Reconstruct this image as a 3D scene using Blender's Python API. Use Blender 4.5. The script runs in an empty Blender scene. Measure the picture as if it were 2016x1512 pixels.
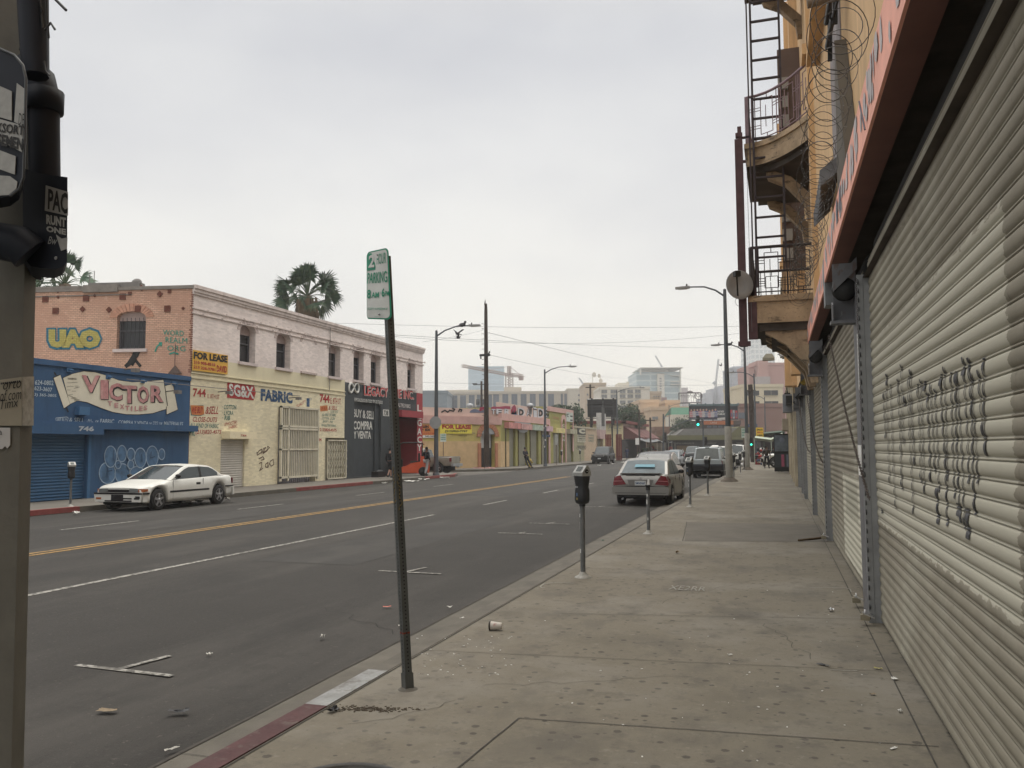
import bpy, math, random, numpy as np
from mathutils import Vector, Matrix
random.seed(7); rnd=random.random; uni=random.uniform
S=bpy.context.scene; COL=S.collection
# ---------------------------------------------------------------- camera
PW,PH,F=2016,1512,1640.
YAW,PIT,ROLL=math.radians(17.588),math.radians(4.378),math.radians(.28)
CP=Vector((0,0,1.65))
FW=Vector((-math.sin(YAW)*math.cos(PIT),math.cos(YAW)*math.cos(PIT),math.sin(PIT)))
R0=Vector((math.cos(YAW),math.sin(YAW),0)); U0=R0.cross(FW)
CR=R0*math.cos(ROLL)-U0*math.sin(ROLL); CU=U0*math.cos(ROLL)+R0*math.sin(ROLL)
cam=bpy.data.cameras.new('camera'); co=bpy.data.objects.new('camera',cam); COL.objects.link(co)
cam.sensor_width=36; cam.lens=F/PW*36; cam.clip_start=.05; cam.clip_end=6000
co.matrix_world=Matrix.Translation(CP)@Matrix((CR,CU,-FW)).transposed().to_4x4()
S.camera=co
# ---------------------------------------------------------------- sky, sun, exposure
SUN_EL,SUN_AZ=62,8
w=bpy.data.worlds.new('World'); S.world=w; w.use_nodes=True
nt=w.node_tree; N=nt.nodes; L=nt.links; N.clear()
out=N.new('ShaderNodeOutputWorld'); bg=N.new('ShaderNodeBackground'); bg.inputs[1].default_value=.1
sky=N.new('ShaderNodeTexSky'); sky.sky_type='NISHITA'; sky.sun_disc=False
sky.sun_elevation=math.radians(SUN_EL); sky.sun_rotation=math.radians(SUN_AZ)
tc=N.new('ShaderNodeTexCoord'); mp=N.new('ShaderNodeMapping'); mp.inputs['Scale'].default_value=(1,1,2.6)
mp.inputs['Location'].default_value=(3.1,1.7,.4)
no=N.new('ShaderNodeTexNoise'); no.inputs['Scale'].default_value=1.7; no.inputs['Detail'].default_value=5; no.inputs['Roughness'].default_value=.5
sx=N.new('ShaderNodeSeparateXYZ'); rp=N.new('ShaderNodeValToRGB')
e=rp.color_ramp.elements
e[0].position=.0; e[0].color=(.80,.765,.67,1)
e[1].position=.62; e[1].color=(.655,.635,.61,1)
for p_,c_ in ((.06,(.82,.785,.70)),(.13,(.80,.785,.73)),(.22,(.765,.76,.74)),(.34,(.685,.69,.70)),(.46,(.61,.62,.645))):
    q=rp.color_ramp.elements.new(p_); q.color=(*c_,1)
r2=N.new('ShaderNodeValToRGB'); r2.color_ramp.elements[0].position=.36; r2.color_ramp.elements[0].color=(.84,.85,.88,1)
r2.color_ramp.elements[1].position=.62; r2.color_ramp.elements[1].color=(1.08,1.075,1.05,1)
mm=N.new('ShaderNodeVectorMath'); mm.operation='MULTIPLY'
ms=N.new('ShaderNodeVectorMath'); ms.operation='SCALE'
zr_=N.new('ShaderNodeMapRange'); zr_.inputs[1].default_value=.5; zr_.inputs[2].default_value=.9; zr_.inputs[3].default_value=10.3; zr_.inputs[4].default_value=40
mx=N.new('ShaderNodeMixRGB'); mx.inputs[0].default_value=.95
L.new(tc.outputs['Generated'],mp.inputs[0]); L.new(mp.outputs[0],no.inputs[0]); L.new(tc.outputs['Generated'],sx.inputs[0])
L.new(sx.outputs['Z'],rp.inputs[0]); L.new(sx.outputs['Z'],zr_.inputs[0]); L.new(zr_.outputs[0],ms.inputs['Scale']); L.new(no.outputs[0],r2.inputs[0]); L.new(rp.outputs[0],mm.inputs[0]); L.new(r2.outputs[0],mm.inputs[1])
L.new(mm.outputs[0],ms.inputs[0]); L.new(sky.outputs[0],mx.inputs[1]); L.new(ms.outputs[0],mx.inputs[2])
L.new(mx.outputs[0],bg.inputs[0]); L.new(bg.outputs[0],out.inputs[0])
sl=bpy.data.lights.new('sun','SUN'); sl.energy=1.3; sl.angle=math.radians(40); sl.color=(1,.95,.85)
so=bpy.data.objects.new('sun',sl); COL.objects.link(so)
el,az=math.radians(SUN_EL),math.radians(SUN_AZ)
sd=Vector((math.sin(az)*math.cos(el),math.cos(az)*math.cos(el),math.sin(el)))
so.rotation_euler=(-sd).to_track_quat('-Z','Y').to_euler(); so.location=(0,0,60)
S.view_settings.view_transform='Standard'; S.view_settings.look='None'; S.view_settings.exposure=.12; S.view_settings.gamma=1
try: S.view_settings.use_curve_mapping=False
except: pass
S.cycles.max_bounces=6; S.cycles.diffuse_bounces=3; S.cycles.glossy_bounces=3; S.cycles.volume_bounces=1
try: S.cycles.use_denoising=True
except: pass
# ---------------------------------------------------------------- pixel -> point on a real plane
def ray(px,py): return FW+CR*((px-PW/2)/F)+CU*((PH/2-py)/F)
def G(px,py,z=0.):
    d=ray(px,py); t=(z-CP.z)/d.z; return CP+d*t
def atY(px,py,Y):
    d=ray(px,py); return CP+d*(Y/d.y)
def atD(px,py,D): return CP+ray(px,py)*D
class Pl:
    def __init__(s,p0,u,flip=False):
        s.p=Vector((p0[0],p0[1],0)); s.u=Vector((u[0],u[1],0)).normalized()
        s.n=Vector((s.u.y,-s.u.x,0))
        if s.n.dot(CP-s.p)<0: s.n=-s.n
        if flip: s.n=-s.n
    def px(s,x,y,d=0):
        r=ray(x,y); o=s.p+s.n*d; nn=s.n; t=(o-CP).dot(nn)/r.dot(nn); q=CP+r*t
        return (q-s.p).dot(s.u),q.z
    def w(s,a,z,d=0): return s.p+s.u*a+s.n*d+Vector((0,0,z))
# ---------------------------------------------------------------- materials
_m={}
def mat(name,col,rough=.8,var=.12,sc=2.5,bump=0.,bsc=40,metal=0.,dirt=0.,dcol=(.08,.07,.06),dsc=1.2,emit=0,spec=.35,kind=None,kw=None):
    if name in _m: return _m[name]
    m=bpy.data.materials.new(name); m.use_nodes=True; nt=m.node_tree; N=nt.nodes; L=nt.links
    b=N['Principled BSDF']; b.inputs['Roughness'].default_value=rough; b.inputs['Metallic'].default_value=metal
    b.inputs['Specular IOR Level'].default_value=spec
    g=N.new('ShaderNodeNewGeometry'); pos=g.outputs['Position']
    if kind=='obj':
        t=N.new('ShaderNodeTexCoord'); pos=t.outputs['Object']
    def mixc(a,bb,fac,mode='MIX'):
        x=N.new('ShaderNodeMixRGB'); x.blend_type=mode
        for i,v in ((0,fac),(1,a),(2,bb)):
            if hasattr(v,'is_linked') or isinstance(v,bpy.types.NodeSocket): L.new(v,x.inputs[i])
            else: x.inputs[i].default_value=v if i==0 else (*v[:3],1)
        return x.outputs[0]
    def noise(scale,detail=4,rough_=.6,vec=None,stretch=None):
        n=N.new('ShaderNodeTexNoise'); n.inputs['Scale'].default_value=scale; n.inputs['Detail'].default_value=detail; n.inputs['Roughness'].default_value=rough_
        v=vec or pos
        if stretch:
            mpp=N.new('ShaderNodeMapping'); mpp.inputs['Scale'].default_value=stretch; L.new(v,mpp.inputs[0]); v=mpp.outputs[0]
        L.new(v,n.inputs[0]); return n.outputs[0]
    def ramp(f,a,b_,ca=0,cb=1):
        r=N.new('ShaderNodeMapRange'); r.inputs[1].default_value=a; r.inputs[2].default_value=b_; r.inputs[3].default_value=ca; r.inputs[4].default_value=cb
        L.new(f,r.inputs[0]); return r.outputs[0]
    c=col; cs=None
    def sc3(c,k): return tuple(min(1,x*k) for x in c)
    hb=None
    if kw and kw.get('brick'):
        K=kw['brick']; s3=N.new('ShaderNodeSeparateXYZ'); L.new(pos,s3.inputs[0])
        ad=N.new('ShaderNodeMath'); ad.operation='ADD'; L.new(s3.outputs[0],ad.inputs[0]); L.new(s3.outputs[1],ad.inputs[1])
        cb=N.new('ShaderNodeCombineXYZ'); L.new(ad.outputs[0],cb.inputs[0]); L.new(s3.outputs[2],cb.inputs[1])
        br=N.new('ShaderNodeTexBrick'); L.new(cb.outputs[0],br.inputs[0]); br.inputs['Scale'].default_value=1
        br.inputs['Brick Width'].default_value=K[0]; br.inputs['Row Height'].default_value=K[1]; br.inputs['Mortar Size'].default_value=K[2]
        br.inputs['Color1'].default_value=(*sc3(col,1.08),1); br.inputs['Color2'].default_value=(*sc3(col,.86),1); br.inputs['Mortar'].default_value=(*sc3(col,K[3]),1)
        c=br.outputs[0]; hb=br.outputs['Fac']
        c=mixc(c,sc3(col,.75),ramp(noise(.5,3),.45,.7,0,.45))
    elif var:
        c=mixc(sc3(col,1-var),sc3(col,1+var),ramp(noise(sc),.3,.7))
    if dirt:
        c=mixc(c,dcol,ramp(noise(dsc,6,.7,None,(1,1,.35)),.45,.8,0,dirt))
    if kw and kw.get('speck'):
        # small dark round stains (trodden gum) and paler wear, as in the photographed concrete
        v=N.new('ShaderNodeTexVoronoi'); v.voronoi_dimensions='2D'; v.inputs['Scale'].default_value=kw['speck'][0]; L.new(pos,v.inputs[0])
        cc=N.new('ShaderNodeSeparateColor'); L.new(v.outputs['Color'],cc.inputs[0])
        ma=N.new('ShaderNodeMath'); ma.operation='MULTIPLY_ADD'; ma.inputs[1].default_value=.13; L.new(cc.outputs[1],ma.inputs[0]); L.new(v.outputs['Distance'],ma.inputs[2])
        mb_=N.new('ShaderNodeMath'); mb_.operation='MULTIPLY_ADD'; mb_.inputs[1].default_value=.12; L.new(noise(60,2),mb_.inputs[0]); L.new(ma.outputs[0],mb_.inputs[2])
        msk=ramp(mb_.outputs[0],.21,.26,1,0); ok=ramp(cc.outputs[0],kw['speck'][1]-.02,kw['speck'][1]+.02,0,1)
        mu=N.new('ShaderNodeMath'); mu.operation='MULTIPLY'; L.new(msk,mu.inputs[0]); L.new(ok,mu.inputs[1])
        m2=N.new('ShaderNodeMath'); m2.operation='MULTIPLY'; L.new(mu.outputs[0],m2.inputs[0]); m2.inputs[1].default_value=kw['speck'][2]
        c=mixc(c,kw['speck'][3],m2.outputs[0])
    if kw and kw.get('grain'):
        c=mixc(c,sc3(col,kw['grain'][1]),ramp(noise(kw['grain'][0],2,.7),.55,.72,0,kw['grain'][2]))
        c=mixc(c,sc3(col,1/kw['grain'][1]*.95),ramp(noise(kw['grain'][0]*.8,2,.7),.62,.74,0,kw['grain'][2]))
    for sc_,lo_,hi_,col_,fac_,st_ in (kw or {}).get('blotch',()):
        c=mixc(c,col_,ramp(noise(sc_,6,.65,None,st_),lo_,hi_,0,fac_))
    if kw and kw.get('grid'):   # curtain wall pattern
        K=kw['grid']; s3=N.new('ShaderNodeSeparateXYZ'); L.new(pos,s3.inputs[0])
        ad=N.new('ShaderNodeMath'); ad.operation='ADD'; L.new(s3.outputs[0],ad.inputs[0]); L.new(s3.outputs[1],ad.inputs[1])
        cb=N.new('ShaderNodeCombineXYZ'); L.new(ad.outputs[0],cb.inputs[0]); L.new(s3.outputs[2],cb.inputs[1])
        br=N.new('ShaderNodeTexBrick'); br.offset=0; L.new(cb.outputs[0],br.inputs[0]); br.inputs['Scale'].default_value=1
        br.inputs['Brick Width'].default_value=K[0]; br.inputs['Row Height'].default_value=K[1]; br.inputs['Mortar Size'].default_value=K[2]
        br.inputs['Color1'].default_value=(*K[3],1); br.inputs['Color2'].default_value=(*sc3(K[3],.85),1); br.inputs['Mortar'].default_value=(*col,1)
        c=br.outputs[0]
    if kw and kw.get('patch'):   # over-painted rectangles with rough edges: (axis1 lo,hi,z lo,hi,colour)
        s3=N.new('ShaderNodeSeparateXYZ'); L.new(pos,s3.inputs[0])
        nz=noise(9,3,.6,None,(0,1,3))
        def band(sock,lo,hi,ww):
            a1=N.new('ShaderNodeMath'); a1.operation='MULTIPLY_ADD'; a1.inputs[1].default_value=ww; L.new(nz,a1.inputs[0]); L.new(sock,a1.inputs[2])
            r1=ramp(a1.outputs[0],lo+ww*.5-.004,lo+ww*.5+.004); r2_=ramp(a1.outputs[0],hi+ww*.5-.004,hi+ww*.5+.004,1,0)
            mu=N.new('ShaderNodeMath'); mu.operation='MULTIPLY'; L.new(r1,mu.inputs[0]); L.new(r2_,mu.inputs[1]); return mu.outputs[0]
        for lo,hi,zl,zh,cc,op in kw['patch']:
            a=band(s3.outputs[1],lo,hi,.16); b2=band(s3.outputs[2],zl,zh,.12)
            mu=N.new('ShaderNodeMath'); mu.operation='MULTIPLY'; L.new(a,mu.inputs[0]); L.new(b2,mu.inputs[1])
            m3=N.new('ShaderNodeMath'); m3.operation='MULTIPLY'; L.new(mu.outputs[0],m3.inputs[0]); m3.inputs[1].default_value=op
            c=mixc(c,cc,m3.outputs[0])
    if isinstance(c,tuple): b.inputs['Base Color'].default_value=(*c[:3],1)
    else: L.new(c,b.inputs['Base Color'])
    if bump or hb:
        bp=N.new('ShaderNodeBump'); bp.inputs['Strength'].default_value=bump or .4; bp.inputs['Distance'].default_value=.01
        if hb: bp.invert=True; L.new(hb,bp.inputs['Height'])
        else: L.new(noise(bsc,4),bp.inputs['Height'])
        L.new(bp.outputs[0],b.inputs['Normal'])
    if emit:
        b.inputs['Emission Color'].default_value=(*col,1); b.inputs['Emission Strength'].default_value=emit
    _m[name]=m; return m
# ---------------------------------------------------------------- mesh building
class MB:
    def __init__(s,o=(0,0,0)): s.v=[];s.f=[];s.mi=[];s.sm=[];s.o=Vector(o)
    def q(s,pts,mi=0,sm=False):
        b=len(s.v); s.v+= [Vector(p)-s.o for p in pts]; s.f.append(tuple(range(b,b+len(pts)))); s.mi.append(mi); s.sm.append(sm)
    def grid(s,rows,mi=0,sm=True,close=False):
        b=len(s.v); n=len(rows[0])
        for r in rows: s.v+=[Vector(p)-s.o for p in r]
        for i in range(len(rows)-1):
            for j in range(n if close else n-1):
                k=(j+1)%n
                s.f.append((b+i*n+j,b+i*n+k,b+(i+1)*n+k,b+(i+1)*n+j)); s.mi.append(mi if not callable(mi) else mi(i,j)); s.sm.append(sm)
    def pr(s,poly,off,mi=0):   # extrude polygon by vector
        off=Vector(off); a=[Vector(p) for p in poly]; c=[p+off for p in a]
        s.q(a[::-1],mi); s.q(c,mi)
        for i in range(len(a)): j=(i+1)%len(a); s.q([a[i],a[j],c[j],c[i]],mi)
    def box(s,x0,x1,y0,y1,z0,z1,mi=0):
        s.pr([(x0,y0,z0),(x1,y0,z0),(x1,y1,z0),(x0,y1,z0)],(0,0,z1-z0),mi)
    def pbox(s,pl,a0,a1,z0,z1,d0,d1,mi=0):
        s.pr([pl.w(a0,z0,d0),pl.w(a1,z0,d0),pl.w(a1,z1,d0),pl.w(a0,z1,d0)],pl.n*(d1-d0),mi)
    def tube(s,pts,r,n=8,mi=0,cap=True,sm=True):
        pts=[Vector(p) for p in pts]; rr=r if isinstance(r,(list,tuple)) else [r]*len(pts)
        rows=[]; up=None
        for i,p in enumerate(pts):
            t=(pts[min(i+1,len(pts)-1)]-pts[max(i-1,0)]).normalized()
            if up is None: up=Vector((0,0,1)) if abs(t.z)<.9 else Vector((1,0,0))
            a=t.cross(up)
            if a.length<1e-6: a=t.orthogonal()
            a.normalize(); b_=a.cross(t).normalized(); up=b_
            rows.append([p+(a*math.cos(k*2*math.pi/n+math.pi/n)+b_*math.sin(k*2*math.pi/n+math.pi/n))*rr[i] for k in range(n)])
        s.grid(rows,mi,sm,True)
        if cap: s.q(rows[0],mi); s.q(rows[-1][::-1],mi)
    def lathe(s,prof,c=(0,0,0),n=16,mi=0,ax='z',sm=True):
        c=Vector(c); rows=[]
        for r,h in prof:
            row=[]
            for k in range(n):
                a=2*math.pi*k/n; x,y=r*math.cos(a),r*math.sin(a)
                row.append(c+(Vector((x,y,h)) if ax=='z' else Vector((h,x,y)) if ax=='x' else Vector((x,h,y))))
            rows.append(row)
        s.grid(rows,mi,sm,True); s.q(rows[0],mi); s.q(rows[-1],mi)
    def ell(s,c,r,mi=0,n=10,m=7,sm=True):
        r=(r,r,r) if not isinstance(r,(tuple,list)) else r; c=Vector(c)
        s.grid([[c+Vector((r[0]*math.cos(2*math.pi*k/n)*math.cos(t),r[1]*math.sin(2*math.pi*k/n)*math.cos(t),r[2]*math.sin(t))) for k in range(n)] for t in [(-.5+i/m)*math.pi*.98 for i in range(m+1)]],mi,sm,True)
    def build(s,name,mats,parent=None,bevel=0,smooth=False):
        me=bpy.data.meshes.new(name); me.from_pydata([tuple(v) for v in s.v],[],s.f)
        mats=mats if isinstance(mats,(list,tuple)) else [mats]
        for m in mats: me.materials.append(m)
        me.polygons.foreach_set('material_index',s.mi)
        me.polygons.foreach_set('use_smooth',[True]*len(s.f) if smooth else s.sm)
        me.update()
        o=bpy.data.objects.new(name,me); COL.objects.link(o)
        if parent: o.parent=parent
        else: o.location=s.o
        if bevel:
            b=o.modifiers.new('b','BEVEL'); b.width=bevel; b.segments=2; b.limit_method='ANGLE'; b.angle_limit=math.radians(40)
        return o
    # lettering laid on a surface: fn(u,v) maps the unit square to points
    def text(s,st,fn,mi=0,bold=0.,shear=0.,track=1.,font_res=2):
        cu=bpy.data.curves.new('t','FONT'); cu.body=st; cu.offset=bold; cu.shear=shear; cu.space_character=track; cu.resolution_u=font_res; cu.fill_mode='FRONT'
        ob=bpy.data.objects.new('t',cu); COL.objects.link(ob)
        dg=bpy.context.evaluated_depsgraph_get(); me=bpy.data.meshes.new_from_object(ob.evaluated_get(dg))
        if len(me.vertices):
            xs=[v.co.x for v in me.vertices]; ys=[v.co.y for v in me.vertices]; x0,x1,y0,y1=min(xs),max(xs),min(ys),max(ys)
            y1=max(y1,y0+1e-3); b=len(s.v)
            s.v+=[Vector(fn((v.co.x-x0)/max(1e-6,x1-x0),(v.co.y-y0)/(y1-y0)))-s.o for v in me.vertices]
            for p in me.polygons: s.f.append(tuple(b+i for i in p.vertices)); s.mi.append(mi); s.sm.append(False)
        bpy.data.objects.remove(ob); bpy.data.curves.remove(cu); bpy.data.meshes.remove(me)
    def ptext(s,pl,st,bl,br,tl,mi=0,d=.008,**k):   # three photo points give the place on the wall plane
        a=Vector(pl.px(*bl)); b=Vector(pl.px(*br)); c=Vector(pl.px(*tl)); ux=b-a; uy=c-a
        s.text(st,lambda u,v: pl.w(*(a+ux*u+uy*v),d),mi,**k)
    def ppoly(s,pl,pts,mi=0,d=.006): s.q([pl.w(*pl.px(*p),d) for p in pts],mi)
    def pstroke(s,pl,pts,wd,mi=0,d=.007):   # painted line of width wd (m) through photo points
        q=[Vector(pl.px(*p)) for p in pts]
        for a,b in zip(q,q[1:]):
            t=(b-a); 
            if t.length<1e-5: continue
            t=t.normalized()*wd*.5; n=Vector((-t.y,t.x)); a2=a-t*.6; b2=b+t*.6
            s.q([pl.w(*(a2-n),d),pl.w(*(b2-n),d),pl.w(*(b2+n),d),pl.w(*(a2+n),d)],mi)
            d+=.00015
def tag(o,label=None,cat=None,group=None,kind=None):
    for k,v in (('label',label),('category',cat),('group',group),('kind',kind)):
        if v: o[k]=v
    return o
def thing(name,label,cat,loc=(0,0,0),rz=0,group=None,s=1):
    o=bpy.data.objects.new(name,None); COL.objects.link(o); o.location=loc; o.rotation_euler=(0,0,rz); o.scale=(s,s,s); o.empty_display_size=.2
    return tag(o,label,cat,group)
def kids(o): return [c for c in COL.objects if c.parent==o]
def dup(o,loc=None,rz=None,label=None,parent=None):
    c=o.copy(); COL.objects.link(c)
    if parent: c.parent=parent
    if loc is not None: c.location=loc
    if rz is not None: c.rotation_euler=(0,0,rz)
    if label: c['label']=label
    for k in kids(o): dup(k,parent=c)
    return c
def wall(m,pl,a0,a1,z0,z1,ops=(),mi=0,d=0):
    # a wall plane with openings (a,b,zlo,zhi,arch): arch = rise of the curved head
    A=sorted({a0,a1,*[x for o in ops for x in o[:2] if a0<x<a1]}); Z=sorted({z0,z1,*[x for o in ops for x in o[2:4] if z0<x<z1]})
    for i in range(len(A)-1):
        for j in range(len(Z)-1):
            ca,cz=(A[i]+A[i+1])/2,(Z[j]+Z[j+1])/2
            if any(o[0]<ca<o[1] and o[2]<cz<o[3] for o in ops): continue
            m.q([pl.w(A[i],Z[j],d),pl.w(A[i+1],Z[j],d),pl.w(A[i+1],Z[j+1],d),pl.w(A[i],Z[j+1],d)],mi)
    for o in ops:
        if len(o)>4 and o[4] and z0<o[3]<=z1:
            a,b,zt,r=o[0],o[1],o[3],o[4]; h=(b-a)/2; n=8
            arc=[(a+h-h*math.cos(math.pi*k/n),zt-r+r*math.sin(math.pi*k/n)) for k in range(n+1)]
            for k in range(n):
                m.q([pl.w(*arc[k],d),pl.w(*arc[k+1],d),pl.w(arc[k+1][0],zt,d),pl.w(arc[k][0],zt,d)],mi)
def reveal(m,pl,o,dep,mi=0,head=None):
    a,b,zl,zh=o[:4]; r=o[4] if len(o)>4 else 0; h=(b-a)/2
    pts=[(a,zl),(b,zl)]+([(a+h+h*math.cos(math.pi*k/8),zh-r+r*math.sin(math.pi*k/8)) for k in range(9)] if r else [(b,zh),(a,zh)])
    for i in range(len(pts)):
        p,q_=pts[i],pts[(i+1)%len(pts)]
        m.q([pl.w(*p,0),pl.w(*q_,0),pl.w(*q_,-dep),pl.w(*p,-dep)],mi)
def slat(t):
    if t<.76: return .8*max(0,math.sin(math.pi*t/.76))**.6
    if t<.80: return -.7
    if t<.93: return .28
    return -.4
def shutter(m,pl,a0,a1,z0,z1,pitch=.1,amp=.012,d=0,mi=0,k=6,seg=1):
    z=z0; rows=[]; jr=random.Random(int(a0*100)); js=[(jr.uniform(0,6),jr.uniform(.5,1.6),jr.uniform(.3,1)) for _ in range(60)]
    while z<z1:
        T_=[j/(k-5)*.74 for j in range(k-4)]+[.78,.82,.9,.95] if k>8 else [j/(k-1)*.74 for j in range(k-1)]+[.95]
        for i in range(k):
            t=T_[i]; zz=z+t*pitch
            if zz>z1: break
            dd=slat(t)*amp
            if seg==1: rows.append([pl.w(a0,zz,d+dd),pl.w(a1,zz,d+dd)])
            else:
                ph,fr,am=js[int((z-z0)/pitch+.5)%60]; rows.append([pl.w(y_,zz+.0016*am*math.sin(y_*fr*2.1+ph),d+dd+.0022*math.sin(y_*1.1+z*1.9)+.0012*am*math.sin(y_*fr*3.3+ph)) for y_ in [a0+(a1-a0)*s_/seg for s_ in range(seg+1)]])
        z+=pitch
    m.grid(rows,mi,True)
# ---------------------------------------------------------------- colours
def cc(r,g,b,k=1.): # photographed paint colour -> linear
    return tuple(min(.9,((x/255)**2.2)*k) for x in (r,g,b))
asphalt=mat('asphalt',(.034,.0315,.028),.9,.12,.35,bump=.5,bsc=90,kw={'grain':(38,.45,.7),'blotch':[(.5,.50,.66,(.066,.061,.054),.65,(1,.12,1)),(.9,.52,.68,(.022,.021,.019),.6,(1,.5,1)),(3.,.56,.7,(.025,.023,.021),.5,(1,1,1)),(22,.64,.70,(.13,.12,.10),.55,(1,1,1))]},dirt=.5,dcol=(.024,.022,.019),dsc=.5)
asphalt2=mat('asphalt_far',(.09,.083,.072),.9,.12,.3,kw={'grain':(45,.6,.3)},dirt=.3,dcol=(.08,.075,.068),dsc=.3)
concrete=mat('pavement_concrete',(.155,.137,.104),.9,.22,1.0,bump=.3,bsc=90,kw={'speck':(6.5,.5,.8,(.05,.044,.036)),'grain':(26,.7,.5),'blotch':[(.45,.48,.62,(.20,.185,.155),.65,(1,1,1)),(1.3,.50,.66,(.085,.077,.064),.65,(1,.6,1)),(4,.54,.7,(.075,.067,.056),.55,(1,1,1)),(9,.60,.72,(.24,.225,.19),.35,(1,1,1)),(13,.63,.7,(.045,.04,.033),.6,(1,1,1))]},dirt=.6,dcol=(.075,.067,.054),dsc=1.0)
gutterm=mat('gutter_concrete',(.115,.105,.087),.9,.2,2.5,bump=.3,bsc=60,dirt=.5,dcol=(.07,.065,.058),dsc=1.5,kw={'grain':(40,.75,.35)})
concrete2=mat('far_concrete',(.145,.133,.113),.9,.12,.6,dirt=.4,dsc=.8,dcol=(.10,.09,.08))
redcurb=mat('red_curb_paint',(.078,.036,.037),.85,.25,4,dirt=.5,dcol=(.10,.08,.07),dsc=5,kw={'blotch':[(7,.56,.68,(.13,.115,.095),.7,(1,1,1))],'grain':(30,.6,.5)})
greycurb=mat('grey_curb_paint',(.25,.255,.25),.8,.15,8,dirt=.5,dcol=(.12,.11,.1),dsc=7,kw={'blotch':[(6,.54,.66,(.11,.10,.085),.8,(1,1,1))],'grain':(30,.6,.5)})
linew=mat('worn_white_paint',(.31,.30,.27),.85,.2,9,dirt=.6,dcol=(.10,.09,.08),dsc=6,kw={'blotch':[(17,.48,.58,(.05,.047,.042),.85,(1,1,1)),(4,.5,.62,(.09,.085,.075),.7,(1,1,1))]})
liney=mat('worn_yellow_paint',(.30,.185,.065),.85,.2,6,dirt=.6,dcol=(.12,.09,.06),dsc=3,kw={'blotch':[(11,.5,.6,(.08,.07,.055),.75,(1,1,1))]})
joint=mat('joint_dirt',(.055,.05,.043),.95,.3,8)
blk=mat('black_paint',(.012,.012,.013),.5,.1)
dk=mat('dark_interior',(.02,.02,.022),.7,.2)
wht=mat('white_paint',(.72,.71,.68),.7,.06)
# ---------------------------------------------------------------- ground, road, pavements
def struct(name,m,mats): o=m.build(name,mats); o['kind']='structure'; return o
XN,XG,XF,XW=-3.38,-2.95,-19.4,-22.5     # near road edge, near kerb, far kerb, far facades
m=MB(); m.q([(-900,-200,-.17),(900,-200,-.17),(900,2200,-.17),(-900,2200,-.17)]); struct('ground',m,asphalt2)
m=MB(); 
ys=[-14,0,4,8,14,20,30,45,60,90,130,175]
m.grid([[(XF,y,-.15),(-15.5,y,-.13),(-12,y,-.10),(-8.7,y,-.11),(-5.5,y,-.135),(XN,y,-.15)] for y in ys]); struct('road',m,asphalt)
m=MB(); m.q([(-75,51.7,-.146),(XF,51.7,-.146),(XF,59,-.146),(-75,50,-.146)]); m.q([(-60,150,-.146),(60,150,-.146),(60,182,-.146),(-60,182,-.146)]); struct('side_street',m,asphalt2)
m=MB(); m.box(-2.8,.95,-14,4.62,-.3,0); m.box(-2.8,.95,4.62,100,-.3,0); struct('sidewalk',m,concrete)
m=MB(); m.box(XN,XG,-14,100,-.4,-.125); struct('gutter',m,gutterm)
m=MB(); m.box(XG,-2.8,-14,100,-.4,.004); o=struct('kerb',m,gutterm)
m=MB(); 
for a,b,k in ((-14,4.86,0),(4.862,5.74,1)):
    m.box(XG-.004,-2.797,a,b,-.12,.008,k)
o=struct('kerb_paint',m,[redcurb,greycurb])
# pavement joints and cracks: thin sheets of dirt
m=MB()
def line(m,p,q,wd,z,mi=0,wob=0,n=1):
    p=Vector((*p,z)); q=Vector((*q,z)); t=(q-p).normalized(); s_=Vector((-t.y,t.x,0))
    L_=[p.lerp(q,i/n)+s_*(uni(-wob,wob)) for i in range(n+1)]
    m.grid([[x-s_*wd/2,x+s_*wd/2] for x in L_],mi,False)
line(m,(-1.55,5.0),(.8,5.2),.008,.004,wob=.003,n=40); line(m,(-1.55,5.0),(-1.75,2.5),.010,.004,wob=.002,n=20); line(m,(-2.78,6.42),(.82,6.8),.006,.004,wob=.004,n=14)
line(m,(-2.1,8.2),(.82,8.75),.008,.004,wob=.012,n=20); line(m,(-2.78,11.3),(.8,11.5),.006,.004,wob=.004,n=9)
line(m,(-1.62,15.0),(.8,15.5),.015,.004,wob=.01,n=9); line(m,(-1.62,15.0),(-1.95,18.8),.015,.004,wob=.01,n=9); line(m,(-1.95,18.8),(.8,18.9),.012,.004)
for y in range(22,95,4): line(m,(-2.78,y),(.8,y+.05),.012,.004)
line(m,(-2.78,-10),(-2.78,95),.012,.004)
line(m,(.74,3),(.74,60),.01,.004,wob=.003,n=60)
line(m,(XN,-8),(XN,100),.03,-.12,wob=.008,n=260)
for i in range(9): line(m,(XN,1.3+i*2.9),(XG,1.3+i*2.9),.006,-.12)
struct('pavement_joints',m,joint)
m=MB(); rg=random.Random(21)   # wandering cracks and tar seams in the road
def crack(m,x,y,ang,n,st,wd,z,j=.5):
    for i in range(n):
        a=ang+rg.uniform(-j,j); x2,y2=x+st*math.cos(a),y+st*math.sin(a)
        if x2>XN-.1: break
        zz=float(np.interp(x,[XF,-15.5,-12,-8.7,-5.5,XN],[-.15,-.13,-.10,-.11,-.135,-.15]))+.004; line(m,(x,y),(x2,y2),wd*rg.uniform(.5,1.2),zz); x,y=x2,y2
for x,y,a,n,s_ in ((-3.6,7.5,2.6,9,.2),(-10.4,6,1.57,90,.35),(-4.8,13,2.9,26,.2),(-13.9,12,1.6,90,.35),(-6,21,2.8,26,.3)): crack(m,x,y,a,n,s_,.008,0,.8)
struct('road_cracks',m,mat('crack_dark',(.018,.017,.016),.95))
m=MB()
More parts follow.
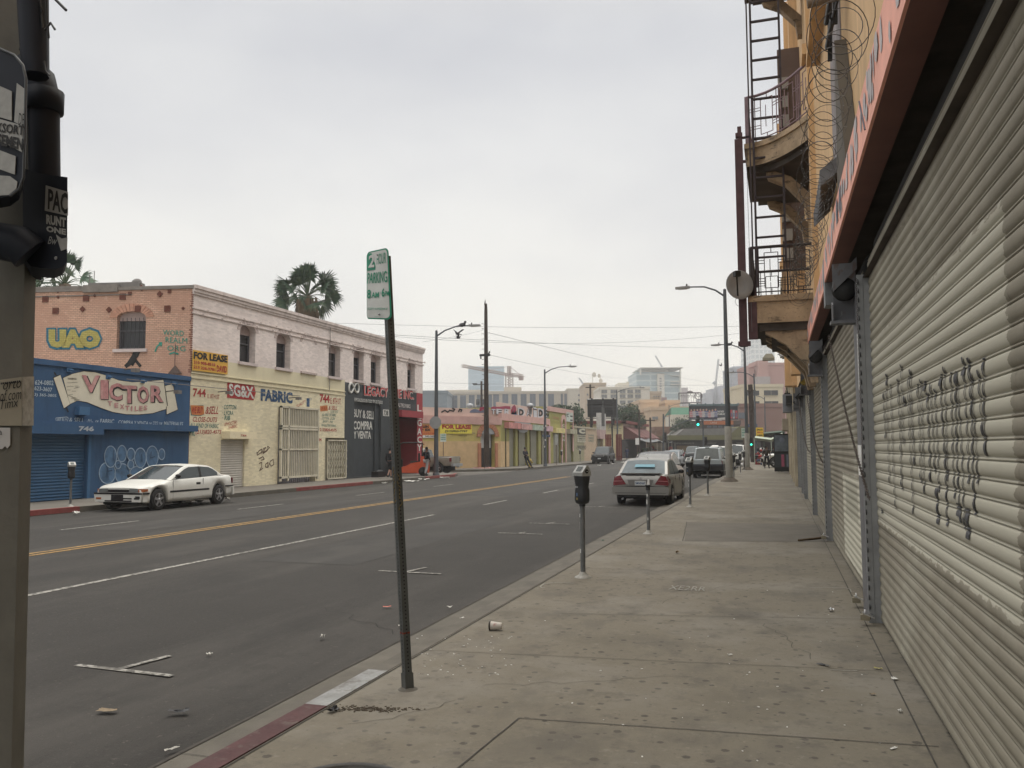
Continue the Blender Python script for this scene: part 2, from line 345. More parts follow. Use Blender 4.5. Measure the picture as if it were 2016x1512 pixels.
for x,y,a,n,s_ in ((-2.0,5.6,.4,16,.1),(-1.2,9.0,1.2,20,.12),(.2,7.0,2.0,14,.1),(-2.3,12.6,.3,22,.12),(-.6,12.5,1.4,16,.14),(-2.5,4.6,1.1,9,.09)):
    for i in range(n):
        b_=a+rg.uniform(-.7,.7); x2,y2=x+s_*math.cos(b_),y+s_*math.sin(b_); line(m,(x,y),(x2,y2),.004,.0035); x,y=x2,y2
struct('pavement_cracks',m,joint)
m=MB()   # repair patches in the carriageway
for x0,x1,y0,y1 in ((-7.9,-6.2,11.5,19.5),(-14.9,-13.2,15,26),(-5.2,-3.5,30,37),(-11.6,-9.3,29,44)):
    zf=lambda x: float(np.interp(x,[XF,-15.5,-12,-8.7,-5.5,XN],[-.15,-.13,-.10,-.11,-.135,-.15]))+.003
    m.q([(x0,y0,zf(x0)),(x1,y0+.05,zf(x1)),(x1-.03,y1,zf(x1)),(x0+.02,y1-.06,zf(x0))])
struct('road_patch',m,mat('patch_asphalt',(.036,.034,.031),.9,.15,.8,kw={'grain':(30,.5,.6),'blotch':[(1.2,.5,.66,(.06,.056,.05),.5,(1,.4,1))]}))
# darker patched concrete square
m=MB(); m.q([(-1.6,15.05,.003),(.8,15.5,.003),(.8,18.88,.003),(-1.93,18.78,.003)]); struct('pavement_patch',m,mat('patch_concrete',(.115,.104,.085),.9,.15,2,dirt=.4,dsc=2,dcol=(.1,.09,.08),kw={'grain':(30,.8,.3)}))
# manhole at the bottom edge
m=MB(); m.lathe([(.0,0),(.27,0),(.27,.004),(.29,.004),(.29,.012),(.33,.012),(.345,.0)],(-2.05,3.72,.002),36)
for i in range(9): m.box(-2.25,-1.85,3.55+i*.042,3.562+i*.042,.003,.008)
tag(m.build('manhole_cover',mat('cast_iron',(.05,.048,.045),.6,.2,20,metal=.4,bump=.3)),'round grey iron manhole cover set in the pavement at the bottom edge','manhole cover')
# far pavements
def slab(pts,z0,z1,m,mi=0): m.pr([(x,y,z0) for x,y in pts],(0,0,z1-z0),mi)
m=MB(); slab([(XW-40,-20),(XF-.15,-20),(XF-.15,49.2),(-20.2,51.2),(-21.8,52),(XW-40,52)],-.3,0,m); struct('sidewalk',m,concrete2)
m=MB(); slab([(-20,100),(XF-.15,100),(XF-.15,150),(-60,150),(-60,56),(-28,57.2),(-24.5,59),(-21.8,61.5),(-20.0,64.5),(XF-.15,68),(XF-.15,100)],-.3,0,m); struct('sidewalk',m,concrete2)
m=MB(); m.box(XF-.15,XF,-20,49.2,-.3,.004,0)
def kerbrun(m,pts,mi,wd=.15,z=.004):
    for a,b in zip(pts,pts[1:]):
        a=Vector((*a,0)); b=Vector((*b,0)); t=(b-a).normalized(); s_=Vector((t.y,-t.x,0))*wd
        m.pr([a-t*.02,b+t*.02,b+t*.02+s_,a-t*.02+s_],(0,0,z)); 
        m.pr([a+Vector((0,0,-.2)),b+Vector((0,0,-.2)),b+Vector((0,0,-.2))+s_,a+Vector((0,0,-.2))+s_],(0,0,.2))
kerbrun(m,[(-19.55,49.2),(-20.15,51.2),(-21.75,52.0),(-60,52)],0)
kerbrun(m,[(-60,55.85),(-28,57.05),(-24.4,58.85),(-21.7,61.35),(-19.9,64.4),(-19.55,68),(-19.55,150)],0)
struct('kerb',m,gutterm)
m=MB()
def pk(y0,y1): m.box(XF-.155,XF+.004,y0,y1,-.135,.008)
pk(8,19.5); pk(31,38)
kerbrun(m,[(-19.546,47.5),(-19.546,49.2)],0,.153,.008)
m.pr([(-19.56,44.6,-.135),(-19.39,44.6,-.135),(-19.39,49.2,-.135),(-19.56,49.2,-.135)],(0,0,.144))
m.pr([(-19.57,49.2,-.135),(-19.39,49.2,-.135),(-20.0,51.15,-.135),(-20.2,51.15,-.135)],(0,0,.144))
struct('kerb_paint',m,mat('far_red_paint',(.22,.055,.05),.8,.2,3,dirt=.6,dcol=(.12,.09,.08),dsc=3))
# road markings
m=MB()
def mark(m,x0,x1,y0,y1,z,mi=0): m.q([(x0,y0,z),(x1,y0,z),(x1,y1,z),(x0,y1,z)],mi)
zc=lambda x: np.interp(x,[XF,-15.5,-12,-8.7,-5.5,XN],[-.15,-.13,-.10,-.11,-.135,-.15])+.006
mark(m,-8.76,-8.65,2,20.6,zc(-8.7))
for y in (24.5,31.4,38.5,46.2,53.5,61,69,77,85,93,101,109): mark(m,-8.76,-8.65,y,y+2.3,zc(-8.7))
for y in (6.5,14.8,21.2,28.5,36): mark(m,-15.3,-15.2,y,y+2.4,zc(-15.2))
def tm(x,y,s=.62,l=.5):   # parking-space T mark
    z=zc(x)+.003; line(m,(x-.5,y+.03),(x+.5,y-.02),.1*s,z); line(m,(x-.06,y+.0),(x+.04,y+l),.1*s,z+.002)
tm(-5.1,5.62,.62,.5); tm(-5.1,11.15,.7,.5); tm(-5.15,16.75,.7,.3); tm(-5.15,19.1,.7,.4); tm(-5.1,24.8,.7,.4); tm(-5.1,31,.8,.4); tm(-5.1,38,.8,.4)
line(m,(-24,53.0),(-21.5,57.0),.3,-.14); 
struct('road_marking',m,linew)
m=MB(); 
mark(m,-12.16,-12.04,2,49,zc(-12.1)+.001); mark(m,-11.93,-11.81,2,49,zc(-11.9)+.001); mark(m,-12.1,-11.88,66,140,zc(-12))
struct('centre_line',m,liney)
# chalk marks
m=MB(); chalk=mat('chalk_marks',(.25,.24,.21),.9,.3,20,dirt=.5,dcol=(.2,.18,.15),dsc=20)
pts=[G(*p) for p in [(1594,1158),(1664,1158),(1674,1161),(1676,1166),(1682,1166)]]
for a,b in zip(pts,pts[1:]): line(m,(a.x,a.y),(b.x,b.y),.012,.006)
pts=[G(*p) for p in [(1130,1149),(1090,1148),(1072,1150),(1064,1155),(1066,1158),(1074,1157)]]
for a,b in zip(pts,pts[1:]): line(m,(a.x,a.y),(b.x,b.y),.018,.006)
x0=G(1316,1160); 
m.text('XE2RR',lambda u,v:(x0.x+u*.42,x0.y+v*.3-.05,.007),0); p_=G(1634,1320); q_=G(1688,1322); line(m,(p_.x,p_.y),(q_.x,q_.y),.012,.006)
struct('chalk_marking',m,chalk)

# ================================================================ LEFT STREET
T2=lambda x,y:(x/4.2,480+y/4.2); T3=lambda x,y:(x/4.2,680+y/4.2); T4=lambda x,y:(360+x/4.447,620+y/4.447)
T5=lambda x,y:(620+x/4.447,620+y/4.447); T6=lambda x,y:(820+x/5.4,680+y/5.4); T7=lambda x,y:(1040+x/5.4,680+y/5.4); T8=lambda x,y:(1300+x/5.04,660+y/5.04)
T9=lambda x,y:(900+x/8.4,760+y/8.4)
LW=Pl((XW,0),(0,1))          # the long facade plane on the left
def R(pl,x0,y0,x1,y1):        # photo box -> (a0,a1,z0,z1) on the plane
    a=pl.px(x0,(y0+y1)/2)[0]; b=pl.px(x1,(y0+y1)/2)[0]; xm=(x0+x1)/2
    return (a,b,pl.px(xm,y1)[1],pl.px(xm,y0)[1])
YC=LW.px(375,760)[0]; YE=LW.px(832,800)[0]; ZT=LW.px(375,560)[1]; ZB=LW.px(445,712)[1]
pinkw=mat('pale_pink_brick_paint',(.80,.71,.665),.85,.05,1,kw={'brick':(.22,.075,.003,.96),'blotch':[(1.1,.58,.74,(.62,.53,.49),.5,(1,1,.5)),(6,.68,.74,(.5,.42,.38),.4,(1,1,.3))]},bump=.05,dirt=.15,dcol=(.4,.32,.3),dsc=.9)
creamw=mat('cream_brick_paint',(.77,.70,.50),.85,.05,1,kw={'brick':(.22,.075,.004,.9),'blotch':[(3,.58,.74,(.48,.41,.28),.4,(1,1,.10)),(7,.66,.73,(.35,.29,.2),.45,(1,1,.4))]},bump=.25,dirt=.3,dcol=(.35,.29,.19),dsc=.8)
creamup=mat('greenish_cream_paint',(.70,.64,.45),.85,.06,1,bump=.2,dirt=.2,dcol=(.35,.3,.2),dsc=.8)
creamlo=mat('cream_plaster',(.79,.71,.50),.85,.06,1,bump=.2,bsc=8,kw={'blotch':[(3,.58,.74,(.45,.38,.25),.45,(1,1,.10)),(2,.56,.66,(.68,.60,.42),.6,(1,1,1)),(9,.66,.72,(.30,.25,.17),.5,(1,1,.4))]},dirt=.3,dcol=(.36,.3,.19),dsc=.7)
pinkb=mat('salmon_brick',(.66,.42,.31),.9,.1,1,kw={'brick':(.22,.075,.010,.55),'blotch':[(.35,.46,.54,(.50,.29,.21),.55,(1,1,1)),(5,.6,.7,(.72,.52,.42),.5,(1,1,1))]},bump=.8,dirt=.25,dcol=(.35,.2,.14),dsc=1.5)
greyd=mat('dark_grey_paint',(.052,.06,.065),.8,.08,1,dirt=.15,dcol=(.03,.03,.03),kw={'blotch':[(2.5,.55,.72,(.085,.09,.092),.5,(1,1,.15)),(1.1,.5,.6,(.04,.045,.05),.6,(1,1,1))]})
redp=mat('red_paint',(.32,.035,.045),.7,.08,1)
bluew=mat('blue_paint',(.033,.088,.185),.75,.08,1,bump=.2,bsc=10,dirt=.35,dcol=(.022,.05,.10),dsc=1,kw={'blotch':[(2.5,.56,.72,(.018,.042,.085),.55,(1,1,.10)),(1.3,.55,.7,(.055,.12,.21),.5,(1,1,.4)),(8,.66,.74,(.10,.16,.22),.4,(1,1,1))]})
bluew2=mat('faded_blue_paint',(.05,.13,.25),.75,.08,1,dirt=.3,dcol=(.04,.08,.14),dsc=2)
darkgl=mat('dark_window',(.018,.021,.026),.15,.2,.5,spec=.5)
maroon=mat('rust_plate',(.13,.045,.03),.8,.2,6)
ltg=mat('lintel_grey',(.28,.27,.25),.8,.15,4)
gr_teal=mat('teal_spray',(.03,.28,.21),.7,.15,6); gr_yel=mat('yellow_spray',(.46,.40,.12),.8,.25,4,kw={'brick':(.22,.075,.010,.7)}); gr_blu=mat('blue_spray',(.04,.18,.27),.8,.3,5,kw={'brick':(.22,.075,.010,.6)})
sgn_y=mat('sign_yellow',(.66,.38,.06),.6,.05); tx_red=mat('red_lettering',(.36,.03,.03),.8,.3,9,kw={'blotch':[(9,.56,.68,(.55,.48,.34),.5,(1,1,1))]}); tx_blu=mat('blue_lettering',(.03,.08,.17),.8,.3,9,kw={'blotch':[(9,.56,.68,(.55,.48,.34),.5,(1,1,1))]}); tx_grn=mat('green_lettering',(.02,.15,.14),.8,.3,9,kw={'blotch':[(9,.56,.68,(.55,.48,.34),.5,(1,1,1))]})
tx_blk=mat('black_lettering',(.02,.02,.02),.7,.05); tx_wht=mat('white_lettering',(.62,.62,.58),.7,.08,5); tx_pnk=mat('pink_lettering',(.46,.22,.22),.8,.3,6,kw={'blotch':[(2.5,.5,.66,(.62,.42,.38),.6,(1,1,1)),(8,.6,.7,(.3,.12,.12),.5,(1,1,1))]}); scroll=mat('scroll_cream',(.66,.62,.50),.8,.06,2,dirt=.2,dcol=(.4,.36,.28),dsc=3)
tx_or=mat('orange_paint',(.55,.20,.06),.7,.1,3); chrm=mat('galvanised',(.32,.33,.34),.45,.12,5,metal=.5); whtg=mat('white_gate_paint',(.62,.58,.46),.7,.1,3,dirt=.3,dcol=(.3,.26,.2))
# --- the corner building
B=thing('corner_building','two-storey corner building, pale pink above cream and dark grey, arched windows','building',(XW,YC,0)); BO=(XW,YC,0)
wins=[(472,503,638,714),(544,572,656,725),(647,670,677,742),(696,716,687,749),(730,749,696,755),(802,817,713,765)]
ops=[]
for x0,x1,t,b in wins:
    a0,a1,z0,z1=R(LW,x0,t,x1,b); ops.append((a0,a1,z0,z1,.34))
YG=LW.px(678,850)[0]; YR=LW.px(820,850)[0]; ZM=LW.px(445,728)[1]; ZL=LW.px(678,752)[1]; ZM=LW.px(445,742)[1]
gsh=R(LW,434,866,481,958); rec1=R(LW,405,862,502,962); gate=R(LW,545,800,621,952); gate2=R(LW,640,862,680,942)
gsh=(*gsh[:2],0,gsh[3]); 
grec=R(LW,697,790,750,940); grec=(*grec[:2],0.06,grec[3]); ent=R(LW,784,822,822,940); ent=(ent[0],LW.px(821,860)[0],0,ent[3])
m=MB(BO)
wall(m,LW,YC,YE,ZB,ZT,ops,0)
wall(m,LW,YC,YG,ZM,ZB,ops,1)
lowops=[gsh,(gate[0]+.1,gate[1],0,gate[3]-.1),(gate2[0],gate2[1],0,gate2[3])]
wall(m,LW,YC,YG,0,ZM,lowops,2)
wall(m,LW,YG,YE,ZL,ZB,ops,0); wall(m,LW,YG,YR,0,ZL,[grec,ent],3); wall(m,LW,YR,YE,0,ZL,[ent],4)
for o in ops: reveal(m,LW,o,.42,0)
reveal(m,LW,gsh,.12,2); reveal(m,LW,lowops[1],.35,2); reveal(m,LW,lowops[2],.3,2); reveal(m,LW,grec,.3,3)
# side and back walls, roof
SA=math.radians(11.8); sdir=(-math.cos(SA),-math.sin(SA)); SW=Pl((XW,YC),sdir)
swop=[R(SW,287,613,230,687)]; swop=[(min(o[0],o[1]),max(o[0],o[1]),o[2],o[3],.25) for o in swop]
SL=15.
wall(m,SW,0,SL,0,ZT-.02,swop,5)
for o in swop: reveal(m,SW,o,.3,5)
zr=ZT-.5; c1=SW.w(SL,0); 
m.q([(XW-.3,YC+.1,zr),(XW-.3,YE,zr),(XW-18,YE,zr),(c1.x,c1.y+.2,zr)],6)
m.q([(XW-18,YE,0),(c1.x,c1.y,0),(c1.x,c1.y,ZT),(XW-18,YE,ZT)],5)
# end wall on the cross street, with the open corner bay
EW=Pl((XW,YE),(-1,0),True)
wall(m,EW,0,18,0,ZT,[(.45,3.2,0,ent[3])],0)
m.build('wall',[pinkw,creamup,creamw,greyd,redp,pinkb,ltg],B)
# cornice with stepped mouldings and beading
m=MB(BO)
for z0,z1,d in ((ZT-.12,ZT+.02,.15),(ZT-.26,ZT-.12,.10),(ZT-.36,ZT-.26,.06),(ZT-.95,ZT-.90,.05),(ZT-1.16,ZT-1.12,.05)):
    m.pbox(LW,YC-.02,YE+.12,z0,z1,0,d)
y=YC+.6
while y<YE: m.pbox(LW,y,y+.07,ZT-1.17,ZT-1.08,.0,.09); m.pbox(LW,y+.3,y+.36,ZT-.96,ZT-.87,.0,.08); y+=1.25
m.build('cornice',mat('cornice_paint',(.66,.58,.54),.85,.12,2,dirt=.6,dcol=(.22,.17,.15),dsc=2.5),B)
m=MB(BO); m.pbox(SW,-.05,SL,ZT-.14,ZT+.0,-.3,.05); m.pbox(SW,2.6,SL,ZT-.34,ZT-.3,0,.04); m.pbox(SW,4.8,SL,ZT,ZT+.08,-.3,.06)
m.pbox(SW,3.2,4.7,ZT-.2,ZT+.1,-.3,.1); m.build('coping',mat('coping_grey',(.22,.20,.18),.9,.2,3),B)
for x,y in [(115,571),(197,570),(279,567),(90,589),(115,585),(170,587),(187,582),(242,584),(256,578),(315,579),(334,574),(110,612),(163,609),(215,610),(272,608),(330,608),(361,607)]:
    m=MB(BO); a,z=SW.px(x,y); s_=.13 if (x,y) not in ((115,585),(187,582),(256,578),(334,574),(361,607)) else .07
    if int(x)%2: m.pr([SW.w(a-s_,z,.01),SW.w(a,z-s_,.01),SW.w(a+s_,z,.01),SW.w(a,z+s_,.01)],SW.n*.03)
    else: m.pr([SW.w(a-s_,z-s_,.01),SW.w(a+s_,z-s_,.01),SW.w(a+s_,z+s_,.01),SW.w(a-s_,z+s_,.01)],SW.n*.03)
    m.build('anchor_plate',maroon,B)

m=MB(BO); z=2.0
for i in range(40):
    z=4.75+i*.09
    if z<ZT-.3: m.pbox(SW,-.02,uni(.02,.12),z,z+.05,-.05,.015); m.pbox(LW,YC-.02,YC+uni(0,.04),z,z+.05,-.05,.012)
m.build('quoin_edge',mat('quoin_rust',(.25,.12,.09),.9,.3,6),B)
def window(par,pl,o,bo,dep=.42,mull=True,name='window'):
    m=MB(bo); a,b,zl,zh,r=o; h=(b-a)/2
    m.q([pl.w(a,zl,-dep+.03),pl.w(b,zl,-dep+.03),pl.w(b,zh,-dep+.03),pl.w(a,zh,-dep+.03)],1)
    m.pbox(pl,a,b,zh-r-.12,zh,-dep+.03,-dep+.12,2)
    f=.07
    for x in (a,b-f): m.pbox(pl,x,x+f,zl,zh-r-.12,-dep+.03,-dep+.1,0)
    m.pbox(pl,a,b,zl,zl+f,-dep+.03,-dep+.1,0); m.pbox(pl,a,b,(zl+zh)/2-.03,(zl+zh)/2+.03,-dep+.03,-dep+.09,0)
    if mull:
        n=int((b-a)/.16)
        for k in range(1,n): x=a+(b-a)*k/n; m.tube([pl.w(x,zl,-.12),pl.w(x,zh-r,-.12)],.012,5,0)
    w_=m.build(name,[mat('window_frame',(.10,.10,.11),.6),darkgl,mat('window_head',(.42,.33,.31),.8)],par)
    m=MB(bo); m.pbox(pl,a-.1,b+.1,zl-.13,zl,-.2,.1); m.build('sill',mat('sill_paint',(.60,.52,.50),.85,.1,3,dirt=.3,dcol=(.3,.24,.22)),w_)
    return w_
for o in ops: window(B,LW,o,BO,mull=False)
o=swop[0]; wn=window(B,SW,o,BO,.3)
# bricked-up window, arches
m=MB(BO)
def archring(m,pl,o,t,d,mi=0,n=9):
    a,b,zl,zh,r=o; h=(b-a)/2
    for k in range(n):
        for q0,q1 in (((k+.06)*math.pi/n,(k+.94)*math.pi/n),):
            P=lambda ang,e:(a+h-(h+e)*math.cos(ang),zh-r+(r+e)*math.sin(ang))
            m.pr([pl.w(*P(q0,0),.0),pl.w(*P(q1,0),.0),pl.w(*P(q1,t),.0),pl.w(*P(q0,t),.0)],pl.n*d,mi)
for o in ops: archring(m,LW,o,.2,.02)
a0,a1,z0,z1=R(LW,594,664,620,733); ob=(a0,a1,z0,z1,.3); archring(m,LW,ob,.18,.02); m.pbox(LW,a0-.1,a1+.1,z0-.1,z0,0,.1)
m.build('window_arches',mat('arch_brick',(.50,.42,.39),.85,.15,5,dirt=.5,dcol=(.28,.2,.18),dsc=4),B)
m=MB(BO); archring(m,SW,swop[0],.32,.03,n=15); m.build('brick_arch',mat('arch_salmon',(.50,.27,.19),.9,.2,6),B)
# string courses, cable
m=MB(BO); m.pbox(LW,YC,YG,ZM-.22,ZM-.16,0,.04); m.pbox(LW,YC,YG,ZM-.02,ZM+.03,0,.05); m.build('string_course',creamup,B)
m=MB(BO)
a,z=LW.px(648,650); m.tube([LW.w(a,ZT,.07),LW.w(a,ZM,.07)],.02,6)
p1=LW.px(*T3(1020,280)); p2=LW.px(*T4(370,650)); p3=LW.px(*T4(1000,710))
m.tube([LW.w(*p1,.15),LW.w(*p2,.15),LW.w(*p3,.15)],.015,5)
m.build('cable_conduit',mat('conduit_grey',(.2,.18,.17),.7),B)
# painted lettering on the facade
TX=[tx_red,tx_blu,tx_grn,tx_blk,tx_wht,tx_or]
m=MB(BO)
def tt(s,bl,br,tl,mi,T=T4,pl=LW,**k): m.ptext(pl,s,T(*bl),T(*br),T(*tl),mi,**k)
tt('744',(90,715),(205,722),(80,640),0,bold=.02,shear=.2); tt('E. 8TH ST',(215,728),(322,738),(212,690),0,shear=.2)
m.ppoly(LW,[T4(*p) for p in [(60,795),(180,790),(185,872),(150,885),(70,880)]],2); m.ppoly(LW,[T4(*p) for p in [(65,790),(180,795),(187,868),(150,880),(75,872)]],5,.008)
tt('WE BUY',(75,865),(175,862),(78,805),0,d=.012,shear=.2,bold=.02); tt('&SELL',(195,868),(308,868),(200,800),0,shear=.25,bold=.01)
tt('CLOSE-OUTS',(85,935),(298,940),(88,890),0,shear=.2,bold=.01); tt('ALL KIND OF FABRIC',(60,985),(312,993),(62,945),2,shear=.2,bold=.005)
tt('Ph.',(55,1055),(105,1060),(58,1000),2,shear=.2,bold=.02); tt('(213)820-4575',(110,1052),(335,1052),(112,1005),0,shear=.2,bold=.01)
for i,s_ in enumerate(('COTTON','LYCRA','RIB')): tt('· '+s_,(345,[826,876,920][i]),([468,440,412][i],[829,878,922][i]),(345,[785,838,880][i]),2,shear=.2,bold=.01)
tt('UPHOLSTERY',(362,975),(480,950),(358,945),0,shear=.2); tt('FABRIC',(400,1000),(478,985),(398,972),0,shear=.2)
m.ppoly(LW,[T4(*p) for p in [(388,580),(620,608),(637,680),(618,748),(384,725)]],0,.01)
tt('SG&X',(405,708),(622,735),(398,598),4,bold=.03,d=.018)
tt('FABRIC',(680,752),(960,778),(680,645),1,bold=.05); tt('QUALITY',(990,822),(1078,772),(988,790),0,shear=.2); tt('1',(1083,803),(1108,805),(1083,728),1,bold=.04); tt('ST',(1108,750),(1128,752),(1108,730),1)
tt('744',(1198,765),(1285,775),(1198,690),0,bold=.04); tt('E. 8TH ST.',(1290,778),(1385,785),(1290,725),0,shear=.15,bold=.01)
m.ppoly(LW,[T4(*p) for p in [(1200,798),(1265,790),(1268,838),(1202,845)]],5,.008); tt('WE BUY',(1207,838),(1260,835),(1207,805),0,d=.012); tt('& SELL',(1275,830),(1350,832),(1275,795),0,shear=.2,bold=.01)
tt('CLOSE OUTS',(1290,856),(1358,858),(1290,835),2,shear=.2); tt('ALL KIND OF FABRIC',(1217,885),(1342,890),(1217,860),2,shear=.2); tt('COTTON - LYCRA',(1217,915),(1330,920),(1217,892),2,shear=.2)
tt('JERSEY - RIB',(1222,945),(1312,950),(1222,922),2,shear=.2); tt('UPHOLSTERY FABRIC',(1210,975),(1342,980),(1210,955),2,shear=.2); tt('213)820-4575',(1198,1025),(1345,1030),(1198,990),0,bold=.02)
tt('744',(1168,1105),(1213,1108),(1168,1075),0,bold=.02)
m.ppoly(LW,[T5(*p) for p in [(595,828),(652,830),(652,888),(595,884)]],4,.01)
T5n=dict(T=T5)
tt('738',(600,882),(640,882),(600,835),3,d=.016,bold=.03,**T5n)
tt('ESPECIALIZADOS EN TODO TIPO DE TEJIDOS',(345,765),(592,790),(345,725),4,bold=.01,**T5n); tt('ALL TYPES OF FABRICS',(728,805),(835,818),(728,770),4,bold=.01,**T5n)
m.build('painted_lettering',TX,B)
m=MB(BO)
m.tube([LW.w(*LW.px(*T5(337+43*math.cos(t)/(1+math.sin(t)**2*.8),640+108*math.sin(t)*math.cos(t)/(1+math.sin(t)**2*.8))),.03+.012*math.sin(t)) for t in [k*math.pi/24 for k in range(49)]],.06,6,0,False)
m.build('infinity_emblem',tx_wht,B)
m=MB(BO)
T5n2=dict(T=T5,pl=LW)
tt('LEGACY LINE INC.',(425,708),(862,745),(425,620),1,bold=.04,d=.05,**T5n2); tt('LEGACY LINE INC.',(422,704),(859,741),(422,616),0,bold=.02,d=.06,**T5n2)
m.build('shop_name_letters',[mat('sign_red',(.50,.06,.06),.5),tx_wht],B)
m=MB(BO)
for i,ch in enumerate('LEGACY'):
    y=[785,850,915,990,1062,1132][i]; hgt=58
    tt(ch,(893,y+hgt),(930,y+hgt+2),(893,y),0,T=T5,bold=.02,d=.03)
m.build('vertical_sign_letters',tx_wht,B)
m=MB(BO)
o=grec; m.pbox(LW,o[0],o[1],o[2],o[3],-.3,-.26,0); m.pbox(LW,o[1]-.5,o[1],0,o[3],-.26,-.15,0)
m.build('recessed_panel',mat('panel_grey',(.05,.058,.065),.8,.1),B)
m=MB(BO); gp=Pl((XW-.25,0),(0,1))
for s_,z in (('BUY & SELL',0),('COMPRA',1),('Y VENTA',2)):
    tt(s_,(335,[895,1005,1083][z]),([522,502,490][z],[917,1005,1085][z]),(335,[820,928,1015][z]),0,T=T5,pl=gp,bold=.03,d=.012)
m.build('painted_lettering',tx_wht,B)
# roll-up shutter with housing, gate, folding gate
m=MB(BO); shutter(m,LW,gsh[0],gsh[1],0,gsh[3],.1,.015,-.08,0,5); m.build('roller_shutter',mat('pale_shutter',(.55,.53,.48),.6,.06,2,dirt=.2),B)
m=MB(BO); hs=R(LW,437,850,490,864); m.pbox(LW,hs[0],hs[1],hs[2],hs[3],.0,.4); m.build('shutter_housing',creamlo,B,bevel=.02)
m=MB(BO); tt('744',(435,1062),(485,1066),(435,1045),0,d=.42,bold=.02); m.build('painted_lettering',tx_red,B)
gp=Pl((XW+.12,0),(0,1)); g0,g1,gz0,gz1=R(LW,547,802,621,950)
m=MB(BO); 
for x in (g0,g0+.62,g1-.05): m.pbox(LW,x,x+.09,.12,gz1,.08,.18)
for z in (gz1-.08,gz1-1.0,gz1-1.12,.25): m.pbox(LW,g0,g1,z,z+.09,.08,.18)
m.pbox(LW,g0,g1,gz1-2.1,gz1-2.03,.08,.18)
y=g0+.12
while y<g1: m.pbox(LW,y,y+.045,.25,gz1,.10,.15); y+=.155
m.build('security_gate',whtg,B)
m=MB(BO); m.pbox(LW,lowops[1][0],lowops[1][1],0,lowops[1][3],-.4,-.35,0); 
y=g0+.15
while y<g1-.1: m.pbox(LW,y,y+.07,0,gz1-2.2,-.33,-.25,1); y+=.17
m.build('passage_grille',[mat('passage_grey',(.25,.24,.24),.8),mat('grille_grey',(.36,.34,.37),.7)],B)
m=MB(BO); q0,q1,qz0,qz1=R(LW,641,866,679,940)
y=q0
while y<q1-.2:
    m.pbox(LW,y,y+.035,.05,qz1,.05,.08); 
    for z in np.arange(.25,qz1-.3,.42): m.pr([LW.w(y,z,.085),LW.w(y+.03,z,.085),LW.w(y+.29,z+.38,.085),LW.w(y+.26,z+.38,.085)],LW.n*.012); m.pr([LW.w(y+.26,z,.1),LW.w(y+.29,z,.1),LW.w(y+.03,z+.38,.1),LW.w(y,z+.38,.1)],LW.n*.012)
    y+=.26
for z in (.05,qz1-.06): m.pbox(LW,q0,q1,z,z+.06,.04,.12)
m.pbox(LW,q1-.06,q1,.05,qz1,.04,.12); m.pbox(LW,q0,q0+.05,.05,qz1,.04,.12)
m.build('folding_gate',whtg,B)
m=MB(BO); m.pbox(LW,q0,q1,0,gate2[3],-.32,-.28); m.build('doorway_panel',mat('doorway_drab',(.33,.31,.24),.8,.2,3),B)
m=MB(BO) # graffiti tag, crack
for pts in ([(648,1215),(665,1190),(690,1175),(685,1205),(650,1228),(646,1200)],[(690,1210),(705,1170),(725,1160),(700,1205),(735,1185),(740,1150),(757,1160),(735,1190),(700,1215)],[(665,1260),(700,1240),(712,1262),(685,1272)],[(668,1300),(690,1290),(688,1330),(670,1365),(700,1340)],[(722,1310),(745,1290),(740,1335),(722,1330),(725,1305)],[(745,1335),(765,1280),(790,1265),(795,1310),(770,1325),(760,1300)]):
    m.pstroke(LW,[T4(*p) for p in pts],.045)
m.build('graffiti_tag',mat('brown_marker',(.10,.06,.04),.8),B)
# entrance bay
m=MB(BO); hz=ent[3]; m.pbox(LW,ent[0]-.2,YR+.3,hz-.0,hz+.42,.01,.35); m.build('entrance_canopy',mat('canopy_red',(.30,.04,.05),.7),B)
m=MB(BO); m.box(XW-3.4,XW-.05,ent[0]-.14,ent[0]-.02,0,hz,0); m.box(XW-2.4,XW-.02,YR+.45,YE-.05,0,hz,1); m.box(XW-6,XW-3.3,ent[0],YE-.3,0,hz,1); m.box(XW-8,XW-.1,ent[0]-.2,YE-.1,hz,hz+.1,0)
m.build('entrance_lining',[dk,redp],B)
# graffiti on the brick side wall
m=MB(BO)
tk=dict(T=T2,pl=SW)
tt('UAO',(385,880),(850,880),(385,690),0,bold=.17,d=.02,**tk); tt('UAO',(405,860),(835,865),(405,705),1,bold=.1,d=.03,**tk)
m.build('bubble_graffiti',[gr_blu,gr_yel],B)
m=MB(BO)
for s_,a_,b_,c_ in (('WORD',(1350,755),(1522,765),(1350,710)),('REALM',(1370,815),(1550,825),(1370,770)),('ORG',(1385,885),(1535,890),(1385,840))): tt(s_,a_,b_,c_,0,d=.02,bold=.0,**tk)
m.pstroke(SW,[T2(*p) for p in [(1285,890),(1300,850),(1338,820),(1318,822),(1336,818),(1334,845)]],.06,d=.02); m.pstroke(SW,[T2(*p) for p in [(1405,910),(1440,900),(1475,912)]],.06,d=.02)
m.build('green_graffiti',gr_teal,B)
m=MB(BO); m.pstroke(SW,[T2(*p) for p in [(1180,868),(1120,885),(1105,930),(1065,990),(1045,1010),(1085,985),(1130,925),(1145,895)]],.16,d=.015); m.pstroke(SW,[T2(*p) for p in [(1095,1000),(1120,960),(1160,1010)]],.12,d=.015); m.build('wall_crack',blk,B)
m=MB(BO); a,z=SW.px(*T2(1455,1035)); m.tube([SW.w(a,z+1.0,.1),SW.w(a,z,.1)],.015,6); m.pr([SW.w(a-.28,z-.2,.02),SW.w(a+.28,z-.2,.02),SW.w(a,z+.12,.02)],SW.n*.1); m.build('downpipe',mat('pipe_brown',(.12,.09,.08),.8),B)
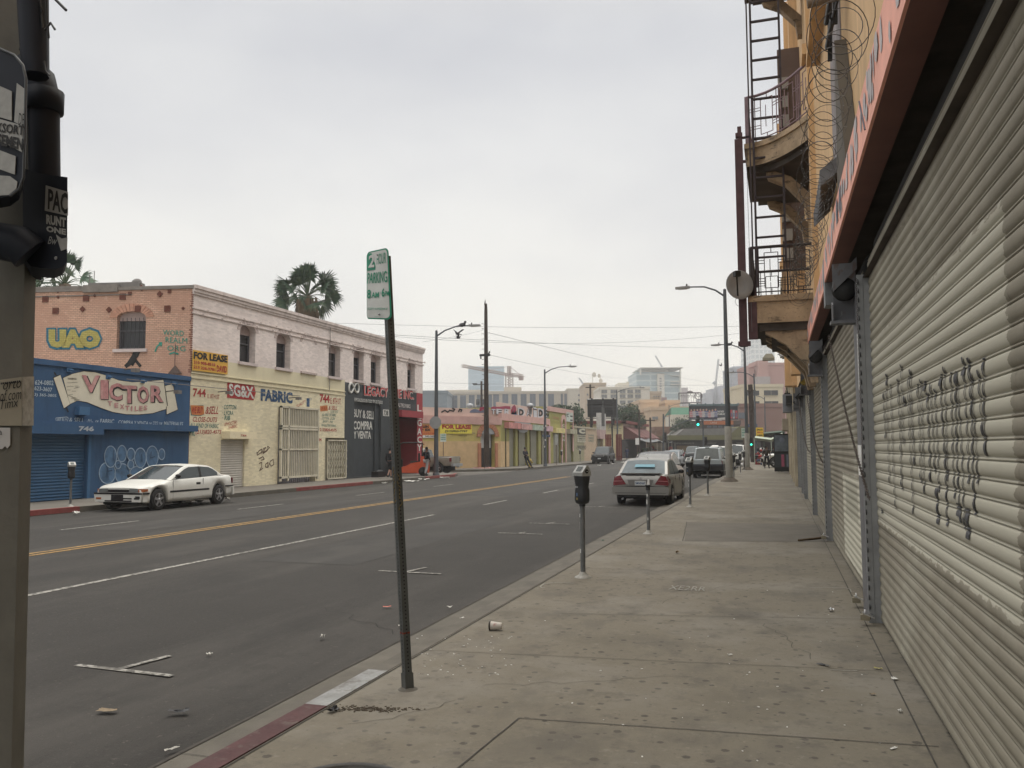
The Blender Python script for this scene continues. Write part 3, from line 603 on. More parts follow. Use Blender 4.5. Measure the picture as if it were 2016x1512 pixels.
# --- for lease sign
a0,a1,z0,z1=R(LW,376,692,445,738)
m=MB(LW.w(a0,z0,.1)); P4=[T4(*p) for p in [(72,485),(378,522),(382,355),(78,305)]]; m.pr([LW.w(*LW.px(*p),.05) for p in P4],LW.n*.03)
s_=m.build('lease_sign',sgn_y); tag(s_,'yellow and black lease banner with two phone numbers at the brick corner','sign')
m=MB(); m.o=Vector(s_.location)
def st(s__,bl,br,tl,mi,T=T4,pl=LW,**k): m.ptext(pl,s__,T(*bl),T(*br),T(*tl),mi,**k)
st('FOR LEASE',(78,385),(375,420),(80,320),0,d=.09,bold=.05); st('310 908-8518',(80,428),(268,452),(80,400),1,d=.09,bold=.03); st('213 236-9781',(78,468),(268,494),(78,440),1,d=.09,bold=.03); st('DAVID',(282,498),(370,508),(282,440),1,d=.09,bold=.03)
m.build('lettering',[tx_blk,tx_red],s_)
# --- roof clutter
m=MB(SW.w(4,ZT,0)); m.tube([SW.w(4.6,ZT+.05,-.2),SW.w(4.6,ZT+.6,-.2)],.02,5); m.tube([SW.w(4.4,ZT+.05,-.2),SW.w(4.4,ZT+.75,-.2)],.015,5); m.ell(SW.w(2.6,ZT+.2,-.3),(.28,.1,.2)); m.pbox(SW,2.4,4.6,ZT+.02,ZT+.22,-.6,-.1)
tag(m.build('roof_vent',mat('vent_grey',(.2,.19,.18),.8)),'small grey roof vent with two thin pipes on the brick parapet','vent')
# ================================================================ the blue shop
V=thing('blue_shop','low blue single-storey shop with scroll sign and shuttered door','building',(XW,20,0)); VO=(XW,20,0)
VZ=LW.px(370,741)[1]; 
vsh=R(LW,-40,855,171,985); vsh=(LW.px(-60,900)[0],LW.px(171,900)[0],0,LW.px(150,856)[1])
m=MB(VO); V0=6.; wall(m,LW,V0,YC-.02,0,VZ,[vsh],0,.0)
m.q([(XW,V0,VZ-.2),(XW,YC-.05,VZ-.2),(XW-14,YC-3.2,VZ-.2),(XW-14,V0,VZ-.2)],1); m.q([(XW,V0,0),(XW-14,V0,0),(XW-14,V0,VZ),(XW,V0,VZ)],0)
reveal(m,LW,vsh,.15,0); m.build('wall',[bluew,ltg],V)
m=MB(VO); m.pbox(LW,V0,YC-.03,VZ-.18,VZ,-.25,.06,0); a,z=LW.px(300,833); m.pbox(LW,V0,LW.px(378,840)[0],LW.px(300,848)[1],LW.px(300,836)[1],.0,.3,0)
m.build('fascia',bluew,V)
m=MB(VO); m.pbox(LW,vsh[0],LW.px(186,840)[0],LW.px(120,855)[1],LW.px(120,836)[1],.0,.42); m.build('shutter_housing',bluew,V,bevel=.02)
m=MB(VO); shutter(m,LW,vsh[0],vsh[1],0,vsh[3],.1,.02,-.12,0,5); m.build('roller_shutter',mat('blue_shutter',(.035,.10,.20),.6,.06,2,dirt=.2,dcol=(.03,.06,.1)),V)
m=MB(VO); m.pbox(LW,vsh[1],vsh[1]+.12,0,vsh[3],.0,.06); 
m.build('door_frame',bluew2,V)
# scroll banner painted on the wall
top=[(520,270),(600,235),(690,215),(780,222),(880,250),(980,290),(1090,305),(1200,300),(1348,285)]
bot=[(575,485),(640,455),(720,470),(830,515),(930,550),(1040,568),(1150,570),(1260,560),(1388,520)]
def scrollmesh(m,e,mi,d):
    cy=390
    A=[LW.w(*LW.px(*T3(x+(-e if i==0 else e if i==8 else 0),y-e)),d) for i,(x,y) in enumerate(top)]; B_=[LW.w(*LW.px(*T3(x+(-e if i==0 else e if i==8 else 0),y+e)),d) for i,(x,y) in enumerate(bot)]
    m.grid([A,B_],mi,False)
m=MB(VO)
def poly3(pts,e,d,mi):
    cx=sum(p[0] for p in pts)/len(pts); cy=sum(p[1] for p in pts)/len(pts)
    m.q([LW.w(*LW.px(*T3(cx+(x-cx)*(1+e/abs(x-cx+1e-3)*.0)+math.copysign(e,x-cx),cy+(y-cy)+math.copysign(e,y-cy))),d) for x,y in pts],mi)
scrollmesh(m,5,1,.008); scrollmesh(m,0,0,.012)
for pts in ([(440,270),(495,245),(575,485),(525,520)],[(1362,335),(1425,320),(1465,530),(1375,570),(1375,500),(1385,500)]):
    poly3(pts,5,.016,1); poly3(pts,0,.020,0)
rg=random.Random(3)
for i in range(26):
    x=530+rg.random()*95; y=265+rg.random()*190; m.pstroke(LW,[T3(x,y),T3(x+rg.uniform(15,45),y+rg.uniform(-8,6))],.018,2,.017)
m.pstroke(LW,[T3(447,225),T3(470,262)],.05,1,.018); m.pstroke(LW,[T3(548,520),T3(560,548)],.05,1,.018)
m.build('painted_scroll',[scroll,tx_blk,mat('scroll_shade',(.3,.28,.22),.8)],V)
m=MB(VO); 
cx=[670,825,895,1000,1130,1240]; wd_=[150,65,110,125,95,105]; yb=[390,445,455,478,478,468]; yt=[245,285,310,330,335,330]
for i,ch in enumerate('VICTOR'):
    k=dict(T=T3,pl=LW); 
    st(ch,(cx[i]+6,yb[i]+6),(cx[i]+wd_[i]+6,yb[i]+6),(cx[i]+6,yt[i]+6),1,d=.026,bold=.06,**k); st(ch,(cx[i],yb[i]),(cx[i]+wd_[i],yb[i]),(cx[i],yt[i]),0,d=.032,bold=.03,**k)
cxs=[885,940,985,1032,1078,1108,1145,1183]
for i,ch in enumerate('TEXTILES'):
    yy=[500,515,527,538,542,542,540,536][i]; ww=[38,34,38,34,12,28,30,30][i]
    st(ch,(cxs[i],yy),(cxs[i]+ww,yy),(cxs[i],yy-40),0,T=T3,pl=LW,d=.032,bold=.04)
m.build('painted_lettering',[tx_pnk,tx_blk],V)
m=MB(VO)
k=dict(T=T3,pl=LW,d=.012)
st('624-0802',(288,325),(440,330),(286,285),0,bold=.01,shear=.15,**k); st('623-3607',(283,370),(430,385),(282,335),0,bold=.01,shear=.15,**k); st('(213) 365-3805',(230,422),(464,435),(230,390),0,bold=.01,shear=.1,**k)
k['d']=.014
for s__,a_,b_,h_ in (('WE BUY',468,552,30),('& SELL',568,692,38),('OF',785,812,22),('FABRIC',825,942,36),('COMPRA Y VENTA',976,1222,30),('DE',1230,1252,20),('DE',1313,1340,24),('MATERIALES',1352,1512,34)):
    yb_=630+(a_-468)*.036; st(s__,(a_,yb_),(b_,yb_+(b_-a_)*.036),(a_,yb_-h_),0,shear=.15,bold=.01,**k)
for s__,a_,b_,o_ in (('ALL',722,758,-20),('KIND',712,770,2),('TODO',1262,1305,-20),('TIPO',1260,1303,2)):
    yb_=636+(a_-468)*.036+o_; st(s__,(a_,yb_),(b_,yb_+1),(a_,yb_-17),0,shear=.15,bold=.01,**k)
m.pstroke(LW,[T3(*p) for p in [(460,600),(550,592),(562,600),(555,632),(465,635),(458,605)]],.02,d=.012)
m.build('painted_lettering',mat('pale_blue_lettering',(.42,.50,.55),.7,.1,5),V)
m=MB(VO); st('746',(562,710),(690,712),(566,668),0,T=T3,pl=LW,d=.44,bold=.04); m.build('house_number',mat('pale_number',(.38,.42,.46),.7,.1,5),V)
# ghostly pale bubble graffiti
m=MB(VO); 
def blob(cx_,cy_,rx,ry,d=.01,n=22,fill=True):
    P=[T3(cx_+rx*math.cos(t),cy_+ry*math.sin(t)) for t in [2*math.pi*i/n for i in range(n+1)]]
    if fill: m.ppoly(LW,P[:-1],0,d)
    m.pstroke(LW,P,.035,1,d+.003); 
for i,bb in enumerate([(885,1055,68,88),(1010,1060,62,82),(1130,1060,60,60),(910,920,50,88),(1003,895,38,68),(1155,930,48,82),(1252,920,50,88),(1330,900,26,45),(1075,900,32,50),(968,985,24,34),(1072,985,26,36)]): blob(*bb,d=.008+i*.004)
for pts in ([(880,1010),(880,1090)],[(880,1040),(915,1035)],[(930,870),(930,950)],[(1240,880),(1235,930),(1270,920)],[(1160,900),(1165,960)],[(960,990),(975,985)]): m.pstroke(LW,[T3(*p) for p in pts],.035,2,.06)
m.build('bubble_graffiti',[mat('graffiti_pale_blue',(.075,.15,.26),.8,.35,3),mat('graffiti_line',(.26,.35,.46),.8,.3,4),mat('graffiti_dark',(.03,.06,.12),.8)],V)
m=MB(VO); a0,a1,z0,z1=R(LW,147,801,168,817); m.pbox(LW,a0,a1,z0,z1,0,.2); m.build('meter_box',bluew2,V,bevel=.02)
m=MB(VO)
for x,y in ((135,728),(212,742),(280,750),(341,755)):
    a,z=LW.px(x,y); m.pbox(LW,a-.1,a+.1,z-.08,z+.08,0,.04); m.tube([LW.w(a,z,.03),LW.w(a,z-.02,.2)],.03,6)
m.build('sign_brackets',bluew2,V)
def flood(px,py,label):
    a,z=LW.px(px,py,.55); o=thing('flood_light',label,'lamp',LW.w(a,z,0)); m=MB(LW.w(a,z,0))
    m.tube([LW.w(a,z,0),LW.w(a,z+.02,.35),LW.w(a,z-.02,.5)],.02,6); m.build('bracket',mat('iron',(.06,.06,.06),.6),o)
    m=MB(LW.w(a,z,0)); m.pbox(LW,a-.12,a+.12,z-.10,z+.03,.45,.64); m.build('lamp_head',mat('lamp_grey',(.16,.15,.14),.5),o,bevel=.02)
flood(350,770,'small black floodlight on the blue wall right of the scroll'); flood(451,771,'white floodlight on the cream wall left of the red name board'); flood(588,783,'floodlight above the tall white security gate'); flood(267,727,'dark floodlight box on top of the blue parapet under the cracked brick')
# ================================================================ the yellow corner building across the side street
YC2=Vector((XW,67.7,0)); LF=Pl((XW,67.7),(-4.2,-6.9)); BO=(XW,67.7,0)
yel=mat('yellow_plaster',(.50,.41,.14),.85,.14,.8,bump=.3,bsc=6,kw={'blotch':[(2,.54,.68,(.36,.30,.13),.6,(1,1,.5)),(3,.58,.74,(.25,.2,.1),.5,(1,1,.10))]},dirt=.4,dcol=(.33,.26,.12),dsc=.9)
oliv=mat('olive_plaster',(.30,.28,.10),.85,.12,.8,dirt=.3,dcol=(.16,.14,.07),dsc=1)
peach=mat('peach_plaster',(.56,.40,.22),.85,.14,1.2,dirt=.4,dcol=(.40,.26,.14),dsc=1.2)
pnk=mat('pink_trim_paint',(.56,.36,.32),.8,.1,1,dirt=.3,dcol=(.4,.2,.17)); pnk2=mat('pale_pink_plaster',(.60,.45,.39),.85,.12,.7)
orp=mat('orange_trim',(.42,.19,.11),.8,.1); shg=mat('drab_shutter',(.29,.28,.22),.6,.08,1,dirt=.25,dcol=(.15,.14,.1),dsc=2)
Bd=thing('yellow_building','single-storey yellow and peach corner building with pink parapet and grey shutters','building',BO)
ZY=LF.px(960,822)[1]; ZS=LF.px(880,868.5)[1]; E2=LF.px(640,850)[0]
dr=R(LF,974,842,946,917); dr=(min(dr[0],dr[1]),max(dr[0],dr[1]),0.02,dr[3],min(abs(dr[1]-dr[0])/2,1.3))
F1=LW.px(1081,870)[0]; F2=LW.px(1128,870)[0]; ZF=LW.px(1040,824.5)[1]; ZH=LW.px(1110,805)[1]
m=MB(BO)
wall(m,LF,0,E2,0,ZS,[dr],1); wall(m,LF,0,E2,ZS,ZY-.6,[dr],0)
wall(m,LW,67.7,67.7+2.4,0,ZS,[],1); wall(m,LW,67.7,67.7+2.4,ZS,ZF,[],2)
sh=[R(LW,T9(x0,0)[0],T9(0,y0)[1],T9(x1,0)[0],T9(0,y1)[1]) for x0,y0,x1,y1 in [(800,700,965,1310),(1010,720,1160,1300),(1205,730,1345,1290),(1392,745,1510,1275)]]
sh=[(a,b,0,d) for a,b,c,d in sh]
rs=R(LW,*T6(1455,930),*T6(1535,1255)); rs=(rs[0],rs[1],0,rs[3]); rs2=R(LW,*T6(1600,940),*T6(1665,1240)); rs2=(rs2[0],rs2[1],0,rs2[3])
ad=R(LW,*T6(1545,780),*T6(1578,1240)); ad=(ad[0],ad[1],0,ad[3],.6)
wall(m,LW,70.1,F1,0,ZF,sh,2); wall(m,LW,F1,F2,0,ZH-.5,[rs,rs2,ad],2)
for o in sh+[rs,rs2]: reveal(m,LW,o,.3,2)
reveal(m,LF,dr,.5,0); reveal(m,LW,ad,.4,2)
q=LF.w(E2,0); m.q([(XW,67.7,ZY-.3),(q.x,q.y,ZY-.3),(q.x-14,q.y+12,ZY-.3),(XW-16,F2,ZY-.3),(XW,F2,ZY-.3)],3)
m.q([(XW,F2,0),(XW-16,F2,0),(XW-16,F2,ZH),(XW,F2,ZH)],2); m.q([(XW-.6,F1,ZF),(XW-12,F1,ZF),(XW-12,F1,ZH),(XW-.6,F1,ZH)],2)
m.build('wall',[yel,peach,oliv,ltg],Bd)
m=MB(BO); m.pbox(LF,-.05,E2,ZY-.6,ZY+.05,-.2,.12,0); m.pbox(LW,67.65,F1,ZF-.38,ZF+.22,-.2,.12,0); m.pbox(LW,F1-.35,F1+.1,0,ZF,0,.12,0)
m.pbox(LW,F1,F2,ZH-.5,ZH,-.2,.1,0); m.pbox(LW,F2-.35,F2+.02,1.2,ZH-.5,0,.1,0)
a=ad; m.pbox(LW,a[0]-.35,a[0],0,a[3]-.5,0,.1,0); m.pbox(LW,a[1],a[1]+.35,0,a[3]-.5,0,.1,0); archring(m,LW,a,.45,.1,n=10)
m.build('pink_trim',pnk,Bd)
# raised roof parapet carrying the spray-painted names
RP=Pl((XW-.22,67.7),(0,1)); RL=Pl((XW-.22,67.7),(-4.2,-6.9))
m=MB(BO); r0=RP.px(1085,800)
m.pbox(RP,.02,F1-67.7,ZF,RP.px(1060,804)[1],-.2,0); m.build('roof_parapet',pnk2,Bd)
m=MB(BO); m.pbox(RL,0,E2,ZY,RL.px(900,803.5)[1],-.2,0); m.build('roof_parapet',pnk2,Bd)
m=MB(BO); m.pbox(LF,dr[0]-.3,dr[0],0,dr[3]-1.3,0,.1); m.pbox(LF,dr[1],dr[1]+.3,0,dr[3]-1.3,0,.1); archring(m,LF,dr,.42,.12,n=12); m.build('arch_surround',orp,Bd)
m=MB(BO); m.pbox(LF,dr[0],dr[1],0,dr[3],-.5,-.45,0); z=2.9; m.pbox(LF,dr[0]+.05,dr[1]-.05,z-.1,z+.45,-.3,.05,1); shutter(m,LF,dr[0]+.15,dr[1]-.15,1.65,z,.1,.015,-.35,2,4); m.pbox(LF,dr[0]+.15,dr[1]-.15,.05,1.65,-.42,-.38,0)
m.build('doorway_gate',[dk,chrm,mat('white_shutter',(.5,.5,.5),.6)],Bd)
for o in sh+[rs,rs2]:
    m=MB(BO); shutter(m,LW,o[0],o[1],0,o[3],.1,.015,-.22,0,3); m.build('roller_shutter',shg,Bd)
hc=[mat('housing_%d'%i,c,.7,.3,1.5) for i,c in enumerate([(.50,.22,.20),(.50,.28,.26),(.36,.42,.34),(.5,.33,.36),(.58,.50,.22),(.33,.31,.22)])]
for i,o in enumerate(sh+[rs,rs2]):
    m=MB(BO); m.pbox(LW,o[0]-.35,o[1]+.25,o[3]-.02,o[3]+.5,0,.45); m.build('shutter_housing',hc[i],Bd)
m=MB(BO); 
for o in sh: m.pbox(LW,o[0]-.12,o[0],0,o[3],0,.08)
m.build('shutter_guide',mat('rusty_guide',(.12,.10,.05),.8,.4,8),Bd)
m=MB(BO); cx0,cz0=LW.px(*T9(1075,600)); m.grid([[LW.w(cx0+2.9*math.cos(t)*.9,cz0+.1-1.2*math.sin(t)*.9,.08) for t in [math.pi*k/12 for k in range(13)]],[LW.w(cx0+2.9*math.cos(t)*.3,cz0+.1,.08) for t in [math.pi*k/12 for k in range(13)]]],0,False); m.build('torn_sign',chrm,Bd)
m=MB(BO); kk=dict(T=T9,pl=RP)
for s__,bl,br,tl in (('D',(995,505),(1110,512),(1000,355)),('A',(1135,500),(1225,515),(1140,350)),('i',(1255,520),(1320,530),(1245,345)),('D',(1325,520),(1425,530),(1330,365)),('e',(1435,525),(1525,535),(1435,355))):
    tt(s__,bl,br,tl,0,bold=.10,d=.03,**kk); tt(s__,bl,br,tl,1,bold=.0,d=.05,**kk)
for s__,bl,br,tl in (('R',(770,470),(865,478),(775,375)),('E',(640,465),(735,470),(640,375)),('T',(560,462),(625,466),(560,378))):
    tt(s__,bl,br,tl,0,bold=.10,d=.03,**kk); tt(s__,bl,br,tl,1,bold=.03,d=.05,**kk)
pr_=[T9(x,y) for x,y in [(560,375),(600,362),(700,366),(800,352),(870,358)]]; m.pstroke(RP,pr_,.25,3,.03)
m.ppoly(RP,[T9(*p) for p in [(880,470),(985,478),(960,430),(920,380),(890,350),(965,345),(975,470)]],2,.03)
m.pstroke(RP,[T9(*p) for p in [(890,420),(915,360),(945,345),(960,380),(930,410)]],.35,3,.05)
kk=dict(T=T9,pl=RL)
m.ppoly(RL,[T9(*p) for p in [(200,440),(460,440),(440,408),(360,402),(300,375),(250,385),(215,410)]],4,.03)
m.pstroke(RL,[T9(*p) for p in [(380,400),(385,375),(430,368),(470,366)]],.25,3,.04)
for pts in ([(265,710),(300,690),(330,710),(350,690),(390,700),(405,680),(380,672)],[(445,705),(455,680),(480,685),(470,705)]): m.pstroke(RL,[T6(*p) for p in pts],.12,0,.03)
m.build('parapet_graffiti',[tx_blk,mat('silver_spray',(.50,.52,.55),.5,.1),mat('sky_blue_spray',(.08,.25,.48),.7),mat('maroon_spray',(.30,.04,.08),.7),mat('slate_spray',(.16,.18,.25),.7)],Bd)
m=MB(BO); kk=dict(T=T6,pl=LF)
tt("IT'S",(440,800),(480,800),(448,783),0,shear=.2,d=.02,**kk); tt("IT'S PRINT",(452,828),(540,828),(462,803),0,shear=.2,d=.02,**kk); tt('MARY PUB',(445,968),(530,968),(448,950),0,d=.02,**kk); tt('EX',(585,943),(620,943),(585,925),0,d=.02,**kk)
m.build('painted_lettering',[tx_blk],Bd)
m=MB(BO); kk=dict(T=T6,pl=LW); tt('SUPREME',(1448,780),(1512,792),(1448,752),0,d=.02,**kk); tt('RAZOR',(1462,815),(1510,825),(1462,795),1,d=.02,**kk)
for i,ch in enumerate('CROWN'): tt(ch,(1552,865+i*38),(1570,867+i*38),(1552,838+i*38),2,d=.03,**kk)
m.build('painted_lettering',[orp,mat('gold_letters',(.45,.38,.1),.7),wht],Bd)
m=MB(BO); a0,a1,z0,z1=R(LW,*T6(1585,712),*T6(1655,812)); m.pbox(LW,a0,a1,z0,z1,.0,.1,0)
for i in range(5): m.pbox(LW,a0+1.8,a1-.3,z1-.5-.45*i,z1-.35-.45*i,.1,.12,1)
tt('C',(1588,760),(1606,762),(1588,725),1,T=T6,bold=.05,d=.12); m.build('wall_sign',[mat('sign_offwhite',(.50,.55,.50),.7),tx_blk],Bd)
# two rooftop vents
for px,py,lb in ((925,795,'round metal roof ventilator above the yellow wall left of the wooden pole'),(1044,795,'round metal roof ventilator above the silver spray-painted letters')):
    p=atY(px,803,71.5); m=MB(p); m.lathe([(.15,-.6),(.15,0),(.30,.03),(.34,.2),(.25,.36),(.05,.42)],p,12); tag(m.build('roof_ventilator',chrm),lb,'roof vent',group='ventilators on the yellow building')
# lease banner and clothing-shop banner on the left face
def psign(name,label,pl,pts,base,lay,T=None,d=.05,th=.03,cat='sign',group=None):
    P=[T(*p) if T else p for p in pts]; a,z=pl.px(*P[0]); m=MB(pl.w(a,z,d)); m.pr([pl.w(*pl.px(*p),d) for p in P],pl.n*th)
    o=tag(m.build(name,base),label,cat,group); m=MB(); m.o=Vector(o.location); mats=[]
    for s__,bl,br,tl,mt,*r in lay:
        if mt not in mats: mats.append(mt)
        kw=r[0] if r else {}
        Q=[T(*p) if T else p for p in (bl,br,tl)]
        if s__ is None: m.q([pl.w(*pl.px(*(T(*p) if T else p)),d+th+.004) for p in kw['p']],mats.index(mt))
        else: m.ptext(pl,s__,*Q,mi=mats.index(mt),d=d+th+kw.pop('dd',.012),**kw)
    if lay: m.build('lettering',mats,o)
    return o
psign('lease_banner','yellow lease banner with red heading on the yellow wall beside the arched doorway',LF,[(245,938),(582,938),(585,838),(245,838)],mat('banner_yellow',(.72,.62,.08),.6,.05),
 [('FOR LEASE',(265,888),(575,892),(265,840),tx_red,{'bold':.06}),('(213)923-7797',(295,928),(535,930),(295,900),tx_blk,{'bold':.04})],T6)
psign('shop_banner','orange and white shop banner with black lettering behind the back of the stop sign',LF,[(30,982),(200,982),(200,840),(30,845)],tx_or,
 [(None,(0,0),(0,0),(0,0),wht,{'p':[(60,982),(198,982),(198,955),(60,955)]}),('LEN',(60,878),(122,878),(60,850),tx_blk,{'bold':.05}),('& EX',(40,912),(145,912),(40,885),tx_blk,{'bold':.06}),('ALL KIND OF FABRIC',(66,945),(200,945),(66,925),tx_red,{}),('342-3697',(85,975),(198,975),(85,957),tx_blk,{'bold':.02,'dd':.02})],T6)
# ================================================================ low green-grey shop with the C sign
C0=F2+.15; C1=LW.px(1174,870)[0]; ZC=LW.px(1150,842)[1]
Bc=thing('letter_shop','low drab green and peach shop with a square black letter sign','building',(XW,C0,0)); BO=(XW,C0,0)
do=R(LW,*T7(735,960),*T7(790,1105)); do=(do[0],do[1],0,do[3])
m=MB(BO); wall(m,LW,C0,LW.px(1150,870)[0],0,ZC,[],0); wall(m,LW,LW.px(1150,870)[0],C1,0,ZC,[do],1); reveal(m,LW,do,.4,1); m.q([(XW,C0,ZC-.2),(XW,C1,ZC-.2),(XW-14,C1,ZC-.2),(XW-14,C0,ZC-.2)],2); m.q([(XW,C0,0),(XW-14,C0,0),(XW-14,C0,ZC),(XW,C0,ZC)],0)
m.build('wall',[mat('drab_green_wall',(.30,.28,.18),.85,.12),mat('peach_wall',(.44,.34,.24),.85,.12),ltg],Bc)
m=MB(BO); m.pbox(LW,C0,C1,ZC-.1,ZC+.1,-.2,.1); m.build('coping',mat('buff_coping',(.4,.36,.27),.8),Bc)
m=MB(BO); m.pbox(LW,do[0],do[1],0,do[3],-.38,-.34); m.build('door',mat('door_drab',(.2,.19,.14),.8),Bc)
m=MB(BO); a0,a1,z0,z1=R(LW,*T7(518,870),*T7(605,1030)); zm=LW.px(*T7(560,950))[1]
m.pbox(LW,a0,a1,z0,z1,0,.05,1); m.pbox(LW,a0,a1,zm,z1,.05,.08,0); kk=dict(T=T7,pl=LW)
tt('C',(528,938),(598,940),(528,882),1,bold=.09,d=.1,**kk); tt('CROWN',(522,975),(602,978),(522,958),2,bold=.02,d=.07,**kk); tt('CARPET CO',(522,997),(602,1000),(522,983),2,bold=.02,d=.07,**kk); tt('1-213-623-0',(522,1016),(602,1018),(522,1003),2,d=.07,**kk)
m.build('letter_sign',[blk,mat('sign_cream',(.45,.43,.33),.7),tx_blk],Bc)
m=MB(BO); 
for i,s__ in enumerate(('Cutting','WHOLE','SALE')): tt(s__,(638,965+i*30),(695,967+i*30),(638,943+i*30),0,d=.02,**kk)
m.build('painted_lettering',tx_grn,Bc)
m=MB(BO)
for i in range(7): x=515+i*13; m.pstroke(LW,[T7(x,1100-i%2*12),T7(x+10,1065),T7(x+22,1085),T7(x+8,1110)],.10)
m.build('graffiti_tag',blk,Bc)
m=MB(BO); a0,a1,z0,z1=R(LW,*T7(740,722),*T7(802,898)); m.pbox(LW,a0,a1,z0,z1,-.2,.3,0); m.pbox(LW,a0,a1,z0-1.2,z0,-.2,.3,2)
m.pbox(LW,a0+1,a1-1,z0+.5,z0+3,.3,.33,1); m.pbox(LW,a0+1.8,a1-1.9,z0+3,z0+3.9,.3,.33,1); m.build('tall_poster_sign',[mat('poster_pale',(.42,.40,.38),.7,.2,3),blk,mat('poster_pink',(.42,.3,.28),.7)],Bc)
# ================================================================ cream building with dark red eaves and awnings
YD=C1+8; ZD=LW.px(1227,834)[1]; Y5=LW.px(1273,870)[0]; PD=Pl((XW,YD),(-1,0))
Bx=thing('eaves_building','cream building with dark red eaves, painted letters and dark red awnings','building',(XW,YD,0)); BO=(XW,YD,0)
Yk=LW.px(1227,870)[0]; PK=Pl((XW+2.0,Yk),(-1,0),False); 
crm=mat('cream_wall',(.60,.52,.32),.85,.08,.8,dirt=.2,dcol=(.4,.34,.2))
PK=Pl((XW,Yk),(-1,0)); ZK=PK.px(1200,834)[1]
m=MB(BO); wall(m,PK,0,16,0,ZK,[],0); wall(m,LW,Yk,Yk+24,0,ZK,[],1); m.q([(XW,Yk,ZK-.1),(XW,Yk+24,ZK-.1),(XW-16,Yk+24,ZK-.1),(XW-16,Yk,ZK-.1)],1); m.build('wall',[crm,mat('mural_wall',(.34,.24,.20),.85,.35,.6)],Bx)
m=MB(BO); m.pbox(PK,-.5,16,ZK,ZK+.45,-.2,.5); m.pbox(LW,Yk-.5,Yk+24,ZK,ZK+.45,-.2,.5); m.build('eaves',mat('dark_red_eaves',(.16,.035,.03),.7),Bx)
m=MB(BO); kk=dict(T=T7,pl=PK); tt('A.C.C',(850,890),(990,890),(850,840),0,bold=.02,d=.03,**kk); tt('ANGEL CUT FABRIC',(840,912),(990,914),(840,898),0,d=.03,**kk); m.build('painted_lettering',mat('faded_letters',(.35,.33,.25),.8),Bx)
awm=mat('dark_red_canvas',(.12,.045,.04),.8,.15,2)
for k in range(4):
    y0=Yk+.4+k*5.6; y1=y0+5.2; m=MB(BO)
    z1,z0=4.9,2.9
    m.pr([(XW,y0,z1),(XW+2.6,y0,z0+.3),(XW+2.6,y0,z0),(XW,y0,z0)],(0,.03,0)); m.pr([(XW,y1,z1),(XW+2.6,y1,z0+.3),(XW+2.6,y1,z0),(XW,y1,z0)],(0,.03,0))
    m.pr([(XW,y0,z1),(XW+2.6,y0,z0+.3),(XW+2.6,y1,z0+.3),(XW,y1,z1)],(0,0,-.04)); m.pr([(XW+2.6,y0,z0+.3),(XW+2.6,y0,z0),(XW+2.6,y1,z0),(XW+2.6,y1,z0+.3)],(.03,0,0)); m.build('awning',awm,Bx)
for k in range(5):
    m=MB(BO); m.pbox(LW,Yk+2+k*4.4,Yk+4.5+k*4.4,ZK-2,ZK-.7,0,.06,k%2); m.build('mural_panel',[mat('mural_tan',(.40,.34,.26),.8,.4,2),mat('mural_teal',(.20,.28,.26),.8,.4,2)],Bx)
# tarp lean-to and market clutter in front of the awnings
m=MB((XW+1,Yk,0)); 
m.grid([[(XW+2.5+3*t,Yk-2+24*u,3.0-.5*t-.35*math.sin(t*3.1)+.12*math.sin(u*17)) for t in [i/5 for i in range(6)]] for u in [i/16 for i in range(17)]],0,True)
for u in range(6):
    for x in (XW+5.4,): m.tube([(x,Yk-1.8+u*4.6,0),(x,Yk-1.8+u*4.6,2.6)],.04,6,1)
tag(m.build('market_tarp',[mat('grey_tarp',(.12,.125,.13),.7,.2,2),mat('pole_pale',(.42,.38,.32),.7)]),'grey tarp stretched over the pavement stall under the red awnings','tarp')
m=MB((XW+2,Yk,0)); m.box(XW+.3,XW+.5,Yk-4,Yk+20,0,2.8,0); stall_dark=m.build('stall_shade_board',mat('stall_shadow',(.03,.025,.025),.9)); tag(stall_dark,'dark back board of the pavement stall under the grey tarp','board')  # near-black board stands in for the shade inside the stall
rg=random.Random(11)
cl=[mat('cloth_%d'%i,c,.9,.3,4) for i,c in enumerate([(.30,.04,.04),(.04,.06,.10),(.12,.20,.08),(.30,.26,.2),(.05,.05,.05),(.35,.12,.05)])]
for k in range(14):
    x=XW+rg.uniform(1.2,4.8); y=Yk-1+rg.random()*20; h=rg.uniform(.9,1.9); m=MB((x,y,0)); 
    m.tube([(x,y,0),(x,y,h)],.03,6,1); 
    for j in range(5):
        a=j*1.26; m.pr([(x+.05*math.cos(a),y+.05*math.sin(a),h),(x+.4*math.cos(a),y+.4*math.sin(a),h-.1),(x+.42*math.cos(a),y+.42*math.sin(a),h-.75),(x+.1*math.cos(a),y+.1*math.sin(a),h-.7)],(.05,.05,0))
    tag(m.build('clothes_rack',[cl[k%6],blk]),'small rack of clothes on the pavement under the grey tarp of the red-awning building','clothes rack',group='clothes racks under the tarp')
for px,lb,c_ in ((1198,'dark red painted metal fence panel left of the market stall',(.15,.035,.03)),(1219,'dark red fence panel right of the street lamp by the stall',(.13,.03,.027))):
    p=G(px,908); m=MB((p.x,p.y,0)); w_=.36
    for i in range(4): m.box(p.x-w_+i*.18,p.x-w_+i*.18+.15,p.y,p.y+.06,.1,3.2)
    m.box(p.x-w_,p.x+w_,p.y+.06,p.y+.12,.5,.6); m.box(p.x-w_,p.x+w_,p.y+.06,p.y+.12,2.6,2.7)
    tag(m.build('fence_panel',mat('fence_red%d'%px,c_,.7,.1)),lb,'fence')
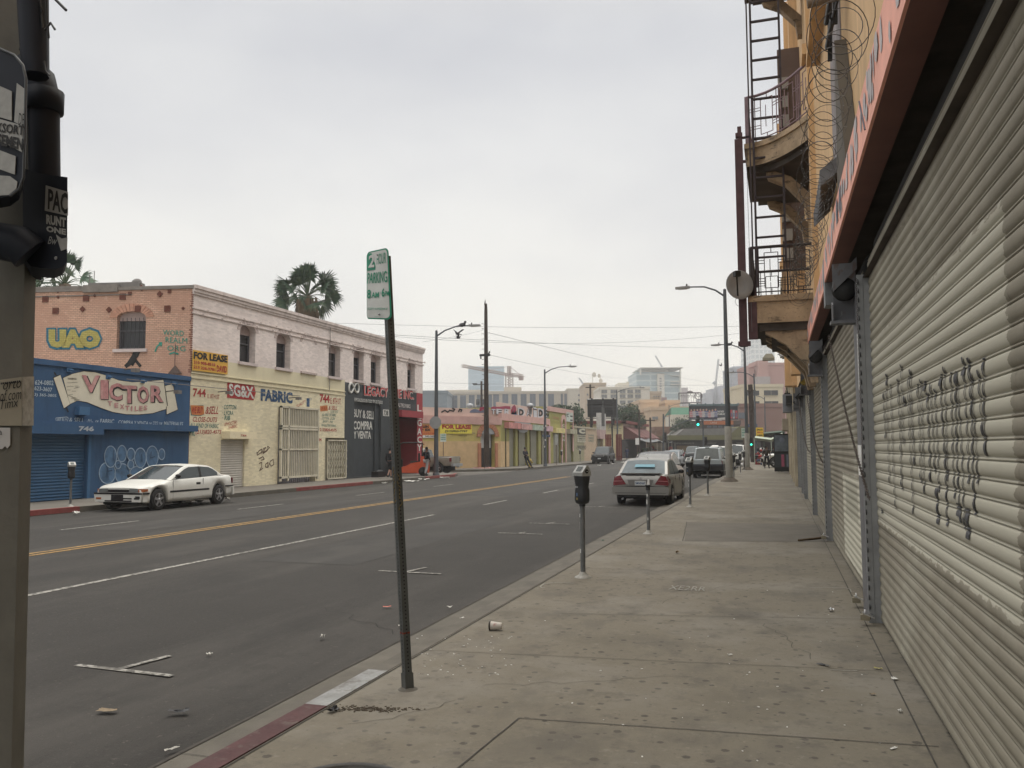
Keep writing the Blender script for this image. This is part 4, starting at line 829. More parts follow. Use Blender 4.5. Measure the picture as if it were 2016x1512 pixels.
# stuff on far roofs: dark billboard back, trees
def bbox3(name,label,cat,p0,p1,ytop,D,dep,mt,yb=None,win=None,**k): pass
def leafy(name,label,px,py,D,rx,rz,n=2600,col=(.018,.042,.016),group=None,trunk=True,seed=1):
    p=atD(px,py,D); rg=random.Random(seed); o=thing(name,label,'tree',(p.x,p.y,0),group=group)
    lm=[mat('leaf_%s_%d'%(name,i),tuple(c*k for c in col),.7,.25,1.5,kind='obj') for i,k in enumerate((.6,1,1.5))]
    m=MB((p.x,p.y,0)); cl=[]
    for i in range(26):
        a=rg.uniform(0,6.28); r=math.sqrt(rg.random())*.75; zz=rg.uniform(-.7,.75)*(1-r*.5); s_=rg.uniform(.22,.42)
        cl.append((r*math.cos(a)*rx,r*math.sin(a)*rx,zz*rz,s_*rx))
    for i in range(n):
        c=cl[i%26]; v=Vector((rg.gauss(0,1),rg.gauss(0,1),rg.gauss(0,1))).normalized()*c[3]*rg.uniform(.75,1.05)
        q=Vector((p.x+c[0]+v.x,p.y+c[1]+v.y,p.z+c[2]+v.z*.8)); s_=rx*rg.uniform(.03,.065); a_=Vector((rg.gauss(0,1),rg.gauss(0,1),rg.gauss(0,1))).normalized(); b_=a_.orthogonal().normalized()
        m.q([q-a_*s_,q-b_*s_*.6,q+a_*s_,q+b_*s_*.6],rg.choice((0,0,1,1,2)))
    m.build('crown',lm,o)
    if trunk:
        m=MB((p.x,p.y,0)); m.tube([(p.x,p.y,0),(p.x+.1,p.y,p.z*.5),(p.x,p.y,p.z)],[.35,.28,.2],8)
        for i in range(5): c=cl[i]; m.tube([(p.x,p.y,p.z-.4*rz),(p.x+c[0]*.8,p.y+c[1]*.8,p.z+c[2]*.8)],[.14,.05],6)
        m.build('trunk',mat('bark',(.10,.08,.06),.9,.3,4),o)
leafy('leafy_tree','dark green tree behind the pink-trimmed end wall left of the black billboard',1118,822,120,3.1,2.1,seed=2); leafy('leafy_tree','dark green tree behind the yellow building to the far left of the pale hospital-like block',1098,815,122,2.2,1.6,seed=3)
leafy('leafy_tree','dense dark tree right of the black billboard, above the dark red eaves',1229,818,138,3.0,2.1,seed=4); leafy('leafy_tree','dark tree at the right end of the dark red eaves beside the cream building',1252,828,140,2.0,1.5,seed=5)
leafy('leafy_tree','rounded green tree in front of the green roof at the end of the street',1342,838,150,2.3,1.9,seed=6,n=2200); leafy('leafy_tree','small green tree left of the team billboard above the green canopy',1330,850,152,1.3,1.1,seed=7,n=1200)
def palm(label,pl_x,px,py,R_,seed,nf=34,hang=True,trunkr=.33):
    r=ray(px,py); t=pl_x/r.x; p=CP+r*t; rg=random.Random(seed)
    o=thing('palm_tree',label,'palm tree',(p.x,p.y,0),group='fan palms behind the corner building')
    m=MB((p.x,p.y,0)); fg=[mat('palm_green_%d'%i,c,.6,.2,2,kind='obj') for i,c in enumerate([(.026,.056,.032),(.042,.082,.044),(.07,.10,.05)])]
    dead=mat('palm_thatch',(.15,.11,.07),.9,.3,5,kind='obj')
    for i in range(nf):
        el_=math.radians(rg.uniform(-38,88)); az_=rg.uniform(0,6.28) if i>8 else i*.7
        d=Vector((math.cos(el_)*math.cos(az_),math.cos(el_)*math.sin(az_),math.sin(el_))); ln=R_*rg.uniform(.42,.62)
        base=p+d*ln*1.0+Vector((0,0,-.12*ln*math.cos(el_))); m.tube([p,p+d*ln*.5+Vector((0,0,.04)),base],[.035,.025,.015],4,2)
        side=d.cross(Vector((0,0,1))); side=side.normalized() if side.length>.05 else Vector((1,0,0)); up=side.cross(d).normalized()
        tilt=rg.uniform(-1.3,1.3); side=(side*math.cos(tilt)+up*math.sin(tilt)).normalized(); up=side.cross(d).normalized()
        nl=17; L_=R_*rg.uniform(.36,.5)
        for k in range(nl):
            a=math.radians(-72+144*k/(nl-1)); dd=(d*math.cos(a)+side*math.sin(a)).normalized(); l2=L_*(1-.25*abs(a)/1.8)*rg.uniform(.88,1.08)
            wv=dd.cross(up).normalized()*R_*.019; drop=l2*rg.uniform(.05,.3)
            mid=base+dd*l2*.55; tip=base+dd*l2*.92+Vector((0,0,-drop))
            mi=rg.choice((0,0,1,1,2)); m.q([base,mid-wv,tip,mid+wv],mi)
    m.build('fronds',fg,o)
    m=MB((p.x,p.y,0)); m.tube([(p.x,p.y,0),(p.x+.15,p.y,p.z*.5),(p.x,p.y,p.z)],[trunkr*1.2,trunkr,trunkr*.9],10); m.build('trunk',mat('palm_bark',(.16,.12,.09),.9,.3,6),o)
    if hang:
        m=MB((p.x,p.y,0))
        for i in range(210):
            a=rg.uniform(0,6.28); z=rg.uniform(-.1,-R_*.75); r0=R_*.18*(1+.5*rg.random())+(-z)*.12; l2=R_*rg.uniform(.3,.6)
            q=p+Vector((r0*math.cos(a),r0*math.sin(a),z)); t=Vector((-math.sin(a),math.cos(a),0))*R_*.03; m.q([q-t,q+t,q+Vector((math.cos(a)*.12,math.sin(a)*.12,-l2))+t*.2,q+Vector((math.cos(a)*.1,math.sin(a)*.1,-l2))-t*.4],0)
        m.build('dead_frond_skirt',dead,o)
palm('bushy fan palm rising behind the pale pink cornice',-33,606,583,2.95,5,nf=60)
palm('fan palm behind the salmon brick wall, beside the black traffic housing',-36,128,560,2.2,9,nf=28,hang=False)
# ================================================================ poles and lamps
steel=mat('painted_steel_pole',(.09,.10,.11),.55,.15,3,metal=.3,dirt=.3,dcol=(.05,.05,.05),dsc=4); conc=mat('concrete_pole',(.24,.23,.20),.85,.15,6,dirt=.3,dcol=(.12,.11,.1),dsc=6)
lensm=mat('lamp_lens',(.5,.5,.48),.3)
def lamp(label,loc,h=8.9,arm=2.2,side=1,mt=steel,r=.09,base=False,group='street lamps along the road'):
    o=thing('street_lamp',label,'street lamp',loc,group=group); m=MB()
    m.tube([(0,0,0),(0,0,h)],[r*1.5,r*.8],12); m.ell((0,0,h+.05),.08); m.lathe([(r*2.2,0),(r*2.0,.12),(r*1.6,.2)],(0,0,0),12); m.build('pole',mt,o)
    if base:
        m=MB(); m.lathe([(.17,0),(.165,2.6),(.14,2.62)],(0,0,.0),14); m.build('lower_pole',conc,o); m=MB(); m.lathe([(.42,0),(.40,.06),(.27,.14),(.24,.2)],(0,0,0),14); m.build('base',mat('base_brown',(.12,.10,.08),.8,.2),o)
    m=MB(); s_=side; m.tube([(0,0,h-.25),(s_*arm*.25,0,h+.08),(s_*arm*.55,0,h+.28),(s_*arm,0,h+.32)],[.05,.045,.04,.035],8); m.build('arm',mt,o)
    m=MB(); m.pr([(s_*(arm-.1),-.14,h+.26),(s_*(arm+.6),-.1,h+.24),(s_*(arm+.6),.1,h+.24),(s_*(arm-.1),.14,h+.26)],(0,0,.1)); hd=m.build('lamp_head',mat('lamp_head_grey',(.25,.25,.24),.5),o,bevel=.03)
    m=MB(); m.box(min(s_*(arm+.02),s_*(arm+.45)),max(s_*(arm+.02),s_*(arm+.45)),-.08,.08,h+.215,h+.245); m.build('lens',lensm,hd)
    m=MB(); m.lathe([(.03,0),(.045,.08),(.02,.12)],(s_*(arm+.05),0,h+.36),8); m.build('sensor',blk,hd)
    return o
lamp('tall street lamp on the near pavement with pale concrete lower pole, nearest on the right',(-2.21,41.1,0),9.15,1.75,-1,r=.1,base=True)
lamp('second street lamp on the right pavement with a pigeon on its arm',(-2.05,62,0),8.75,1.75,-1,r=.1,base=True)
lamp('third street lamp on the right pavement, seen behind the leaning wooden pole',(-1.95,84,0),8.6,1.9,-1,r=.09)
lamp('small distant street lamp at the far right pavement end',(-1.5,122,0),8.5,1.8,-1,r=.08)
lamp('street lamp on the far pavement carrying the back of a stop sign',(-19.75,47,0),8.75,2.25,1,r=.1)
lamp('slim street lamp with stickers in front of the pink pillar and shutters',(-19.6,71.5,0),8.5,2.3,1,r=.09)
lamp('street lamp beside the market stall fence on the left',(-20.2,110,0),9.2,3.1,1,r=.09)
lamp('distant street lamp near the peach building at the end of the left side',(-20,165,0),9.8,3.6,1,r=.09)
# stickers on lamps (parts)
L1=[o for o in COL.objects if o.name.startswith('street_lamp')]
m=MB(); rg=random.Random(4)
for i in range(14):
    z=1.5+rg.random()*2.4; a=rg.uniform(-2.6,-.4); c=Vector((math.cos(a),math.sin(a),0))*.135; t=Vector((-math.sin(a),math.cos(a),0)); m.q([c-t*.06+Vector((0,0,z)),c+t*.06+Vector((0,0,z)),c+t*.06+Vector((0,0,z+.16)),c-t*.06+Vector((0,0,z+.16))],i%2)
m.build('stickers',[mat('sticker_white',(.55,.55,.52),.6),mat('sticker_dark',(.1,.1,.12),.6)],L1[5])
# stop sign seen from behind
p=atY(857,832,47-.25) ; o=thing('stop_sign','grey back of an octagonal stop sign on the far pavement lamp','sign',p); m=MB()
m.pr([(.40*math.cos(math.pi/8+k*math.pi/4),0,.40*math.sin(math.pi/8+k*math.pi/4)) for k in range(8)],(0,.02,0)); m.build('plate',mat('bare_aluminium',(.36,.37,.38),.45,.08,3,metal=.3),o)
m=MB(); m.box(-.03,.03,.02,.2,-.3,.3); m.build('bracket',steel,o)
# wooden poles
wood=mat('creosoted_wood',(.045,.033,.026),.85,.3,3,bump=.6,bsc=20,dirt=.3,dcol=(.02,.017,.015))
wy=61.5
p0=G(958,922); pt=atY(956.5,598,p0.y); o=thing('utility_pole','tall dark wooden utility pole with a split top in front of the orange arch','utility pole',(p0.x,p0.y,0)); m=MB((p0.x,p0.y,0)); m.tube([(p0.x,p0.y,0),((p0.x+pt.x)/2,p0.y,pt.z/2),(pt.x,pt.y,pt.z-.6),(pt.x,pt.y,pt.z)],[.25,.19,.14,.11],10); m.tube([(pt.x-.08,pt.y,pt.z-.1),(pt.x-.05,pt.y,pt.z+.35)],[.08,.02],5); m.build('pole',wood,o)
m=MB((p0.x,p0.y,0)); q=atY(957,700,p0.y); m.box(q.x-.45,q.x+.45,p0.y-.35,p0.y-.22,q.z-.08,q.z+.08); m.tube([(q.x+.25,p0.y-.3,q.z-.1),(q.x+.42,p0.y-.3,q.z+.3)],.06,6); m.tube([(q.x-.35,p0.y-.3,q.z-.3),(q.x-.35,p0.y-.3,q.z+.1)],.06,6)
for k in range(22): z=3+k*.42; m.box(p0.x-.4,p0.x-.2,p0.y-.02,p0.y+.02,z,z+.03)
m.build('crossarm_and_steps',blk,o)
m=MB((p0.x,p0.y,0)); rg=random.Random(8)
for i in range(16): a=rg.uniform(0,6.28); r_=rg.uniform(.3,1.1); m.box(p0.x+r_*math.cos(a)-.12,p0.x+r_*math.cos(a)+.12,p0.y-.6+.3*math.sin(a),p0.y-.5+.3*math.sin(a)+.12,.0,.06+.05*rg.random())
tag(m.build('litter_heap',mat('pink_rag',(.5,.3,.28),.9,.3,8)),'pale pink rags and litter around the foot of the wooden pole','litter')
p0=G(1486,910); p0=Vector((-2.35,92,0)); pt=atY(1477,757,92); o=thing('utility_pole','leaning dark wooden pole on the right pavement with a blue street sign','utility pole',(p0.x,p0.y,0)); m=MB((p0.x,p0.y,0)); m.tube([(p0.x,92,0),(pt.x,92,pt.z)],[.36,.24],10); m.build('pole',wood,o); m=MB((p0.x,p0.y,0)); m.box(pt.x-.55,pt.x+.55,91.6,91.75,pt.z-.75,pt.z-.6); m.build('crossarm',wood,o)
p=atD(948,792,130); o=thing('utility_pole','thin distant utility pole with transformers above the yellow building roof','utility pole',(p.x,p.y,0)); m=MB((p.x,p.y,0)); m.tube([(p.x,p.y,0),(p.x,p.y,p.z+3.3)],.16,8); m.build('pole',wood,o); m=MB((p.x,p.y,0))
for z in (2.7,-.8,-1.6): m.box(p.x-1.3,p.x+1.2,p.y-.1,p.y+.1,p.z+z,p.z+z+.12)
for dx in (-.5,.6): m.lathe([(.25,0),(.3,.1),(.3,.8),(.2,.9)],(p.x+dx,p.y-.3,p.z-.4),8)
for dx in (-1.3,-.9): m.lathe([(.1,0),(.25,.2)],(p.x+dx,p.y,p.z+2.8),8)
m.build('transformer_rack',mat('rack_grey',(.07,.075,.08),.6),o)
for px,py0,py1,lb in ((1162,808,757,'dark thin pole standing behind the black billboard'),(1258,835,808,'thin pale pole right of the trees beside the eaves building'),(1280,850,822,'short brown pole in front of the peach building')):
    D=125; p=atD(px,py1,D); o=thing('service_pole',lb,'pole',(p.x,p.y,0)); m=MB((p.x,p.y,0)); m.tube([(p.x,p.y,0),(p.x,p.y,p.z)],.14,8); m.build('pole',wood,o); m=MB((p.x,p.y,0)); m.box(p.x-.7,p.x+.7,p.y-.06,p.y+.06,p.z-.5,p.z-.35); m.build('crossarm',wood,o)
# overhead wires
wm=mat('wire_black',(.16,.16,.17),.6); 
def wire(a,b,lab,sag=.5,r=.014):
    r*=.7; m=MB(a); a=Vector(a); b=Vector(b); m.tube([a.lerp(b,i/14)-Vector((0,0,sag*4*(i/14)*(1-i/14))) for i in range(15)],r,5)
    tag(m.build('overhead_wire',wm),lab,'wire',group='overhead wires across the street')
wire(atD(660,636,55),atD(1475,642,60),'topmost thin wire crossing the sky from the pink building to the balconies',.2)
wire(atD(660,652,55),atD(1475,654,72),'second wire below the topmost, crossing the pale sky',.9)
wire(atD(770,659,60),atD(1475,685,110),'lowest long wire sagging past the two right-hand street lamps',.3,.02)
wire(atD(832,673,56),atD(957,648,70),'short slanting wire from the cornice end to the wooden pole',.1)
wire(atD(958,654,70),atD(1440,760,230),'wire falling away from the wooden pole towards the towers',.5,.025)
wire(atD(960,698,70),atD(1230,745,190),'thin wire descending from the pole crossarm over the crane',.4,.02)
wire(atD(832,753,130),atD(1480,757,150),'faint far wire just above the skyline',.3,.025); wire(atD(860,800,90),atD(944,765,130),'wire rising from the yellow building parapet to the thin pole',.1,.02)
# pigeons
def bird(p,lb,wing=False,s=1.):
    o=thing('pigeon',lb,'pigeon',p,rz=rnd()*6,group='pigeons around the lamps'); o.scale=(s,s,s); m=MB(); m.ell((0,0,.08),(.16,.07,.075)); m.ell((.15,0,.17),.045); m.tube([(.1,0,.1),(.15,0,.16)],[.05,.035],6); m.pr([(-.13,-.03,.07),(-.13,.03,.07),(-.3,.05,.05),(-.3,-.05,.05)],(0,0,.015)); m.tube([(.19,0,.17),(.23,0,.16)],[.012,.003],5)
    if wing: m.pr([(.07,.03,.1),(-.07,.03,.1),(-.12,.35,.28),(.02,.33,.28)],(0,0,.01)); m.pr([(.07,-.03,.1),(-.07,-.03,.1),(-.12,-.33,.32),(.02,-.3,.32)],(0,0,.01))
    m.build('body',mat('pigeon_grey',(.05,.05,.055),.7,.2,20),o)
bird(atY(910,644,47),'pigeon perched on the end of the stop-sign lamp head',s=1.7); bird(atY(901,660,47),'pigeon flying just below the left street lamp head',True,1.15); bird(atY(902,667,47),'small flying pigeon, lowest of those under the left lamp',True,.8)
bird(atY(1436,681,62),'pigeon sitting on the arm of the second lamp on the right',s=1.4); bird(atD(1419,721,200),'tiny bird flying in the sky left of the tall right lamp',True,2)
# ================================================================ far buildings (real blocks at their distances; haze partly painted into tower colours)
def block(name,label,px0,px1,ptop,D,dep,mt,win=None,wm_=None,extra=None,tilt=0):
    a=atD(px0,ptop,D); b=atD(px1,ptop,D); u=Vector((b.x-a.x,b.y-a.y,0)); W_=u.length; u.normalize()
    if tilt: u=Matrix.Rotation(math.radians(tilt),3,'Z')@u
    o=thing(name,label,'building',(a.x,a.y,0),rz=math.atan2(u.y,u.x)); H_=(a.z+b.z)/2
    m=MB(); m.box(0,W_,0,dep,-1,H_); m.box(.3,W_-.3,.3,dep-.3,H_,H_+.02); m.box(-.15,W_+.15,-.15,dep+.15,H_-.5,H_+.3)
    m.build('wall',mt,o)
    k=W_/(px1-px0)
    if win:
        for x0,x1,y0,y1 in win:
            m=MB(); X0,X1=(x0-px0)*k,(x1-px0)*k; Z1=H_-(y0-ptop)*k; Z0=H_-(y1-ptop)*k
            m.box(X0,X1,-.12,-.02,Z0,Z1); m.box((X0+X1)/2-.06*k,(X0+X1)/2+.06*k,-.2,-.1,Z0,Z1,1); m.box(X0-.1,X1+.1,-.3,-.05,Z0-.3*k,Z0,1)
            m.build('window',[wm_ or mat('far_glass',(.10,.12,.15),.3,.15,.05),mt],o)
    return o,k,H_
hz=lambda r,g,b:(r,g,b)
mb=mat('far_beige',(.46,.42,.36),.9,.04,.02); 
w_=[]
for x in [857,876,893,910,927,943,961,975,993,1011,1029,1047,1065,1083]: w_.append((x-4 if x>857 else 855,x+7.5,779-(x-857)*.02,806))
w_+= [(1104,1108,773,800),(1111,1116,774,800)]
o,k,H_=block('office_building','long beige office building with tall paired window strips on the skyline',852,1118,772.5,250,18,mb,w_,mat('strip_glass',(.13,.15,.18),.3,.1,.1))
m=MB(); m.box(25*k,110*k,4,14,H_,H_+7*k); m.box(140*k,175*k,4,14,H_,H_+12*k); m.box(60*k,250*k,8,16,H_,H_+6*k); m.build('roof_plant',mb,o)
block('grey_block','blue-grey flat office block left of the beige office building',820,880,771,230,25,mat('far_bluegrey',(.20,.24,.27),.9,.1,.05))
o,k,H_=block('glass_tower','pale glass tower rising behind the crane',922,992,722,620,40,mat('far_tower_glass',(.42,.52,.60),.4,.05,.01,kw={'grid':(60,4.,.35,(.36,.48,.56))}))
# crane
cr=mat('crane_paint',(.30,.22,.19),.7); p=atD(1002.5,756,400); o=thing('tower_crane','pale brown tower crane with a long jib in front of the glass tower','crane',(p.x,p.y,0)); O_=(p.x,p.y,0)
def lattice(m,a,b,w_,n,r=.25):
    a=Vector(a); b=Vector(b); t=(b-a).normalized(); s1=t.cross(Vector((.3,1,.1))).normalized()*w_/2; s2=t.cross(s1).normalized()*w_/2
    c=[s1+s2,s1-s2,-s1-s2,-s1+s2]
    for q in c: m.tube([a+q,b+q],r,4,0,False)
    for i in range(n):
        for j in range(4): m.tube([a.lerp(b,i/n)+c[j],a.lerp(b,(i+1)/n)+c[(j+1)%4]],r*.6,4,0,False)
m=MB(O_); lattice(m,(p.x,p.y,0),atD(1002.5,735,400),2.6,30,.22); m.build('mast',cr,o)
m=MB(O_); lattice(m,atD(1006,739,400),atD(910,720,370),1.0,30,.14); lattice(m,atD(1002,737,400),atD(1030,741,408),1.1,8,.18); m.build('jib',cr,o)
m=MB(O_); lattice(m,atD(1002.5,738,400),atD(1002.5,721,400),1.2,5,.2); m.tube([atD(1002.5,721,400),atD(1026,739,406)],.13,4); m.tube([atD(1002.5,721,400),atD(960,729,386)],.1,4); m.build('tower_head',cr,o)
q=atD(1026,743,406); m=MB(O_); m.box(q.x-1,q.x+1,q.y-.8,q.y+.8,q.z-1.4,q.z+.6); m.build('counterweight',cr,o)
cm=mat('far_cream',(.52,.49,.42),.9,.05,.03); tn=mat('far_tan',(.46,.38,.29),.9,.05,.05); wt=mat('far_white',(.60,.57,.50),.9,.04,.05); pc=mat('far_peach',(.50,.38,.27),.9,.06,.06)
block('hospital_block','cream block with small square windows left of the tan dish building',1117,1154,766,330,24,cm,[(x,x+3,y,y+4) for y in (776,786,796,806) for x in (1138,1145.5)])
o,k,H_=block('tan_block','tan block carrying white satellite dishes on its roof',1151,1193,755,300,22,tn,[(1155,1158,y,y+4) for y in (775,785,795)])
dsh=mat('dish_white',(.55,.52,.46),.6)
for px,py,r_,ry,lb in ((1168,738,.95,.5,'largest pale satellite dish, top left on the tan block'),(1181,740,.75,-.8,'dark-backed satellite dish at the top of the mast on the tan block'),(1182,750,.75,.2,'lower satellite dish at the roof edge of the tan block')):
    q=atD(px,py,302); o=thing('satellite_dish',lb,'satellite dish',q,rz=YAW+ry,group='dishes on the tan block'); m=MB(); m.lathe([(.05,0),(r_*.5,-.15*r_),(r_*.85,-.45*r_),(r_,-.6*r_)],(0,0,0),16,ax='y'); m.build('dish',dsh,o); m=MB(); m.tube([(0,0,0),(0,.5,-.8)],.12,6); m.tube([(0,.5,-.8),(0,.5,-(q.z-atD(px,756,302).z)-.1)],.12,6); m.build('mast',dsh,o)
o,k,H_=block('white_block','white office block with rows of wide grey windows',1181,1279,763,260,20,wt,[(x,x+11,y,y+6.5) for y in (767.5,777,788.5,799) for x in (1184,1202,1220,1235,1250) if not (x<1190 and y>790)],mat('grey_glass',(.18,.19,.19),.4))
m=MB(); m.box(39*k,60*k,3,12,H_,H_+11*k); m.box(56*k,60*k,2.8,12.2,H_+8*k,H_+13*k); m.build('roof_tower',wt,o)
block('peach_block','tall tan side block with small windows right of the white office block',1279,1303,772,270,14,tn,[(x,x+2.2,y,y+2.6) for y in (779,785,791,797) for x in (1287,1292,1297)],tilt=12)
block('mauve_block','mauve slab behind the peach warehouse',1302,1312,784,280,12,mat('far_mauve',(.34,.25,.25),.9))
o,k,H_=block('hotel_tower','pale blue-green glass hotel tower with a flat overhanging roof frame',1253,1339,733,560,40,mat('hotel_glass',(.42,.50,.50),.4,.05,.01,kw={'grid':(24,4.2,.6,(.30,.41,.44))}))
m=MB(); m.box(13*k,66*k,4,30,H_,H_+9*k); m.box(20*k,56*k,6,28,H_+9*k,H_+11*k); m.build('penthouse',mat('hotel_cream',(.55,.53,.46),.9),o)
m=MB(); m.box(6*k,90*k,-4,34,H_+7.5*k,H_+9*k); m.box(84*k,86*k,-3,-1,0,H_+7.5*k); m.box(6*k,8*k,-3,-1,H_-5*k,H_+7.5*k); m.build('roof_frame',mat('hotel_frame',(.60,.59,.53),.8),o)
m=MB(); m.box(40*k,54*k,-1.6,0,0,H_-3*k); m.build('core',mat('hotel_cream',(.55,.53,.46),.9),o)
for i in range(9):
    m=MB(); m.box(44.5*k,48*k,-1.8,-1.5,H_-(14+i*5)*k,H_-(11.8+i*5)*k); m.build('window',mat('far_glass',(.10,.12,.15),.3),o)
for y in (8,19,25): 
    m=MB(); m.box(66*k,86*k,-1.5,0,H_-y*k,H_-(y-1.2)*k); m.build('balcony',mat('hotel_frame',(.60,.59,.53),.8),o)
o,k,H_=block('peach_warehouse','wide peach warehouse with two small windows below the white block',1260,1297,789,200,20,pc); 
o,k,H_=block('peach_warehouse','long peach warehouse wall with two grey windows beyond the short brown pole',1281,1362,803,190,16,pc,[(1284,1295,820,826),(1304,1311,819,825)],mat('grey_glass',(.18,.19,.19),.4))
o,k,H_=block('peach_annexe','plain peach upper block behind the street end left of the green roof',1310,1338,790,205,12,pc)
block('pale_low_wall','low pale wall at the far street end with a brown hut in front',1268,1330,850,168,6,mat('low_cream',(.5,.42,.3),.9))
o,k,H_=block('brown_hut','low brown flat shed before the pale wall at the street end',1290,1320,843,160,5,mat('hut_brown',(.20,.12,.09),.9))
block('wood_fence_wall','weathered brown board fence wall beyond the stall',1268,1316,862,152,.6,mat('board_brown',(.16,.13,.09),.9,.3,2))
# green roof building
o=thing('green_roof_building','cream building with a bright green tiled mansard roof','building',atD(1322,816,175)); m=MB(o.location); a=atD(1322,816,175); b=atD(1362,816,175); u=(b-a); bk=Vector((-u.y,u.x,0)).normalized()*8
a.z=b.z; gz=Vector((0,0,1.6)); m.q([a,b,b+gz+bk*.3-u*.02,a+gz+bk*.3+u*.1],0); m.q([b,b+bk,b+bk+gz*0,b+gz+bk*.3-u*.02],0); m.q([a,a+bk,a+gz+bk*.3+u*.1],0)
m.build('roof',mat('green_tiles',(.028,.12,.07),.7,.1,1),o); m=MB(o.location); m.pr([a+Vector((0,0,-.3)),b+Vector((0,0,-.3)),b,a],bk*.1); m.pr([Vector((a.x,a.y,0)),Vector((b.x,b.y,0)),b-Vector((0,0,.3)),a-Vector((0,0,.3))],bk*.9); m.build('wall',cm,o)
# script sign seen from behind on its frame
def board(name,label,cat,x0,x1,y0,y1,D,mt,th=.3,legs=True,legm=None):
    a=atD(x0,y1,D); b=atD(x1,y1,D); c=atD(x0,y0,D); u=Vector((b.x-a.x,b.y-a.y,0)); W_=u.length; H_=c.z-a.z; o=thing(name,label,cat,(a.x,a.y,a.z),rz=math.atan2(u.y,u.x))
    if mt: m=MB(); m.box(0,W_,0,th,0,H_); m.build('panel',mt,o)
    if legs:
        m=MB(); 
        for t in (.15,.5,.85): m.tube([(W_*t,th+.2,-a.z),(W_*t,th+.2,H_)],.12,6)
        m.build('supports',legm or steel,o)
    return o,W_,H_
dk2=mat('sign_frame_dark',(.10,.085,.085),.7)
o,W_,H_=board('roof_sign','openwork roof sign with looping script seen mirrored from behind','sign',1337,1380.5,773.5,793,300,None,legs=False)
m=MB()
for a_,b_ in (((0,0,0),(W_,0,0)),((0,0,H_),(W_,0,H_)),((0,0,-8),(0,0,H_)),((W_,0,-8),(W_,0,H_))): m.tube([a_,b_],.22,6)
for i in range(1,9): m.tube([(W_*i/9,.3,0),(W_*i/9,.3,H_)],.06,4)
m.lathe([(.0,0),(1.3,0),(.9,.6),(.2,.8)],(W_*.5,0,H_),12); m.build('frame',dk2,o)
m=MB(); m.text('Orpheum',lambda u,v:(W_*(.94-.88*u),-.3,H_*(.42+.5*v)),0,bold=.0,shear=.3); m.tube([(W_*.87+1.35*math.cos(t),-.35,H_*.68+1.25*math.sin(t)) for t in [k*.35 for k in range(19)]],.16,5); m.build('script_letters',dk2,o)
# billboard with a line of players and cans
o,W_,H_=board('billboard','dark billboard with a group of people in striped sports shirts','billboard',1357,1453,799.5,826.5,150,mat('billboard_dark',(.03,.035,.045),.6,.1))
m=MB(); m.box(-.1,W_+.1,-.3,.1,H_,H_+.35); 
for i in range(7): m.box(W_*i/6-.05,W_*i/6+.05,-.6,.1,H_+.1,H_+.5)
m.build('light_rail',mat('rail_teal',(.08,.13,.14),.6),o)
rg=random.Random(5); m=MB(); skin_=mat('poster_skin',(.42,.26,.2),.8)
for i in range(9):
    x=W_*(.045+.062*i); h=H_*(.55+.1*rg.random()); c=1+i%3
    m.q([(x-.32,-.05,h*.25),(x+.32,-.05,h*.25),(x+.36,-.05,h),(x-.36,-.05,h)],c); m.q([(x-.3,-.055,0),(x+.3,-.055,0),(x+.3,-.055,h*.3),(x-.3,-.055,h*.3)],4); m.q([(x+.17*math.cos(t),-.06,h+.2+.2*math.sin(t)) for t in [k*.785 for k in range(8)]],0)
    for j in range(3): m.q([(x-.34,-.065,h*(.4+.2*j)),(x+.34,-.065,h*(.4+.2*j)),(x+.34,-.065,h*(.47+.2*j)),(x-.34,-.065,h*(.47+.2*j))],5)
m.q([(W_*.3,-.04,0),(W_*.8,-.04,0),(W_*.78,-.04,H_*.18),(W_*.5,-.04,H_*.1)],5)
m.build('poster_figures',[skin_,mat('poster_pink_shirt',(.45,.16,.18),.8),mat('poster_white_shirt',(.42,.40,.42),.8),mat('poster_blue_shirt',(.1,.12,.25),.8),mat('poster_shorts',(.03,.03,.05),.8),mat('poster_pale',(.42,.40,.38),.7)],o)
m=MB(); m.text('THE TASTE',lambda u,v:(W_*(.58+.13*u),-.06,H_*(.52+.14*v)),0,bold=.03); m.text('OF GAME DAY',lambda u,v:(W_*(.575+.16*u),-.06,H_*(.34+.13*v)),0,bold=.03); m.build('lettering',tx_wht,o)
m=MB()
for i in range(4): m.box(W_*(.79+.052*i),W_*(.83+.052*i),-.1,-.03,H_*.08,H_*(.75-.03*i),i%2); m.box(W_*(.8+.052*i),W_*(.82+.052*i),-.12,-.1,H_*.2,H_*.5,2)
m.build('printed_cans',[mat('can_grey',(.35,.35,.37),.5),mat('can_red',(.35,.05,.06),.5),tx_blu],o)
o,W_,H_=board('shop_sign','orange strip sign below the sports billboard','sign',1384,1444,828.5,836,150,mat('rust_orange',(.36,.12,.05),.7),legs=False); m=MB(); m.text('L A U I E',lambda u,v:(W_*(.25+.2*u),-.05,H_*(.3+.4*v)),0); m.build('lettering',tx_wht,o)
# dark back of a billboard on the left roofs
o,W_,H_=board('billboard','large black back of a roof billboard on the left above the eaves',('billboard'),1157,1214,786,821,122,blk,th=.25,legm=blk)
m=MB(); 
for i in range(6): m.box(.1,W_-.1,-.12,-.02,H_*i/6+.15,H_*i/6+.25,0)
for t in (.12,.5,.86): m.box(W_*t,W_*t+.25,-.2,-.1,-1.2,H_+.15,0)
m.box(-.3,W_+.3,-.9,-.1,-.25,-.15,1); m.tube([(0,0,H_),(W_*.6,-.1,H_+.15)],.05,5,2); m.build('frame',[mat('frame_black',(.03,.03,.032),.7),mat('catwalk',(.10,.10,.10),.7),wht],o)
